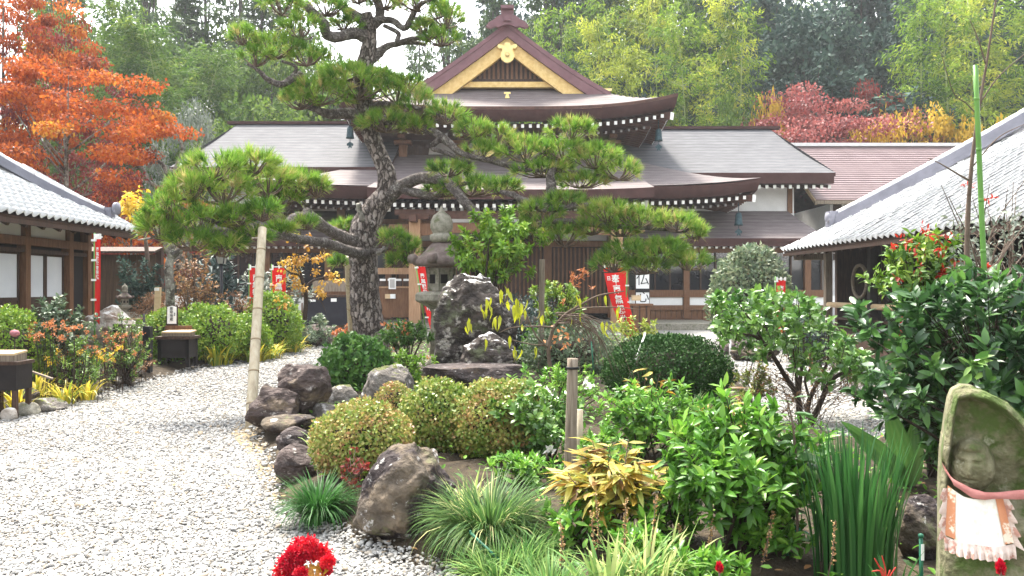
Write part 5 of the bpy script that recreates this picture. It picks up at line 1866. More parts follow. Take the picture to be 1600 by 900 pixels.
clipped_bush('clipped azalea with yellow green leaves behind the large boulder', 566, 6.0, 152, 104, 'azalea', 13000, .027, tmpl=T_diamond(.8), seed=2, lump=.1)
clipped_bush('clipped azalea at the foot of the slab rock, left of two', 688, 6.75, 128, 102, 'azalea', 11000, .029, tmpl=T_diamond(.8), seed=3, v0=.36, lump=.13)
clipped_bush('clipped azalea at the foot of the slab rock, right of two', 780, 6.6, 160, 114, 'azalea', 14000, .029, tmpl=T_diamond(.8), seed=4, v0=.5, lump=.13)
clipped_bush('small rust tinged azalea below the pointed grey rock', 615, 8.9, 54, 46, 'azalea', 2200, .032, seed=5, v0=.62)
clipped_bush('round glossy green bush under the pine trunk', 556, 10.9, 104, 80, 'box', 4200, .075, tmpl=T_BROAD, seed=6, lump=.14)
clipped_bush('wide dark green dome clipped smooth in the middle of the garden', 1044, 10.0, 200, 104, 'yew', 20000, .045, tmpl=T_diamond(.45), seed=7, lump=.05)
clipped_bush('tall rounded topiary beside the right wing', 1172, 21.0, 118, 150, 'grey_bush', 9000, .13, tmpl=T_diamond(.5), seed=8, lump=.08, v0=.72)
clipped_bush('clipped yellow green mound at the left edge before the house', 18, 11.3, 112, 118, 'hedge', 5200, .05, seed=9)
clipped_bush('clipped light green round bush left of the pine', 425, 19.0, 88, 86, 'hedge', 5000, .085, seed=10)
clipped_bush('brown clipped dome beside the plank fence', 246, 17.6, 84, 88, 'rust', 5200, .06, tmpl=T_diamond(.3), seed=11, v0=.3)
for i, (px, Y, w, h, lab) in enumerate(((268, 15.7, 96, 74, 'low green hedge behind the signboard table'), (330, 16.3, 104, 82, 'low green hedge under the lamp post'), (385, 17.0, 70, 66, 'end of the low hedge next to the leaning bamboo pole'))):
    clipped_bush(lab, px, Y, w, h, 'hedge', 5200, .065, tmpl=T_diamond(.6), seed=12 + i, lump=.22, name='hedge', cat='hedge')
clipped_bush('dark bluish spreading bush behind the central rocks', 800, 15.4, 220, 92, 'blue_bush', 7000, .085, tmpl=T_diamond(.3), seed=15, lump=.25)
clipped_bush('leafy bush hanging over the right side of the standing rock', 890, 13.2, 150, 72, 'grey_bush', 5200, .06, seed=16, lump=.3, v0=.55)
clipped_bush('low bright green bush behind the standing rock', 860, 14.5, 84, 64, 'lush', 3200, .07, seed=17, lump=.2)
clipped_bush('dark conifer bush before the open front of the right house', 1262, 16.5, 70, 78, 'blue_bush', 3600, .09, tmpl=T_diamond(.25), seed=18, v0=.75)


def loose_bush(label, px, Y, w, h, material, n, size, most=0, tmpl=None, stems=9, seed=1, cat='bush', name='bush', base=.3, v0=.5, outw=.5, stem_m='dark_twig', group=None, lump=.35, clusters=60, r=.2, dxy=.8, sr=1.0):
    """A free growing shrub: leaves in whorls at the ends of stems."""
    c = at(px, Y)
    t = thing(name, label, cat, c, group)
    rx, hh = w / 2 / F * Y, h / F * Y
    zc, zr = hh * (1 + base) / 2, hh * (1 - base) / 2
    p, nr = lumpy(clusters, (c.x, c.y, c.z + zc), (rx * .9, rx * dxy, zr * .92), seed, 1, lump, .45)
    b = MB()
    for i in range(stems):
        q = Vector(p[i % clusters])
        s0 = Vector((c.x + rng.normal() * rx * .12, c.y + rng.normal() * rx * .1, c.z - .04))
        mid = s0.lerp(q, .5) + Vector((rng.normal() * .04, rng.normal() * .04, .06 * hh))
        b.tube([s0, mid, q], [(.011 * hh + .003) * sr, (.008 * hh + .002) * sr, .003 * sr], 5, cap=False)
    for i in range(clusters):
        q = Vector(p[i])
        b.tube([Vector((c.x + (q.x - c.x) * .45, c.y + (q.y - c.y) * .45, c.z + (q.z - c.z) * .75)), q], [.005, .0025], 3, cap=False)
    b.build('stems', M[stem_m], t, kind='stuff')
    k = n // clusters
    pos = np.repeat(p, k, 0)
    nn = np.repeat(nr, k, 0)
    nt_ = len(pos)
    stemdir = unit(nn * .5 + np.array([0, 0, .7]))
    off = stemdir * (rng.uniform(-1, .25, (nt_, 1)) * r * hh * .6)
    side = unit(rng.normal(size=(nt_, 3)))
    d = unit(side * .95 + stemdir * outw)
    pos = pos + off + side * size * .12
    up = unit(stemdir + rng.normal(size=(nt_, 3)) * .35)
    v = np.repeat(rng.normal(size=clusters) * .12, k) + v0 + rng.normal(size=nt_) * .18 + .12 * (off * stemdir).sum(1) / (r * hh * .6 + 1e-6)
    leafy(t, tmpl or T_LEAF, frames(d, up), pos, size * rng.uniform(.65, 1.2, nt_), v, LM[material], most)
    return t


loose_bush('lush green shrub with pointed leaves in the front middle of the garden', 1160, 4.2, 262, 240, 'lush', 4400, .078, 300, T_leaf(.36), 18, 21, clusters=200, r=.2, base=.12, v0=.36)
loose_bush('leafy green shrub behind the yellow bamboo grass', 1010, 6.6, 200, 130, 'lush', 1900, .07, 120, T_leaf(.42), 12, 22, clusters=100, v0=.48, base=.1)
loose_bush('white flowering sasanqua bush behind the wooden post', 852, 6.3, 180, 140, 'camellia', 1900, .062, 120, T_BROAD, 12, 23, clusters=100, name='sasanqua_bush', base=.1)
loose_bush('green shrub with large dull round leaves beside the iris', 1225, 4.2, 120, 190, 'laurel', 150, .125, 150, T_leaf(.6), 7, 24, clusters=30, v0=.6, base=.35)
loose_bush('big glossy laurel filling the right side behind the statue', 1550, 5.2, 450, 372, 'laurel', 6000, .105, 300, T_leaf(.42), 28, 25, clusters=330, r=.12, base=.2, v0=.34, name='laurel_bush', outw=.7)
loose_bush('low glossy shrub between the laurel and the path', 1452, 5.9, 130, 150, 'laurel', 900, .12, 60, T_leaf(.4), 12, 26, clusters=60, r=.2)
loose_bush('bright green nandina rising behind the standing rock', 768, 12.4, 152, 278, 'bright', 4000, .105, 100, T_leaf(.4), 7, 27, clusters=90, r=.08, base=.5, outw=.2, name='nandina', v0=.5)
loose_bush('olive green nandina with red tips behind the weeping cherry', 872, 13.6, 110, 150, 'hedge', 1800, .08, 0, T_leaf(.4), 7, 28, clusters=60, r=.1, base=.4, name='nandina', v0=.6)
loose_bush('loose rosebush before the pine trunk', 632, 13.0, 100, 90, 'box', 1500, .07, 0, T_BROAD, 12, 29, clusters=60, v0=.75, base=.45)
loose_bush('grey green leafy bush by the left house', 88, 11.6, 130, 150, 'grey_bush', 3400, .07, 80, T_leaf(.5), 12, 30, clusters=90, base=.1)
loose_bush('green leafy plant under the pine at the left bed end', 478, 20.6, 110, 60, 'grey_bush', 1400, .1, 0, T_leaf(.4), 12, 31, clusters=60, base=.1)
loose_bush('dark shrub against the lichen tree near the plank fence', 215, 18.4, 90, 150, 'dark_green', 1800, .12, 0, T_leaf(.35), 10, 32, clusters=60, base=.3)
loose_bush('broad dark palm like shrub behind the lamp post', 338, 21, 110, 150, 'blue_bush', 1500, .22, 0, T_leaf(.25), 10, 33, clusters=50, base=.1)
loose_bush('rusty bare shrub beside the lichen covered trunk', 305, 17.2, 100, 175, 'rust', 1700, .075, 0, T_leaf(.5), 26, 34, clusters=90, stem_m='twig', v0=.6, base=.2)
loose_bush('reddish drooping shrub right of the lamp post', 366, 18.4, 70, 90, 'rust', 900, .085, 0, T_leaf(.4), 14, 35, clusters=50, v0=.35, base=.1)
loose_bush('tangled green undergrowth beneath the weeping cherry', 880, 8.6, 190, 90, 'lush', 1500, .065, 0, T_leaf(.35), 12, 36, clusters=80, base=.0, v0=.65)
loose_bush('fresh green groundcover left of the standing rock', 640, 10.8, 90, 72, 'bright', 1300, .06, 0, T_leaf(.4), 12, 37, clusters=60, base=.0, v0=.25)
loose_bush('yellow green shrub at the path side of the dark dome', 1178, 9.2, 84, 86, 'azalea', 900, .055, 0, T_leaf(.4), 14, 38, clusters=50, base=.1, stem_m='twig')
loose_bush('low green plants at the foot of the yellow bamboo grass', 905, 4.4, 150, 80, 'lush', 500, .075, 60, T_leaf(.35), 12, 39, clusters=40, base=0, v0=.5)
loose_bush('green plants under the lush front shrub', 1045, 4.3, 130, 110, 'lush', 600, .075, 60, T_leaf(.35), 12, 40, clusters=45, base=0, v0=.5)
loose_bush('pale leafed shrub before the left wing wall', 430, 24, 140, 110, 'grey_leaf', 1800, .16, 0, T_leaf(.4), 12, 41, clusters=60, base=0, v0=.75)
loose_bush('brownish dry seedlings along the right path', 1262, 8.8, 200, 130, 'rust', 420, .045, 0, T_leaf(.4), 22, 42, clusters=60, base=.1, v0=.4, stem_m='twig', dxy=.3, sr=.35)
loose_bush('red leaved nandina seedling beside the clipped azalea', 548, 5.4, 66, 84, 'red_maple', 150, .042, 60, T_leaf(.45), 7, 43, clusters=20, base=.2, name='nandina', stem_m='twig')
loose_bush('tall nandina with red and olive leaves before the right roof', 1440, 7.2, 170, 345, 'hedge', 2300, .075, 0, T_leaf(.4), 9, 44, clusters=110, r=.08, base=.55, outw=.2, name='nandina', v0=.35)
loose_bush('yellowing shrub behind the banner at the hall', 990, 18.5, 90, 56, 'hedge', 900, .09, 0, T_leaf(.35), 14, 45, clusters=50, base=.1, v0=.9)


def sprigs(label, name, cat, pts, material, tmpl, size, per, parent_loc, part='flower', stem=True, spread=.05, stem_m='twig', group=None, foot=None, up=(0, 0, 1), v0=.5):
    """Flower heads (each a part) on thin stems."""
    t = thing(name, label, cat, parent_loc, group)
    b = MB()
    for i, p in enumerate(pts):
        p = Vector(p)
        n = per
        d = unit(rng.normal(size=(n, 3)) * .8 + np.array(up) * .45)
        loc = np.repeat(np.array([p]), n, 0) + rng.normal(size=(n, 3)) * spread * .35
        me = inst_mesh(part, tmpl, frames(d, rng.normal(size=(n, 3)) + np.array([0, 0, 1])), loc, size * rng.uniform(.7, 1.2, n), v0 + rng.normal(size=n) * .2, LM[material])
        obj(part, me, t)
        if stem:
            f = Vector(foot[i]) if foot is not None else Vector((p.x + rng.normal() * .06, p.y + rng.normal() * .06, bz(p.x, p.y)))
            b.tube([f, f.lerp(p, .6) + Vector((rng.normal() * .02, 0, 0)), p], [.005, .004, .003], 4, cap=False)
    if stem and b.n: b.build('stems', M[stem_m], t, kind='stuff')
    return t


# chrysanthemums in the left bed
for lab, box, n, Yr, m_ in (('orange chrysanthemums in front of the grey green bush', (44, 500, 128, 532), 26, (10.4, 11.4), 'orange_petal'),
                            ('orange chrysanthemums by the black wire gate', (160, 520, 222, 566), 34, (12.0, 13.2), 'orange_petal'),
                            ('small yellow chrysanthemums low in the left bed', (58, 540, 190, 570), 22, (10.6, 12.0), 'gold'),
                            ('scattered coral chrysanthemums between the two orange clumps', (88, 518, 160, 560), 16, (11, 12.4), 'orange_petal')):
    pts = [P(rng.uniform(box[0], box[2]), rng.uniform(box[1], box[3]), rng.uniform(*Yr)) for _ in range(n)]
    sprigs(lab, 'chrysanthemum', 'flowers', pts, m_, T_diamond(.5), .036, 18, at((box[0] + box[2]) / 2, Yr[0]), stem_m='dark_twig')
loose_bush('feathery dark foliage of the orange chrysanthemums by the gate', 190, 12.6, 110, 110, 'hedge', 2000, .05, 0, T_leaf(.3), 30, 46, clusters=90, base=0, v0=.3)
loose_bush('feathery foliage of the chrysanthemums in the middle of the left bed', 118, 11.2, 130, 100, 'hedge', 2200, .05, 0, T_leaf(.3), 30, 47, clusters=90, base=0, v0=.3)
loose_bush('reddish dry growth along the left gravel edge', 200, 13.0, 90, 54, 'rust', 1200, .045, 0, T_leaf(.35), 30, 48, clusters=60, base=0, v0=.6)
sprigs('white sasanqua flowers among the green leaves left of the wooden post', 'sasanqua_flower', 'flowers', [P(859, 706, 6.0), P(832, 690, 6.3), P(820, 663, 6.6), P(863, 618, 6.8), P(858, 610, 7.0), P(920, 603, 6.6), P(800, 650, 6.9)], 'white_petal', T_diamond(.7), .05, 12, at(850, 6.5), stem=False)
sprigs('red flowers of the rosebush before the pine', 'rose', 'flowers', [P(rng.uniform(590, 640), rng.uniform(502, 560), 12.7) for _ in range(9)] + [P(635, 590, 11), P(668, 560, 11)], 'orange_petal', T_diamond(.6), .05, 10, at(630, 12.7), stem=False)
sprigs('coral flowers by the dry bamboo prop left of the pine', 'chrysanthemum', 'flowers', [P(rng.uniform(515, 545), rng.uniform(505, 530), 19.5) for _ in range(12)], 'orange_petal', T_diamond(.6), .09, 10, at(530, 19.5))
sprigs('red tips on the nandina behind the weeping cherry', 'red_leaf_spray', 'leaves', [P(900 + rng.normal() * 14, 434 + rng.normal() * 6, 13.2) for _ in range(9)] + [P(925, 450, 13.2), P(880, 470, 13.1)], 'orange_petal', T_leaf(.35), .08, 8, at(900, 13.2), part='leaf_spray', stem=False)
sprigs('red leaves on the tall nandina before the right roof', 'red_leaf_spray', 'leaves', [P(1440 + rng.uniform(-50, 50), 390 + rng.normal() * 22, 6.95) for _ in range(17)] + [P(1475, 426, 6.9), P(1470, 428, 6.9), P(1478, 424, 6.9), P(1545, 418, 6.8), P(1410, 375, 7), P(1545, 312, 6.9), P(1515, 290, 6.9)], 'red_leaf', T_leaf(.35), .06, 6, at(1440, 7.0), part='leaf_spray', stem=False)


# ------------------------------------------------------------------ grasses and long leaves
def tuft(label, px, Y, n, length, material, w, arch=(.4, 1.1), rad=.1, name='grass_clump', cat='grass', most=0, part='blade', group=None, seg=6, v0=.5, vs=.18, lean=0.0, pale=None):
    c = at(px, Y)
    t = thing(name, label, cat, c, group)
    K = 6
    hs_, done = np.linspace(arch[0], arch[1], K), 0
    parts = np.array_split(np.arange(n), K)
    left = most
    for k, ix in enumerate(parts):
        m_ = len(ix)
        a = rng.uniform(0, 6.28, m_)
        R = np.stack([np.stack([np.sin(a), -np.cos(a), 0 * a], -1), np.stack([np.cos(a), np.sin(a), 0 * a], -1), np.tile([0., 0, 1], (m_, 1))], -1)
        loc = np.stack([c.x + np.cos(a) * rad * rng.uniform(0, 1, m_), c.y + np.sin(a) * rad * rng.uniform(0, 1, m_), np.full(m_, c.z - .02)], -1)
        L = length * rng.uniform(.55, 1.15, m_)
        v = v0 + rng.normal(size=m_) * vs
        if pale: v[rng.uniform(size=m_) < pale] = .98
        tm = T_blade(w / length, hs_[k], seg)
        q = min(left, m_ if k < K - 1 else left)
        leafy(t, tm, R, loc, L, v, LM[material], min(most // K, m_), part, 'blades', 4)
    return t


tuft('dark green mondo grass clump at the gravel edge', 498, 5.2, 900, .36, 'blade_dark', .008, (.5, 1.35), .1)
tuft('large arching grass clump streaked with pale blades right of the boulder', 765, 4.5, 2400, .46, 'blade_green', .0075, (.55, 1.5), .17, pale=.07, v0=.36)
tuft('pale new grass at the bottom right of the boulder', 780, 4.0, 420, .26, 'blade_pale', .009, (.3, 1.2), .16, v0=.36)
tuft('pale grass clump at the lower edge right of the gravel', 860, 3.7, 460, .25, 'blade_pale', .009, (.3, 1.2), .16, v0=.36)
tuft('broad pale striped leaves at the lower edge', 950, 3.6, 60, .3, 'blade_pale', .022, (.2, .8), .14, most=60, part='leaf')
tuft('tall upright iris leaves left of the statue', 1335, 3.85, 300, .68, 'blade_iris', .018, (.02, .22), .2, name='iris_clump', cat='iris', most=180, part='leaf')
tuft('striped yellow green leaves crowding the lower edge left of the lush shrub', 1010, 3.75, 130, .3, 'blade_pale', .014, (.25, .9), .2, v0=.55, vs=.3)
tuft('pale green grass behind the leaning green stake', 820, 4.15, 420, .26, 'blade_pale', .008, (.35, 1.2), .16, v0=.3)
tuft('sparse dark leaves at the statue foot', 1400, 3.4, 40, .3, 'blade_dark', .014, (.2, .9), .12)
tuft('grass between the dark dome and the green shrubs', 1080, 8.4, 320, .34, 'blade_green', .012, (.4, 1.1), .25)
tuft('white tipped grass sprouting over the boulder', 728, 4.9, 60, .36, 'blade_pale', .018, (.2, .9), .1, most=60, part='leaf', v0=.95)
tuft('pale blades beside the clipped azalea', 498, 6.8, 40, .3, 'blade_pale', .012, (.3, .9), .08, v0=.9)
for i, (px, Y, n, lab) in enumerate(((26, 9.9, 40, 'yellow tipped lily leaves at the left edge of the gravel'), (100, 10.6, 54, 'yellow green lily leaves before the chrysanthemums'), (135, 11.0, 46, 'yellow lily leaves drooping onto the gravel'),
                                     (60, 10.7, 40, 'lily leaves below the grey green bush'))):
    tuft(lab, px, Y, n, .46, 'lily', .032, (.4, 1.1), .14, name='lily_clump', cat='plant', most=40, part='leaf', v0=.62, vs=.25)
for i, (px, Y, lab) in enumerate(((340, 16.0, 'yellow edged leaves along the hedge by the lamp post'), (420, 17.6, 'yellow leaved clump below the light green round bush'), (455, 19.3, 'grassy clump at the end of the left bed'), (395, 16.8, 'yellow leaves at the hedge foot by the bamboo pole'))):
    tuft(lab, px, Y, 150, .5, 'lily', .035, (.4, 1.1), .3, name='lily_clump', cat='plant', v0=.45, vs=.25)
for i, (px, Y, lab) in enumerate(((300, 17.2, 'broad upright green leaves behind the signboard'), (360, 17.8, 'broad green leaves beside the lamp post foot'))):
    tuft(lab, px, Y, 40, .6, 'aspidistra', .09, (.1, .6), .25, name='broadleaf_clump', cat='plant', v0=.6)


def sasa(label, px, Y, n, w, h, most):
    c = at(px, Y)
    t = thing('bamboo_grass', label, 'plant', c)
    b = MB()
    L, D, U = [], [], []
    for i in range(26):
        a = rng.uniform(0, 6.28)
        k = rng.uniform(.1, 1)
        tip = Vector((c.x + math.cos(a) * w * k * .5, c.y + math.sin(a) * w * k * .35, c.z + h * (1 - .45 * k * k) * rng.uniform(.65, 1)))
        s0 = Vector((c.x + rng.normal() * .05, c.y + rng.normal() * .05, c.z - .02))
        mid = s0.lerp(tip, .55) + Vector((0, 0, .1 * h))
        b.tube([s0, mid, tip], [.005, .004, .002], 4, cap=False)
        for j in range(n // 26):
            q = rng.uniform(.35, 1.0)
            p = s0.lerp(mid, q * 2) if q < .5 else mid.lerp(tip, q * 2 - 1)
            a2 = a + rng.normal() * .9
            L.append(p); D.append((math.cos(a2), math.sin(a2), rng.uniform(-.4, .6))); U.append((rng.normal() * .35, rng.normal() * .35, 1))
    b.build('stems', M['twig'], t, kind='stuff')
    L, D, U = np.array(L), np.array(D), np.array(U)
    leafy(t, T_leaf(.2, .02, .22), frames(D, U), L, .16 * rng.uniform(.6, 1.25, len(L)), .52 + rng.normal(size=len(L)) * .28, LM['sasa'], most)


sasa('yellow leaved bamboo grass right of the wooden post', 962, 4.5, 800, .72, .6, 300)
sasa('pale yellow bamboo grass tips behind the green shrubs', 1120, 6.4, 60, .5, .62, 60)
sasa('yellow bamboo grass before the dark dome', 1010, 7.6, 70, .8, .72, 60)

# aspidistra: a few very broad leaves
def striped_leaf(w, v):
    V, vv, T = [], [], []
    nr, nc = 12, 9
    for i in range(nr):
        q = i / (nr - 1)
        hw = w / 2 * math.sin(math.pi * min(1, .06 + q * .94) ** .75) ** .8 + .004
        for j in range(nc):
            s = j / (nc - 1) * 2 - 1
            V.append((s * hw, q, .02 * abs(s) - .16 * q * q + .006 * math.sin(q * 20 + s * 3)))
            vv.append(v + (.22 if j % 2 else -.08))
    for i in range(nr - 1):
        for j in range(nc - 1):
            a = i * nc + j
            T += [(a, a + 1, a + nc + 1), (a, a + nc + 1, a + nc)]
    return mesh_np('leaf', np.array(V), np.array(T), LM['aspidistra'], np.clip(vv, 0, 1), True)


t = thing('aspidistra', 'broad striped green leaves between the iris and the laurel', 'plant', at(1410, 5.6))
for a, px, py, Y, ln, rl in ((0, 1335, 658, 5.4, .5, .5), (1, 1392, 628, 5.5, .42, -.1), (2, 1430, 655, 5.6, .4, .2), (3, 1360, 690, 5.5, .4, .6), (4, 1440, 700, 5.4, .35, -.2)):
    tip = P(px, py, Y)
    s0 = at(1420, 5.6)
    d = (tip - s0)
    up = Vector((-.2, -.75, .65))
    R = frames(np.array([d[:]]), np.array([up[:]]))[0]
    b = Matrix.Identity(4)
    for i in range(3):
        for j in range(3): b[i][j] = R[i, j] * d.length
        b[i][3] = s0[i]
    obj('leaf', striped_leaf(.26, .3 + .12 * a), t, b)
# dry litter and fallen leaves
n = 900
x, y = rng.uniform(-6, 6.5, n), rng.uniform(3.2, 13, n)
k = inside(ISLAND, x, y) | (rng.uniform(size=n) < .3)
x, y = x[k], y[k]
d = rng.normal(size=(len(x), 3)) * np.array([1, 1, .12])
obj('fallen_leaves', inst_mesh('fallen_leaves', T_leaf(.5, .03, .1), frames(d, np.array([0, 0, 1.0]) + rng.normal(size=d.shape) * .2), np.stack([x, y, bed_z(x, y) + .022], -1), rng.uniform(.03, .06, len(x)), rng.uniform(0, 1, len(x)), LM['litter']), kind='stuff')
for i, (px, Y, w, h, lab) in enumerate(((1000, 4.0, 110, 60, 'low green leaves left of the red bud at the lower edge'), (1110, 3.7, 140, 60, 'low green leaves round the red bud at the lower edge'),
                                       (1210, 4.1, 120, 70, 'low leaves between the lush shrub and the iris'), (820, 5.6, 130, 60, 'green undergrowth behind the arching grass clump'),
                                       (930, 5.9, 150, 80, 'green undergrowth left of the leafy green shrub'), (1090, 7.2, 200, 70, 'green undergrowth between the shrubs and the dark dome'))):
    loose_bush(lab, px, Y, w, h, 'lush', 700, .06, 0, T_leaf(.36), 10, 90 + i, clusters=50, base=0, v0=.5, name='undergrowth', cat='plant')
# ground cover on the beds
n = 16000
x, y = np.concatenate([rng.uniform(-4, 6.5, n), rng.uniform(-9, -5.6, n // 2)]), np.concatenate([rng.uniform(3.6, 23, n), rng.uniform(9.5, 24, n // 2)])
k = (inside(ISLAND, x, y) | inside(LEFTBED, x, y)) & (bed_z(x, y) > .1)
x, y = x[k], y[k]
d = rng.normal(size=(len(x), 3)) * np.array([1, 1, .4]) + np.array([0, 0, .4])
obj('ground_cover', inst_mesh('ground_cover', T_leaf(.45), frames(d, np.array([0, 0, 1.0]) + rng.normal(size=d.shape) * .3), np.stack([x, y, bed_z(x, y) + rng.uniform(.01, .1, len(x))], -1), rng.uniform(.03, .08, len(x)), rng.uniform(0, .8, len(x)), LM['lush']), kind='stuff')


# ------------------------------------------------------------------ small trees in the garden
def branchy(t, ctrls, m, name='branch'):
    for c in ctrls:
        A = spline([(*P(a, b_, y_), r) for a, b_, y_, r in c], 16)
        MB().tube([Vector(p[:3]) for p in A], [max(p[3], .002) for p in A], 7, jit=.06).build(name, m, t)


# camellia tree by the right path
g = at(1262, 9.0)
t = thing('camellia_tree', 'spreading camellia tree with forked dark stems by the right path', 'tree', g)
branchy(t, [[(1262, 700, 9, .045), (1262, 672, 9, .04), (1270, 655, 9, .036), (1282, 630, 9, .03), (1296, 598, 8.95, .026), (1320, 580, 8.9, .022), (1350, 566, 8.8, .012)],
            [(1268, 658, 9, .03), (1262, 640, 9.05, .026), (1268, 615, 9.1, .022), (1282, 590, 9.1, .018), (1294, 560, 9.1, .012), (1295, 520, 9.1, .007)],
            [(1256, 690, 8.9, .03), (1250, 650, 8.9, .034), (1247, 622, 8.9, .032), (1228, 590, 8.8, .028), (1205, 552, 8.7, .024), (1185, 528, 8.6, .018), (1150, 520, 8.5, .008)],
            [(1248, 615, 8.9, .026), (1252, 580, 9, .02), (1256, 548, 9.1, .015), (1255, 505, 9.2, .008)],
            [(1246, 610, 8.9, .022), (1243, 570, 8.9, .018), (1240, 545, 8.9, .014), (1232, 500, 8.9, .007)],
            [(1190, 530, 8.6, .016), (1172, 500, 8.6, .012), (1150, 470, 8.6, .006)], [(1265, 625, 9.1, .016), (1258, 590, 9.2, .014), (1275, 570, 9.3, .01), (1310, 545, 9.3, .006)]], M['dark_twig'])
C_ = []
for _ in range(250):
    px = rng.uniform(1118, 1365)
    u = (px - 1118) / 247
    hi = 452 + 26 * (u - .3) ** 2 * 4 + (95 * max(0, u - .55) * 1.6)
    lo = 520 + 80 * min(1, u * 1.5) - 10 * u
    C_.append(P(px, rng.uniform(hi, lo), 9.0 + rng.uniform(-.75, .75)))
p = np.array([q[:] for q in C_])
k = 13
pos = np.repeat(p, k, 0)
n = len(pos)
sdir = unit(np.repeat(rng.normal(size=(250, 3)) * .35 + np.array([0, 0, .9]), k, 0))
side = rdir(n)
pos = pos + sdir * rng.uniform(-.12, .03, (n, 1)) + side * .012
leafy(t, T_BROAD, frames(unit(side + sdir * .5), unit(sdir + rng.normal(size=(n, 3)) * .35)), pos, .095 * rng.uniform(.65, 1.2, n), .42 + np.repeat(rng.normal(size=250) * .14, k) + rng.normal(size=n) * .14, LM['camellia'], 300)
b = MB()
for q in C_[::2]: b.tube([q - Vector((rng.normal() * .05, rng.normal() * .05, .2)), q], [.005, .002], 4, cap=False)
b.build('twigs', M['dark_twig'], t, kind='stuff')

# weeping cherry, nearly bare
t = thing('weeping_cherry', 'small nearly bare weeping cherry with curled yellow leaves by the standing rock', 'tree', at(868, 9.4))
branchy(t, [[(868, 630, 9.4, .026), (862, 590, 9.4, .024), (857, 550, 9.4, .024), (862, 520, 9.4, .022), (868, 508, 9.4, .022)],
            [(868, 508, 9.4, .02), (885, 490, 9.3, .016), (905, 478, 9.2, .014), (935, 462, 9.1, .01), (975, 455, 9, .006)],
            [(868, 510, 9.4, .015), (900, 484, 9.4, .01), (960, 480, 9.3, .006), (1000, 484, 9.2, .003)],
            [(866, 512, 9.4, .014), (840, 510, 9.3, .01), (800, 512, 9.2, .006), (780, 520, 9.2, .003)],
            [(858, 545, 9.4, .012), (838, 525, 9.3, .01), (822, 490, 9.3, .008), (812, 462, 9.3, .004)],
            [(850, 540, 9.4, .009), (830, 538, 9.3, .007), (795, 530, 9.2, .004)],
            [(822, 495, 9.3, .006), (806, 478, 9.2, .004), (790, 470, 9.1, .002)], [(812, 468, 9.3, .004), (780, 478, 9.2, .003), (745, 492, 9.1, .002)]], M['twig'])
for i in range(34):
    a = rng.uniform(-.3, 1.2)
    ln = rng.uniform(40, 105)
    s0 = (872 + rng.uniform(-6, 30), 506 - rng.uniform(0, 18), 9.35 + rng.uniform(-.25, .25), .006)
    e = (s0[0] + ln * math.cos(a * .6) * rng.uniform(.6, 1), s0[1] + rng.uniform(45, 90))
    branchy(t, [[s0, ((s0[0] * 2 + e[0]) / 3, s0[1] + 2, s0[2], .005), ((s0[0] + e[0] * 2) / 3 + 6, s0[1] + (e[1] - s0[1]) * .35, s0[2], .004), (e[0], e[1], s0[2], .002)]], M['twig'], 'hanging_twig')
yl = mesh_np('leaf', *T_leaf(.34, .05, .8), LM['yellow_petal'], np.full(8, .5), True)
for px, py, m_ in ((786, 460, 3), (762, 475, 3), (752, 488, 5), (733, 512, 5), (779, 503, 5), (813, 478, 5), (812, 490, 6), (797, 476, 2), (846, 488, 2), (847, 497, 2), (901, 475, 3), (809, 552, 4), (836, 550, 2), (766, 526, 1), (801, 540, 1), (815, 515, 1), (940, 468, 2), (948, 512, 3), (957, 516, 2), (963, 488, 3), (915, 495, 1), (890, 505, 1), (790, 466, 2)):
    for _ in range(m_):
        q = P(px + rng.normal() * 5, py - 8 + rng.normal() * 4, 9.15 + rng.normal() * .05)
        a = rng.uniform(0, 6.28)
        Rm = Euler((math.radians(-62) + rng.normal() * .25, 0, a)).to_matrix().to_4x4()
        obj('leaf', yl, t, Matrix.Translation(q) @ Rm @ Matrix.Scale(.12 * rng.uniform(.7, 1.2), 4))
ol = mesh_np('leaf', *T_leaf(.5, .04, .3), LM['orange_petal'], np.full(8, .7), True)
for _ in range(26):
    q = P(873 + rng.normal() * 16, 528 + rng.normal() * 10, 9.5)
    obj('leaf', ol, t, Matrix.Translation(q) @ Euler((rng.normal(), rng.normal(), rng.uniform(0, 6))).to_matrix().to_4x4() @ Matrix.Scale(.07, 4))

# lichen covered bare tree in the left bed
t = thing('lichen_tree', 'bare tree with pale lichen on trunk and limbs in the left bed', 'tree', at(266, 16.2))
branchy(t, [[(266, 505, 16.2, .1), (266, 460, 16.2, .09), (264, 420, 16.2, .085), (268, 398, 16.2, .08)]], M['lichen_bark'], 'trunk')
branchy(t, [[(268, 402, 16.2, .08), (258, 380, 16.1, .06), (245, 360, 16, .045), (225, 345, 15.9, .03), (205, 338, 15.8, .015)], [(266, 398, 16.2, .07), (270, 370, 16.2, .05), (262, 345, 16.2, .03), (270, 320, 16.2, .015)],
            [(270, 400, 16.2, .07), (290, 385, 16.3, .05), (312, 378, 16.4, .035), (335, 385, 16.5, .015)], [(248, 365, 16, .03), (236, 372, 16, .025), (215, 375, 15.9, .015)], [(262, 360, 16.2, .03), (240, 335, 16.3, .02), (225, 330, 16.3, .01)],
            [(290, 386, 16.3, .03), (298, 362, 16.3, .02), (318, 345, 16.3, .01)]], M['lichen_bark'])
t = thing('lichen_tree', 'gnarled white limbs of a lichen tree left of the left wing roof', 'tree', (X(268, 27), 27, 0))
branchy(t, [[(275, 420, 27, .16), (272, 340, 27, .13), (265, 280, 27, .11), (270, 265, 27, .1)]], M['lichen_bark'], 'trunk')
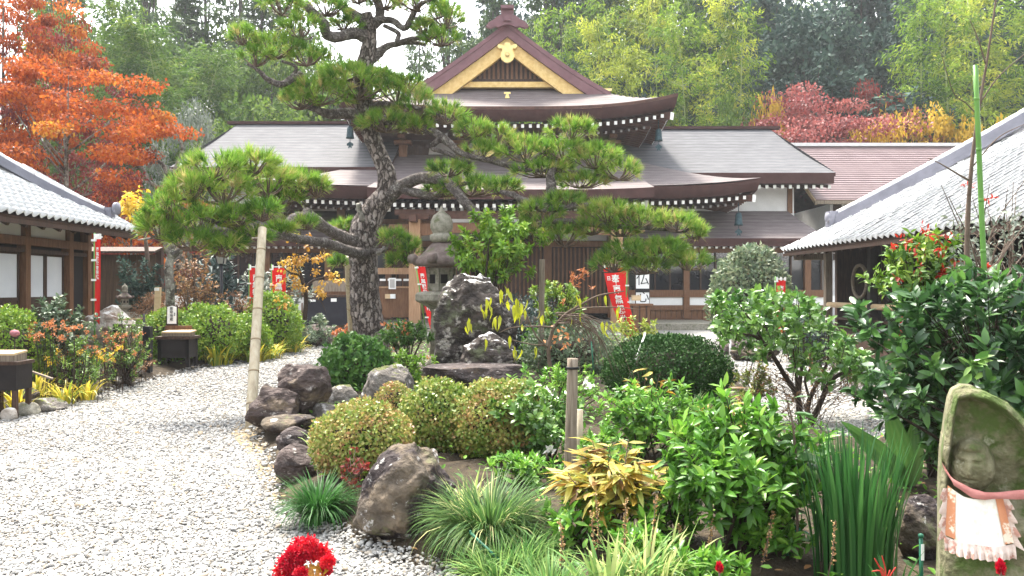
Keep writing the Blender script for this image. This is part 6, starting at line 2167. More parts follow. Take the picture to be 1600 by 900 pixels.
branchy(t, [[(268, 285, 27, .09), (255, 258, 27, .07), (240, 250, 27, .06), (232, 262, 27, .03)], [(268, 275, 27, .08), (280, 250, 27, .06), (285, 230, 27, .04), (278, 215, 27, .02)], [(266, 300, 27, .08), (235, 285, 27, .06), (222, 262, 27, .05), (205, 265, 27, .03)], [(240, 252, 27, .05), (245, 235, 27, .03), (235, 225, 27, .015)]], M['lichen_bark'])

# yellow leaved persimmon between the pine limb and the banners
t = thing('yellow_tree', 'small tree with clusters of yellow orange leaves left of the pine trunk', 'tree', at(478, 17))
branchy(t, [[(476, 500, 17, .05), (478, 460, 17, .045), (470, 430, 17, .04), (462, 400, 17, .03), (468, 370, 17, .02), (472, 345, 17, .012)], [(476, 450, 17, .03), (490, 438, 17, .025), (512, 432, 16.9, .015), (535, 425, 16.9, .008)], [(470, 430, 17, .03), (452, 425, 17, .02), (438, 412, 17, .01)], [(478, 465, 17, .02), (500, 470, 17, .012), (510, 490, 17, .006)]], M['dark_twig'])
cc = []
for px, py, sx, sy, n in ((470, 370, 14, 6, 5), (470, 340, 9, 7, 3), (462, 405, 18, 8, 6), (500, 400, 14, 8, 7), (452, 430, 18, 14, 8), (478, 418, 16, 12, 8), (515, 430, 14, 14, 9), (505, 462, 8, 12, 6), (470, 448, 14, 8, 6), (440, 412, 8, 8, 4), (448, 470, 10, 14, 4)):
    for _ in range(n): cc.append(P(px + rng.normal() * sx * .7, py + rng.normal() * sy * .7, 16.9 + rng.normal() * .15))
cc = np.array([q[:] for q in cc])
obj('leaf_clusters', inst_mesh('leaf_clusters', T_BROAD, *clumps(cc, np.full(len(cc), .085), 14, .07, .8, droop=.6, v0=.45), LM['persimmon']), t, kind='stuff')
t = thing('yellow_tree', 'yellow leaved branches poking over the left tiled roof', 'tree', (X(207, 18.5), 18.5, 0))
branchy(t, [[(232, 420, 18.5, .05), (225, 360, 18.5, .04), (210, 325, 18.5, .02), (200, 308, 18.5, .008)]], M['twig'])
cc = np.array([P(207 + rng.normal() * 12, 318 + rng.normal() * 9, 18.5 + rng.normal() * .2)[:] for _ in range(26)])
obj('leaf_clusters', inst_mesh('leaf_clusters', T_BROAD, *clumps(cc, np.full(len(cc), .14), 9, .12, .8, v0=.6), LM['yellow_leaf']), t, kind='stuff')

# thin bare tree and the tangle at the right
t = thing('bare_tree', 'thin bare brown tree beside the green bamboo pole', 'tree', at(1512, 5.7))
branchy(t, [[(1514, 700, 5.7, .02), (1513, 560, 5.7, .02), (1512, 460, 5.7, .019), (1511, 380, 5.7, .018), (1516, 280, 5.7, .014), (1528, 180, 5.7, .011), (1543, 90, 5.7, .008), (1556, 0, 5.7, .006), (1560, -30, 5.7, .004)],
            [(1514, 282, 5.7, .008), (1490, 268, 5.7, .006), (1468, 255, 5.7, .004), (1450, 247, 5.7, .003)], [(1528, 180, 5.7, .006), (1508, 160, 5.7, .004), (1490, 145, 5.7, .003), (1470, 82, 5.6, .002)], [(1532, 160, 5.7, .006), (1560, 120, 5.7, .004), (1600, 85, 5.7, .003)],
            [(1540, 100, 5.7, .005), (1528, 60, 5.7, .004), (1515, 30, 5.7, .002)], [(1520, 260, 5.7, .005), (1560, 215, 5.7, .004), (1610, 190, 5.7, .002)]], M['twig'])
t = thing('bare_shrub', 'tangle of bare twigs at the right edge above the laurel', 'shrub', at(1570, 7.2))
for i in range(60):
    a = (rng.uniform(1520, 1620), rng.uniform(430, 500))
    e = (a[0] + rng.normal() * 50, a[1] - rng.uniform(40, 170))
    y_ = 7.2 + rng.normal() * .3
    branchy(t, [[(a[0], a[1] + 60, y_, .009), (a[0], a[1], y_, .008), ((a[0] + e[0]) / 2 + rng.normal() * 14, (a[1] + e[1]) / 2, y_, .006), (e[0], e[1], y_ + rng.normal() * .2, .0025)]], M['twig'], 'twig')
cc = np.array([P(rng.uniform(1480, 1620), rng.uniform(330, 470), 7.2 + rng.normal() * .3)[:] for _ in range(110)])
obj('foliage', inst_mesh('foliage', T_LEAF, *clumps(cc, np.full(len(cc), .09), 7, .055, .8, v0=.6), LM['grey_leaf']), t, kind='stuff')
# ------------------------------------------------------------------ stone lantern
def lantern(px, Y, s, label, z0=None, name='stone_lantern'):
    c = at(px, Y)
    if z0 is not None: c.z = z0
    t = thing(name, label, 'stone lantern', c)
    x, y, z = c
    lm_ = M['granite']
    MB().lathe([(.42, 0), (.46, .08), (.44, .16), (.3, .26), (.26, .3)], (x, y, z), 6, smooth=False).build('base', lm_, t)
    MB().lathe([(r * s, q * s) for r, q in ((.22, .3), (.2, .5), (.235, .62), (.2, .74), (.19, 1.1), (.22, 1.16))], (x, y, z), 18).build('shaft', lm_, t)
    b = MB()
    b.lathe([(r * s, q * s) for r, q in ((.22, 1.16), (.34, 1.24), (.46, 1.3), (.48, 1.32), (.48, 1.42), (.44, 1.46), (.3, 1.48))], (x, y, z), 6, smooth=False, rot0=.3)
    b.build('platform', lm_, t)
    # fire box: six posts, sills, dark inside
    b = MB()
    b.lathe([(.235 * s, 1.49 * s), (.235 * s, 1.9 * s)], (x, y, z), 6, smooth=False, rot0=.3)
    fb = b.build('fire_box', lm_, t)
    for k in range(6):
        a = .3 + math.pi / 3 * (k + .5)
        R = Matrix.Rotation(a, 3, 'Z')
        MB().box(Vector((x, y, z + 1.7 * s)) + R @ Vector((.212 * s, 0, 0)), (.03 * s, .12 * s, .16 * s), R).build('window', M['void'], fb)
        a2 = .3 + math.pi / 3 * k
        R2 = Matrix.Rotation(a2, 3, 'Z')
        MB().box(Vector((x, y, z + 1.69 * s)) + R2 @ Vector((.23 * s, 0, 0)), (.05 * s, .07 * s, .4 * s), R2).build('corner_post', lm_, fb)
    # roof with six upturned scrolls
    b = MB()
    seg = 36
    prof = [(.47, 1.93), (.52, 1.95), (.515, 2.04), (.42, 2.1), (.3, 2.2), (.2, 2.32), (.15, 2.36)]
    V, Fs = [], []
    for r, q in prof:
        for k in range(seg):
            a = 2 * math.pi * k / seg + .3
            hexf = math.cos(math.pi / 6) / math.cos(((a - .3) % (math.pi / 3)) - math.pi / 6)
            rr = r * (hexf * .75 + .25)
            V.append((x + rr * s * math.cos(a), y + rr * s * math.sin(a), z + q * s + .03 * s * (hexf - .9) * (r > .4)))
    for i in range(len(prof) - 1):
        for k in range(seg):
            a, c2 = i * seg + k, i * seg + (k + 1) % seg
            Fs.append((a, c2, c2 + seg, a + seg))
    Fs.append(tuple(range(seg - 1, -1, -1)))
    Fs.append(tuple(range((len(prof) - 1) * seg, len(prof) * seg)))
    b.add(V, Fs, 0, True)
    roof = b.build('roof', M['lantern_roof'], t)
    for k in range(6):
        a = .3 + math.pi / 3 * k
        e = Vector((x + .53 * s * math.cos(a), y + .53 * s * math.sin(a), z + 2.06 * s))
        b = MB()
        tang = Vector((-math.sin(a), math.cos(a), 0))
        b.tube([e - tang * .07 * s, e + tang * .07 * s], .088 * s, 14)
        b.build('scroll', M['lantern_roof'], roof)
    MB().lathe([(r * s, q * s) for r, q in ((.13, 2.35), (.2, 2.38), (.215, 2.44), (.2, 2.5), (.15, 2.52), (.17, 2.54), (.205, 2.62), (.2, 2.74), (.15, 2.84), (.07, 2.9), (.04, 2.96), (.012, 3.02))], (x, y, z), 20).build('jewel', lm_, t)
    return t


lantern(690, 13.4, .93, 'tall grey stone lantern with scrolled roof and jewel behind the standing rock', z0=.12)
lantern(195, 17.6, .31, 'small mossy stone lantern top showing over the white topped rock', z0=.72)
rock('dark mossy mound of stone carrying the small lantern', at(195, 17.6), (.7, .6, .72), 61, M['stone'], 7, .1, .1, sub=3)


# ------------------------------------------------------------------ banners
def banner(px, Y, top, bottom, wpx, label, lean=0.0, body='南無観世音菩薩', side=1, foot=None, twist=0.0, pole_m='bamboo_green', small='奉納', wave=.03, cat='banner', taper=.12, drift=0.0):
    """A tall red cloth on a pole: PX is the pole, cloth hangs on SIDE; LEAN slides its foot."""
    z1, z0 = Z(top, Y), Z(bottom, Y)
    w = wpx / F * Y
    x0 = X(px, Y)
    c = Vector((x0, Y, bz(x0, Y)))
    t = thing('red_banner', label, cat, c, 'red prayer banners on poles')
    b = MB()
    dx = lean
    zt = z1 + .1
    pole = lambda z: Vector((x0 + dx * (zt - z) / max(zt - c.z, .1), Y + .02, z))
    b.tube([pole(c.z - .05), pole(zt)], .016, 8)
    b.build('pole', M[pole_m], t)
    b = MB()
    b.tube([pole(z1 + .03), pole(z1 + .03) + Vector((side * w, 0, .0))], .01, 6)
    b.build('crossbar', M['white_cloth'], t)
    ca, sa = math.cos(twist), math.sin(twist)

    def cloth(u, v):
        z = z1 + (z0 - z1) * v
        p = pole(z)
        k = w * u * (1 - taper * v * (.3 + .7 * u))
        return Vector((p.x + side * k * ca + side * .02 + drift * v * v, p.y - .03 + k * sa + wave * math.sin(u * 5 + v * 6) * (.2 + v), z - .05 * u * v))
    b = MB()
    G = [[cloth(u, v) for u in np.linspace(0, 1, 9)] for v in np.linspace(0, 1, 26)]
    b.grid(G)
    b.grid([[p + Vector((0, .006, 0)) for p in r] for r in G], 0, True, flip=True)
    cl = b.build('cloth', M['red_cloth'], t)
    for v in (.02, .26, .5, .74, .96):
        p = cloth(0, v)
        MB().box(p + Vector((-side * .01, -.01, 0)), (.09, .03, .035)).build('tie_loop', M['white_cloth'], t)
    for u in (.05, .5, .95):
        MB().box(cloth(u, 0) + Vector((0, -.005, .035)), (.035, .02, .09)).build('top_loop', M['white_cloth'], t)
    # lettering follows the cloth
    def letters(txt, u0, size, v0, name):
        n = len(txt)
        tot = MB()
        for i, ch in enumerate(txt):
            cu = bpy.data.curves.new('glyph', 'FONT')
            cu.body, cu.size, cu.align_x, cu.resolution_u = ch, 1.0, 'CENTER', 1
            cu.offset = .022
            o = bpy.data.objects.new('glyph', cu)
            COL.objects.link(o)
            me = bpy.data.meshes.new_from_object(o.evaluated_get(bpy.context.evaluated_depsgraph_get()))
            V = []
            for q in me.vertices:
                u = u0 + (q.co.x * size / w) * (1 if side > 0 else -1) * 1
                v = v0 + (i * size * 1.08 + (.85 - q.co.y) * size) / (z1 - z0)
                V.append(cloth(u, min(v, .99)) + Vector((0, -.009, 0)))
            tot.add(V, [tuple(f.vertices) for f in me.polygons])
            bpy.data.objects.remove(o); bpy.data.curves.remove(cu); bpy.data.meshes.remove(me)
        tot.build(name, M['white_cloth'], cl)
    L = z1 - z0
    letters(body, .5, min(w * .55, L * .8 / len(body)), .1 if len(body) > 4 else .06, 'lettering')
    if small:
        letters(small, .83, w * .2, .12, 'lettering')
    return t


banner(147, 13.6, 373, 502, 12, 'narrow red banner with white characters beside the left tiled house', twist=-.4, wave=.012, small=None, body='南無観世音菩薩')
banner(389, 19.0, 419, 511, 20, 'red banner immediately left of the dry bamboo pole', wave=.02, small=None, lean=0.0)
banner(424, 19.4, 419, 520, 22, 'red banner immediately right of the dry bamboo pole', wave=.04, small=None)
banner(649, 19.0, 416, 524, 14, 'red banner leaning beside the stone lantern', lean=.3, drift=.12, twist=.5, wave=.03, small=None)
banner(980, 19.5, 418, 526, 36, 'broad red banner with white characters before the offering box at the hall', side=-1, lean=-.05, twist=.25, body='奉南無観世音', small='日', wave=.07, taper=.5, drift=.34)
banner(1212, 19.6, 438, 520, 14, 'red banner half hidden behind the camellia tree', wave=.02, small=None)
banner(1402, 11.6, 440, 560, 16, 'red banner behind the big laurel before the right house', wave=.02, small=None)


# ------------------------------------------------------------------ poles and posts
def bamboo_pole(label, a, c, r, m, ring, joints, cat='pole', name='bamboo_pole', extra=()):
    a, c = Vector(a), Vector(c)
    t = thing(name, label, cat, a)
    b = MB()
    b.tube([a + (c - a) * q for q in np.linspace(0, 1, 12)], [r * (1 - .12 * q) for q in np.linspace(0, 1, 12)], 16)
    b.build('culm', M[m], t)
    for q in joints:
        p = a + (c - a) * q
        d = (c - a).normalized()
        b = MB()
        rr = r * (1 - .12 * q)
        b.tube([p - d * .012, p - d * .004, p + d * .006, p + d * .012], [rr * 1.0, rr * 1.09, rr * 1.07, rr * .99], 16)
        b.build('node_ring', M[ring], t)
    return t


bamboo_pole('thick dry bamboo pole propping the left limb of the pine, standing in the gravel', at(391, 8.85, -.05), P(410, 357, 10.0), .06, 'bamboo_dry', 'bamboo_ring', (.12, .27, .42, .57, .73, .88))
bamboo_pole('weathered bamboo prop against the left side of the pine trunk', at(550, 18.2), P(543, 402, 15.5), .07, 'bamboo_dry', 'bamboo_ring', (.25, .5, .75))
bamboo_pole('thin pale prop under the right limb of the pine', at(845, 13.0), P(847, 405, 12.9), .05, 'grey_wood', 'bamboo_ring', ())
bamboo_pole('upright green bamboo pole among the laurel leaves at the right', at(1552, 5.6), P(1524, 102, 5.6), .019, 'bamboo_green', 'bamboo_green', (.2, .42, .56, .68, .8, .92))
MB_ = MB().tube([P(1524, 102, 5.6), P(1524, 99, 5.6)], [.022, .018], 12)
t = thing('wooden_post', 'weathered round wooden post in the middle of the garden', 'post', at(890, 5.6))
b = MB()
p0, p1 = at(890, 5.6, -.05), P(895, 560, 5.6)
b.tube([p0 + (p1 - p0) * q for q in np.linspace(0, 1, 14)], [.044 - .006 * q for q in np.linspace(0, 1, 14)], 18, jit=.03)
b.build('shaft', M['grey_wood'], t)
b = MB()
p = p0 + (p1 - p0) * .93
b.tube([p - Vector((0, 0, .008)), p + Vector((0, 0, .008))], .047, 14)
b.build('wire_band', M['black_metal'], t)
t = thing('wooden_stub', 'short bamboo stub right behind the wooden post', 'post', at(904, 5.8))
b = MB()
b.tube([at(904, 5.8, -.03), P(905, 640, 5.8)], .028, 12)
b.build('stub', M['bamboo_dry'], t)
t = thing('wooden_stake', 'split pale wooden stake with a white top near the lichen covered trunk', 'stake', at(244, 16.4))
MB().box(P(246, 480, 16.4), (.11, .07, .82), Matrix.Rotation(.04, 3, 'Y')).build('stake', M['pale_wood'], t)
MB().box(P(246, 452, 16.4), (.1, .075, .06)).build('painted_top', M['white_paint'], t)

# ------------------------------------------------------------------ signboard table, lamp, gate, boxes
c = at(278, 15.0)
t = thing('sign_table', 'dark wooden table holding a pale box lid beside the left path', 'table', c)
zt = Z(527, 15.0)
MB().box((c.x, c.y, zt), (.66, .5, .05)).build('tabletop', M['dark_wood'], t)
for sx in (-.26, .26):
    for sy in (-.18, .18):
        MB().box((c.x + sx, c.y + sy, (zt + c.z) / 2), (.06, .06, zt - c.z)).build('leg', M['black_wood'], t)
MB().box((c.x, c.y, zt - .2), (.56, .42, .34)).build('apron', M['black_wood'], t)
t = thing('wooden_box', 'low wooden box with a pale flat lid on the signboard table', 'box', (c.x, c.y, zt + .02))
MB().box((c.x + .03, c.y - .05, zt + .065), (.5, .3, .07)).build('box_body', M['grey_wood'], t)
MB().box((c.x + .05, c.y - .06, zt + .112), (.52, .33, .025), Matrix.Rotation(.06, 3, 'X')).build('lid', M['pale_wood'], t)
MB().box((c.x - .06, c.y + .17, zt + .12), (.5, .04, .18)).build('back_board', M['brown_wood'], t)
t = thing('name_board', 'white upright board with black characters standing behind the table box', 'sign', (X(268, 15.2), 15.2, zt + .1))
zc = Z(492, 15.2)
MB().slab([(X(268, 15.2) + x, 15.2, zc + z) for x, z in ((-.085, -.17), (.085, -.17), (.09, .15), (0.0, .17), (-.08, .15))], (0, 1, 0), .03).build('board', M['sign_white'], t)
MB().box((X(268, 15.2), 15.235, zc - .03), (.21, .03, .42)).build('backing', M['dark_wood'], t)
lettering('慈母地蔵', .064, UPR, (X(268, 15.2), 15.193, zc + .15), M['ink'], 'lettering', t)
lettering('奉納', .03, UPR, (X(273, 15.2), 15.193, zc + .04), M['ink'], 'lettering', t)

c = at(12, 9.6)
t = thing('offering_stand', 'dark wooden offering stand with a box at the left edge of the gravel', 'table', c)
zt = Z(566, 9.6)
MB().box((c.x, c.y, zt), (.44, .36, .04)).build('tabletop', M['dark_wood'], t)
for sx in (-.17, .17):
    for sy in (-.13, .13):
        MB().box((c.x + sx, c.y + sy, (zt + c.z) / 2), (.05, .05, zt - c.z)).build('leg', M['dark_wood'], t)
MB().box((c.x, c.y, zt - .17), (.4, .32, .3)).build('apron', M['black_wood'], t)
t = thing('wooden_box', 'small grey wooden box with a pale lid on the left edge stand', 'box', (c.x, c.y, zt))
MB().box((c.x - .02, c.y, zt + .06), (.34, .26, .08)).build('box_body', M['grey_wood'], t)
MB().box((c.x - .02, c.y - .01, zt + .115), (.36, .28, .025), Matrix.Rotation(.08, 3, 'X')).build('lid', M['pale_wood'], t)
c0 = P(18, 600, 9.3)
t = thing('metal_bar', 'grey metal bar lying among the leaves by the left stand', 'bar', P(60, 580, 9.9))
MB().bar(P(36, 576, 9.9), P(82, 592, 9.9), .04, .02).build('bar', M['grey_wood'], t)
t = thing('round_bud', 'dusky pink round flower head at the left edge', 'flower', P(23, 520, 10.4))
b = MB()
b.lathe([(.02, -.05), (.055, -.03), (.06, .0), (.04, .03), (.01, .04)], P(23, 520, 10.4), 12)
b.build('flower_head', mat('dusky_pink', [(.3, .1, .12), (.42, .18, .2)], 20, .8), t)
b = MB(); b.tube([at(23, 10.4), P(23, 522, 10.4)], .008, 5); b.build('stem', M['dark_twig'], t)

c = at(346, 18.0)
t = thing('garden_lamp', 'black garden lamp with a square glass head beside the hedge', 'lamp', c)
b = MB(); b.tube([c, P(346, 412, 18.0)], .035, 10); b.build('post', M['black_metal'], t)
hz = Z(412, 18)
b = MB(); b.lathe([(.1, 0), (.16, .26)], (c.x, c.y, hz), 4, smooth=False, rot0=.78); hd = b.build('lamp_glass', M['lamp_glass'], t)
for k in range(4):
    a = .78 + math.pi / 2 * k
    MB().bar((c.x + .1 * math.cos(a), c.y + .1 * math.sin(a), hz), (c.x + .163 * math.cos(a), c.y + .163 * math.sin(a), hz + .26), .02, .02).build('frame_bar', M['black_metal'], hd)
b = MB(); b.lathe([(.21, .26), (.2, .29), (.07, .36), (.02, .4)], (c.x, c.y, hz), 4, smooth=False, rot0=.78); b.build('lamp_cap', M['grey_wood'], t)

t = thing('garden_gate', 'low black gate frame with crossed wires between two square posts', 'gate', at(208, 14.0))
for px, Y in ((184, 14.3), (231, 13.8)):
    q = at(px, Y)
    MB().box((q.x, q.y, (q.z + Z(506 if px < 200 else 510, Y)) / 2), (.12, .12, Z(506 if px < 200 else 510, Y) - q.z)).build('gate_post', M['black_metal'], t)
a, e = P(188, 508, 14.2), P(228, 508, 13.85)
MB().bar(a, e, .025, .03).build('top_bar', M['grey_wood'], t)
MB().bar(P(184, 500, 14.3), P(226, 497, 13.85), .03, .025).build('pale_bar', M['pale_wood'], t)
for i in range(7):
    q = i / 6
    b = MB(); b.tube([a.lerp(e, q), a.lerp(e, max(0, q - .45)) + Vector((0, 0, -.62))], .008, 5); b.build('wire', M['grey_wood'], t)
    b = MB(); b.tube([a.lerp(e, q), a.lerp(e, min(1, q + .45)) + Vector((0, 0, -.62))], .008, 5); b.build('wire', M['grey_wood'], t)
b = MB(); q = P(225, 500, 13.8); b.tube([at(225, 13.85), P(225, 490, 13.85)], .02, 6); b.build('thin_post', M['black_metal'], t)

# ------------------------------------------------------------------ things before the hall
Y = 30.6
t = thing('offering_counter', 'brown wooden counter with pigeonholes left of the porch post', 'counter', (X(611, Y), Y, .44))
cx_ = X(611, Y)
MB().box((cx_, Y, 1.0), (1.5, .5, 1.12)).build('front', M['brown_wood'], t)
MB().box((cx_, Y - .02, 1.58), (1.6, .6, .06)).build('top', M['pillar_wood'], t)
MB().box((cx_, Y + .1, 2.2), (1.5, .1, .24)).build('rail', M['pillar_wood'], t)
for i in range(5):
    MB().box((cx_ - .6 + i * .3, Y - .05, 1.72), (.24, .12, .2)).build('pigeonhole', M['dark_wood'], t)
    MB().box((cx_ - .6 + i * .3, Y - .12, 1.86), (.22, .02, .08)).build('paper_slip', M['sign_white'], t)
t = thing('framed_notice', 'white framed notice standing on the counter', 'notice', (X(613, 30.2), 30.2, 1.7))
q = P(613, 443, 30.2)
MB().box(q, (.27, .03, .42)).build('frame', M['sign_white'], t)
MB().box(q + Vector((0, -.02, 0)), (.18, .012, .32)).build('sheet', M['grey_plaster'], t)
for px, m_, lab in ((606, 'pale_wood', 'small tan box in the counter below the notice'), (614, 'sign_white', 'small white box in the counter below the notice')):
    q = P(px, 463, 30.2)
    t = thing('small_box', lab, 'box', q)
    b = MB(); b.box(q, (.19, .12, .17)); b.box(q + Vector((0, -.061, 0)), (.15, .004, .13)); b.build('box_body', M[m_], t)
Y = 28.4
cx_ = X(997, Y)
t = thing('offering_box', 'brown wooden offering box in front of the white character board', 'box', (cx_, Y, 0))
MB().box((cx_, Y, .48), (.75, .6, .9)).build('body', M['brown_wood'], t)
for i in (-1, 0, 1):
    MB().box((cx_ + i * .25, Y - .31, .48), (.05, .03, .9)).build('batten', M['dark_wood'], t)
MB().box((cx_, Y, .96), (.95, .75, .07)).build('top', M['brown_wood'], t)
t = thing('paper_stack', 'pale box on top of the offering box', 'box', P(994, 467, 28.3))
MB().box(P(994, 466, 28.3), (.3, .25, .16)).box(P(994, 462, 28.3) + Vector((0, 0, .01)), (.31, .26, .02)).build('carton', M['pale_wood'], t)
t = thing('character_board', 'white board with bold brush characters beside the glass doors', 'sign', P(1004, 470, 29.6))
q = P(1004, 453, 29.6)
MB().box(q, (.48, .05, 1.3)).build('board', M['sign_white'], t)
MB().box(q + Vector((0, .04, 0)), (.54, .03, 1.36)).build('frame', M['dark_wood'], t)
MB().box(q + Vector((0, -.035, -.02)), (.5, .02, .14)).build('dark_band', M['ink'], t)
lettering('仏心', .5, UPR, tuple(q + Vector((0, -.03, .62))), M['ink'], 'lettering', t, spacing=1.28)
Y = 29.0
t = thing('altar_table', 'altar table under a black cloth at the left end of the porch', 'table', (X(515, Y), Y, .2))
cx_ = X(512, Y)
MB().box((cx_, Y, .72), (1.5, .7, 1.0)).build('black_cloth', M['black_cloth'], t)
MB().box((cx_, Y, 1.26), (1.7, .8, .07)).build('tabletop', M['dark_wood'], t)
MB().box((cx_, Y + .3, 1.62), (1.2, .2, .4)).build('grey_chest', M['grey_wood'], t)
for i, x in enumerate((-.45, .3)):
    MB().box((cx_ + x, Y - .36, 1.12), (.2, .02, .12)).build('white_slip', M['sign_white'], t)
for i, (px, w, h) in enumerate(((485, .6, .5), (412, .9, .6), (462, .7, .6))):
    q = P(px, 484, 29.6 + i * .4)
    t = thing('white_screen', ['white board leaning by the altar table', 'white screen showing behind the two left banners', 'white screen between the banners and the altar table'][i], 'screen', q)
    b = MB(); b.box(q, (w, .05, h)).box(q + Vector((0, .02, -.5 * h)), (w * 1.02, .07, .04)); b.build('panel', M['plaster'], t)
    for s in (-1, 1): MB().box(q + Vector((s * w / 2, 0, -.2)), (.05, .07, h + .4)).build('leg', M['brown_wood'], t)

# ------------------------------------------------------------------ stakes and markers
def stake(label, a, c, r, m, name='plant_stake', cat='stake'):
    t = thing(name, label, cat, a)
    b = MB(); b.tube([Vector(a), Vector(c)], r, 8); b.build('rod', M[m], t)
    b = MB(); b.lathe([(r, 0), (r * .9, r), (r * .4, r * 1.6)], Vector(c), 8); b.build('tip', M[m], t)


stake('green plant stake leaning across the pale grass at the lower edge', P(812, 905, 4.0), P(735, 832, 4.15), .007, 'green_peg')
stake('green stake in front of the yellow bamboo grass', P(975, 860, 4.5), P(942, 745, 4.6), .006, 'green_peg')
stake('green stake with a white tip beside the yellow bamboo grass', P(1045, 850, 4.6), P(1020, 740, 4.7), .006, 'green_peg')
stake('pale stake leaning against the dark dome', P(975, 612, 9.6), P(1008, 522, 9.8), .011, 'white_paint')
stake('green stake standing before the dark dome', P(1052, 610, 9.7), P(1062, 552, 9.7), .008, 'green_peg')
stake('thin green stake in the dark dome left side', P(1005, 592, 9.8), P(1012, 548, 9.8), .007, 'green_peg')
stake('short white marker on the right gravel path', P(1141, 555, 17.5), P(1141, 532, 17.5), .025, 'white_paint')
stake('dark thin stick right of the dark dome', P(1170, 586, 11.5), P(1177, 563, 11.5), .008, 'black_metal')
stake('second dark stick beside the thin one', P(1181, 586, 11.4), P(1189, 563, 11.4), .008, 'black_metal')
stake('grey stake under the weeping cherry', P(928, 590, 9.0), P(924, 535, 9.0), .008, 'green_peg')
for lab, px, top, Y in (('green plant marker with a white label at the statue foot', 1440, 840, 3.5), ('green plant marker with a white label among the iris leaves', 1230, 768, 4.1)):
    c = P(px, top + 62, Y)
    t = thing('plant_marker', lab, 'marker', c)
    b = MB(); b.tube([c + Vector((0, 0, -.15)), P(px - 1, top, Y)], .0085, 10); b.build('rod', M['green_peg'], t)
    MB().box(P(px, top + 22, Y) + Vector((.0, -.009, 0)), (.012, .004, .07)).build('paper_label', M['sign_white'], t)
    b = MB(); b.lathe([(.009, 0), (.012, .004), (.011, .014), (.004, .018)], P(px - 1, top, Y), 10); b.build('cap', M['green_peg'], t)
t = thing('plant_tie', 'turquoise twine tied round the stem beside the iris', 'twine', P(1243, 832, 4.05))
b = MB(); q = P(1243, 832, 4.05); b.tube([q + Vector((.022 * math.cos(a), .022 * math.sin(a), .003 * a)) for a in np.linspace(0, 9, 24)], .0025, 5); b.tube([q, q + Vector((.05, 0, .005)), q + Vector((.075, 0, -.01))], .0025, 5); b.build('loop', M['twine'], t)
t = thing('seedling', 'young stem with a few dark leaves standing over the lush shrub', 'plant', P(1243, 900, 4.0))
branchy(t, [[(1245, 905, 4.0, .007), (1246, 800, 4.0, .0065), (1244, 720, 4.0, .006), (1238, 660, 4.0, .005), (1228, 618, 4.0, .003)]], M['twig'], 'stem')
lf = mesh_np('leaf', *T_leaf(.5, .04, .2), LM['laurel'], np.full(8, .45), True)
for px, py, a, s in ((1228, 622, -.4, .08), (1250, 645, .1, .13), (1215, 630, 2.9, .09), (1262, 648, .0, .1), (1215, 665, 3.0, .13), (1262, 680, .2, .1), (1212, 690, 3.1, .11), (1270, 715, -.3, .12), (1208, 720, 3.3, .1)):
    q = P(px, py, 3.98)
    obj('leaf', lf, t, Matrix.Translation(P(1240, py, 4.0)) @ Euler((rng.normal() * .2, rng.normal() * .25, a - math.pi / 2)).to_matrix().to_4x4() @ Matrix.Scale(s, 4))
# dry seed stalks
for i, (px, py, Y, top) in enumerate(((1008, 900, 3.9, 772), (965, 900, 3.9, 778), (925, 890, 4.0, 800), (935, 880, 4.1, 770), (875, 900, 3.8, 812), (1065, 900, 4.1, 820), (1098, 890, 4.0, 812), (1290, 900, 3.7, 812), (1180, 900, 3.9, 800))):
    a, e = P(px, py + 20, Y), P(px + rng.normal() * 10, top, Y)
    t = thing('seed_stalk', ['dry seed stalk below the yellow bamboo grass', 'beaded seed stalk left of the tallest one', 'short seed stalk by the wooden post foot', 'seed stalk rising before the wooden post', 'seed stalk over the pale grass',
                             'seed stalk under the lush shrub', 'leaning seed stalk under the lush shrub', 'seed stalk in front of the iris leaves', 'seed stalk in the dark gap of the lush shrub'][i], 'plant', a)
    b = MB(); b.tube([a, a.lerp(e, .5) + Vector((.01, 0, 0)), e], [.004, .003, .0015], 5); b.build('stem', M['twig'], t)
    n = 70
    q = rng.uniform(.35, 1, n)
    loc = np.array([(a.lerp(e, k) + Vector((.01 * math.sin(k * 3.1), 0, 0)))[:] for k in q]) + rng.normal(size=(n, 3)) * .004
    obj('seeds', inst_mesh('seeds', T_diamond(.8, .3), frames(rdir(n), rdir(n)), loc, np.full(n, .014), rng.uniform(.3, .9, n), LM['litter']), t, kind='stuff')

# ------------------------------------------------------------------ cockscomb and red lilies
t = thing('cockscomb', 'crimson cockscomb flowers with orange stems at the lower edge of the gravel', 'flowers', (X(478, 2.9), 2.9, 0))
Y = 2.9
heads = ((468, 852, .026), (482, 850, .028), (494, 858, .024), (458, 866, .026), (474, 864, .028), (505, 866, .026), (447, 878, .024), (462, 880, .024), (512, 878, .02), (441, 893, .024), (456, 896, .026), (470, 894, .018), (487, 866, .022), (437, 908, .026), (452, 912, .028), (510, 890, .016))
for px, py, r in heads:
    q = P(px, py, Y + rng.normal() * .02)
    n = 520
    d = rdir(n)
    k = 1 + .5 * np.array([noise.noise(Vector(v) * 5 + Vector((px, 0, 0))) for v in d])
    loc = np.array(q) + d * (k * r * rng.uniform(.5, 1.15, n))[:, None] * np.array([1, .7, .85])
    obj('flower_crest', inst_mesh('flower_crest', T_diamond(.7, .25), frames(d + rng.normal(size=(n, 3)) * .5, rdir(n)), loc, rng.uniform(.006, .014, n), rng.uniform(.1, .9) + rng.normal(size=n) * .2, LM['red_petal']), t)
for px, py in ((500, 850), (503, 853), (510, 848), (506, 858), (512, 846)):
    b = MB(); q = P(px, py, Y); b.tube([P(505, 885, Y), q], [.006, .0025], 5); b.build('spike', M['red_cloth'], t)
stem_m = mat('cockscomb_stem', [(.38, .14, .04), (.6, .3, .06), (.5, .2, .08)], 40, .6)
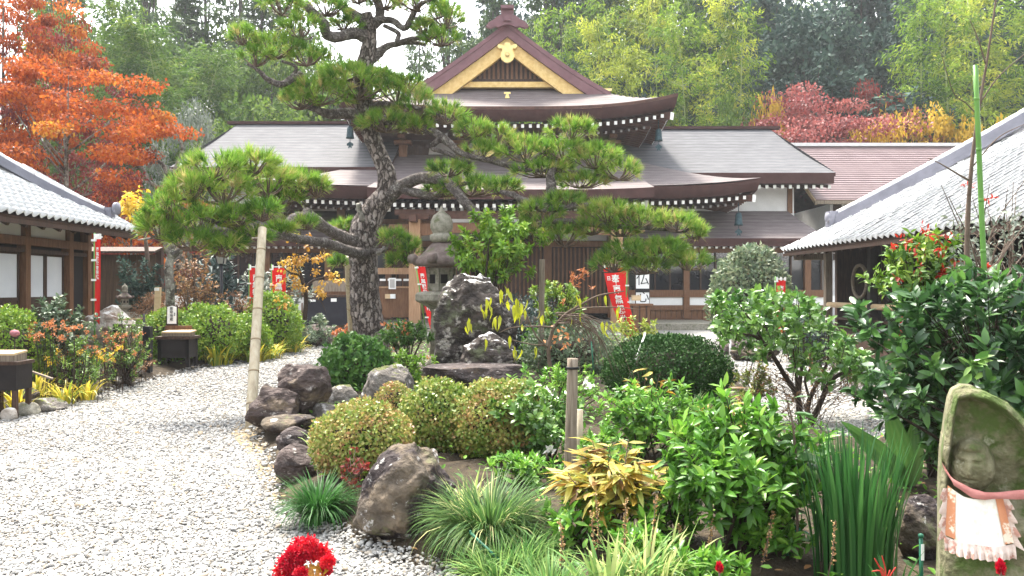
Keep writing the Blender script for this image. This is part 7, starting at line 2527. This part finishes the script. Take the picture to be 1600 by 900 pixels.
for px, py in ((498, 880), (485, 882), (515, 872), (478, 884), (508, 890), (465, 900)):
    b = MB(); b.tube([(X(492, Y) + rng.normal() * .01, Y + .03, .1), P((px + 492) / 2, 905, Y + .02), P(px, py, Y - .01)], [.012, .01, .006], 6); b.build('stem', stem_m, t)
for i in range(14):
    q = P(496 + rng.normal() * 9, 884 + rng.uniform(0, 24), Y - .03)
    obj('bract', mesh_np('bract', *T_leaf(.45, .05, .4), LM['persimmon'], np.full(8, rng.uniform(.0, .7)), True), t, Matrix.Translation(q) @ Euler((rng.normal(), rng.normal(), rng.uniform(0, 6))).to_matrix().to_4x4() @ Matrix.Scale(.026, 4))
b = MB(); b.tube([(X(492, Y), Y + .03, 0), (X(492, Y), Y + .03, .45)], .013, 8); b.build('main_stem', stem_m, t)

t = thing('red_spider_lily', 'small red stem curls poking up in front of the iris', 'flower', P(1384, 905, 3.0))
for e in ((1366, 872), (1372, 884), (1378, 868), (1390, 892), (1400, 886), (1362, 893)):
    b = MB(); A = spline([P(1382, 915, 3.0), P((1382 + e[0]) / 2 + 4, 893, 3.0), P(*e, 3.0)], 8); b.tube([Vector(v) for v in A], [.0026] * 7 + [.001], 5); b.build('petal', M['dull_red'], t)
for lab, px, py, Y in (('red flower bud before the statue at the lower right edge', 1563, 888, 2.5), ('red flower bud at the lower edge under the lush shrub', 1124, 888, 3.2)):
    t = thing('red_flower', lab, 'flower', P(px, 905, Y))
    n = 260
    d = rdir(n)
    loc = np.array(P(px, py, Y)) + d * np.array([.009, .009, .022]) * rng.uniform(.5, 1, (n, 1))
    obj('flower_head', inst_mesh('flower_head', T_diamond(.4, .2), frames(d + np.array([0, 0, 1.2]), rdir(n)), loc, rng.uniform(.008, .016, n), rng.uniform(.0, .6, n), LM['red_petal']), t)
    b = MB(); b.tube([P(px + 4, py + 160, Y), P(px, py, Y)], .004, 5); b.build('stem', M['twig'], t)

# ------------------------------------------------------------------ the carved stone figure
SY = 3.15
SX = X(1562, 3.03)
statue = thing('jizo_statue', 'weathered mossy stone carving of a round faced figure in a leaning pointed niche', 'statue', (SX, SY, .05))


def outline(z):
    """Left and right edge (m from the middle) of the slab at height z (0 foot .. H top)."""
    L = np.interp(z, [0, .3, .5, .72, .86, 1.0, 1.08, 1.115, 1.135], [-.2, -.2, -.195, -.196, -.19, -.175, -.163, -.15, -.12])
    Rr = np.interp(z, [0, .3, .5, .75, .9, 1.01, 1.085, 1.12, 1.135], [.215, .205, .2, .195, .165, .09, .02, -.05, -.085])
    return L, Rr


H = 1.135
nu, nv = 110, 210
face_c = (-.088, .825)                   # where the carved head sits
V = []
for j in range(nv):
    z = H * j / (nv - 1)
    L, Rr = outline(z)
    for i in range(nu):
        u = i / (nu - 1)
        x = L + (Rr - L) * u
        dl, dr = u * (Rr - L), (1 - u) * (Rr - L)
        top_d = np.interp(x, [-.2, -.15, -.1, -.05, .02, .09, .165, .2], [1.05, 1.12, 1.135, 1.125, 1.085, 1.01, .9, .7]) - z
        d = max(0.0, min(dl * 1.5, dr * .8, top_d * .8))
        rim = .06 * (1 - math.exp(-(d / .015) ** 2))           # rounded edge
        y = -.10 - rim * .5 - .05 * np.clip((z - .75) / .35, 0, 1) * (1 if d > .004 else .6)
        niche = np.clip((d - .022) / .03, 0, 1) * np.clip((z - .6) / .1, 0, 1)
        y += .085 * niche * niche * (3 - 2 * niche)
        dx, dz = (x - face_c[0]) / .08, (z - face_c[1]) / .108
        q = dx * dx + dz * dz
        if q < 1: y = min(y, -.05 - .12 * math.sqrt(1 - q))
        hx, hz = (x - face_c[0] + .016) * 1.1, (z - face_c[1]) * 1.12
        g = lambda cx, cz, sx, sz, a: a * math.exp(-((hx - cx) / sx) ** 2 - ((hz - cz) / sz) ** 2)
        y += g(-.03, .022, .018, .010, .014) + g(.026, .022, .018, .010, .014)      # eye hollows
        y -= g(-.03, .015, .017, .006, .009) + g(.026, .015, .017, .006, .009)      # lids
        y -= g(-.004, -.004, .011, .026, .02) + g(-.004, -.02, .016, .009, .014)     # nose
        y += g(-.004, -.047, .026, .004, .012)                                       # mouth line
        y -= g(-.004, -.038, .02, .006, .008) + g(-.004, -.058, .018, .007, .009)    # lips
        y -= g(-.004, -.085, .022, .015, .012) + g(-.045, -.03, .02, .025, .006) + g(.042, -.03, .02, .025, .006)
        y -= g(-.03, .042, .022, .006, .008) + g(.026, .042, .022, .006, .008)       # brows
        y -= g(.088, -.01, .012, .04, .035) - g(.086, -.01, .005, .025, .018)        # ear
        y -= g(.004, .098, .062, .03, .03)                                           # knot of hair
        y += g(.004, .066, .07, .006, .012)                                          # line under the knot
        if z < .72:
            b_ = np.clip((.72 - z) / .1, 0, 1)
            y -= .06 * b_ * max(0.0, 1 - (x / .2) ** 4)
            y += .014 * b_ * math.sin(x * 60 + 1.5 * math.sin(z * 9)) * np.clip((.45 - z) / .2, 0, 1)
        y += .008 * noise.fractal(Vector((x * 24, 3.1, z * 24)), 1.0, 2.0, 5) + .012 * noise.noise(Vector((x * 9, 7.7, z * 9)))
        V.append((SX + x, SY + y, .04 + z))
nf = len(V)
for j in range(nv):
    z = H * j / (nv - 1)
    L, Rr = outline(z)
    for i in (0, nu - 1):
        x = L if i == 0 else Rr
        V.append((SX + x, SY + .12 - .05 * z, .04 + z - .012 * (j > nv - 40)))
Fs = [(j * nu + i, j * nu + i + 1, (j + 1) * nu + i + 1, (j + 1) * nu + i) for j in range(nv - 1) for i in range(nu - 1)]
bk = lambda j, k: nf + j * 2 + k
Fs += [(bk(j, 1), bk(j, 0), bk(j + 1, 0), bk(j + 1, 1)) for j in range(nv - 1)]
Fs += [(bk(j, 0), j * nu, (j + 1) * nu, bk(j + 1, 0)) for j in range(nv - 1)]
Fs += [(j * nu + nu - 1, bk(j, 1), bk(j + 1, 1), (j + 1) * nu + nu - 1) for j in range(nv - 1)]
tp = (nv - 1) * nu
Fs += [tuple(range(tp, tp + nu)) + (bk(nv - 1, 1), bk(nv - 1, 0))]
b = MB()
b.add(V, Fs, 0, True)
b.build('body', M['statue_stone'], statue)
rock('rough stone foot under the carved figure', (SX, SY + .02, -.02), (.62, .46, .2), 71, M['statue_stone'], 6, .1, .06, sub=3)

# bib: a band round the neck, a white patterned cloth and pleated frills
bib = thing('bib', 'white and orange bib with pleated frills and a pink band tied on the stone figure', 'bib', (SX, SY - .2, .6))
bib_m = mat('bib_cloth', [(.72, .68, .6), (.8, .77, .7)], 5, .85, .004, 40, patch=[((.62, .2, .06), 6.5, .6, .63), ((.66, .6, .45), 5, .58, .66)])
frill_m = mat('frill_cloth', [(.5, .4, .34), (.62, .53, .47)], 14, .85, .003, 60, patch=((.4, .22, .17), 22, .5, .58))
band_m = mat('band_cloth', [(.36, .13, .11), (.5, .22, .2)], 12, .85, .003, 80)
side_m = mat('bib_side_cloth', [(.5, .2, .1), (.62, .3, .16)], 8, .85, patch=((.75, .66, .52), 12, .55, .6))


def bibp(u, v):
    """u -1..1 across, v 0 neck .. 1 hem."""
    w = .092 + .024 * v
    x = -.088 + .012 * v + u * w
    z = .74 - .02 * (1 - u * u) * (1 - v) + .03 * max(0, -u - .4) * (1 - v) - v * .185 + .01 * u * u * v
    y = -.205 - .03 * v + .035 * u * u + .008 * math.sin(u * 7 + v * 2) * v
    return Vector((SX + x, SY + y, .04 + z))


b = MB()
G = [[bibp(u, v) for u in np.linspace(-.72, .72, 25)] for v in np.linspace(0, 1, 16)]
b.grid(G)
b.grid([[p + Vector((0, .008, 0)) for p in r] for r in G], 0, True, flip=True)
b.build('cloth', bib_m, bib)
for s in (-1, 1):
    b = MB()
    G = [[bibp(s * u, v) + Vector((0, -.003, 0)) for u in np.linspace(.7, .97, 7)] for v in np.linspace(0, .96, 14)]
    b.grid(G, flip=s < 0)
    b.grid([[p + Vector((0, .008, 0)) for p in r] for r in G], 0, True, flip=s > 0)
    b.build('side_panel', side_m, bib)
    b = MB()
    rows = [[], []]
    for i, v in enumerate(np.linspace(.04, 1.0, 29)):
        p = bibp(s * .95, v)
        pl = (i % 4) / 3 if (i // 4) % 2 == 0 else 1 - (i % 4) / 3
        rows[0].append(p)
        rows[1].append(p + Vector((s * (.018 + .012 * pl), -.01 - .022 * pl, -.01 * pl)))
    b.grid(rows, 0, False, flip=s > 0)
    b.build('side_frill', frill_m, bib)
b = MB()
rows = [[], [], []]
for i, u in enumerate(np.linspace(-1.0, 1.0, 61)):
    p = bibp(u, .985)
    pl = abs((i % 6) / 3 - 1)
    rows[0].append(p)
    rows[1].append(p + Vector((0, -.01 - .012 * pl, -.022)))
    rows[2].append(p + Vector((.003 * math.sin(i), -.016 - .022 * pl, -.046)))
b.grid(rows, 0, False)
b.build('hem_frill', frill_m, bib)
b = MB()
rows = [[], [], []]
for q in np.linspace(0, 1, 45):
    x = np.interp(q, [0, .12, .25, .5, .75, 1], [-.205, -.19, -.16, -.06, .06, .215])
    z = np.interp(q, [0, .12, .25, .4, .5, .75, 1], [.875, .82, .775, .742, .738, .752, .78])
    y = np.interp(q, [0, .12, .25, .5, .8, 1], [-.08, -.15, -.195, -.22, -.2, -.1])
    w = .027 + .005 * math.sin(q * 19)
    for k, dz in enumerate((w / 2, 0, -w / 2)):
        rows[k].append((SX + x - .3 * dz * (q < .25), SY + y - .008 * (k == 1), .04 + z + dz))
b.grid(rows)
b.grid([[(p[0], p[1] + .012, p[2]) for p in r] for r in rows], 0, True, flip=True)
b.build('neck_band', band_m, bib)


# the figure and its bib are turned a little towards the visitor
TURN = Matrix.Translation((SX, SY - .12, 0)) @ Matrix.Rotation(math.radians(-24), 4, 'Z') @ Matrix.Translation((-SX, -SY + .12, 0))
for o_ in KIDS[statue] + KIDS[bib]:
    o_.data.transform(TURN)

# ------------------------------------------------------------------ haze: one closed box of thin air round everything
b = MB()
b.box((0, 140, 26), (640, 420, 58))
hz_m = bpy.data.materials.new('haze')
hz_m.use_nodes = True
nt = hz_m.node_tree
nt.nodes.clear()
pv = nt.nodes.new('ShaderNodeVolumePrincipled')
pv.inputs['Color'].default_value = (.93, .96, 1.0, 1)
pv.inputs['Density'].default_value = .0006
pv.inputs['Anisotropy'].default_value = .1
ou = nt.nodes.new('ShaderNodeOutputMaterial')
nt.links.new(pv.outputs[0], ou.inputs['Volume'])
b.build('haze', hz_m, kind='stuff')
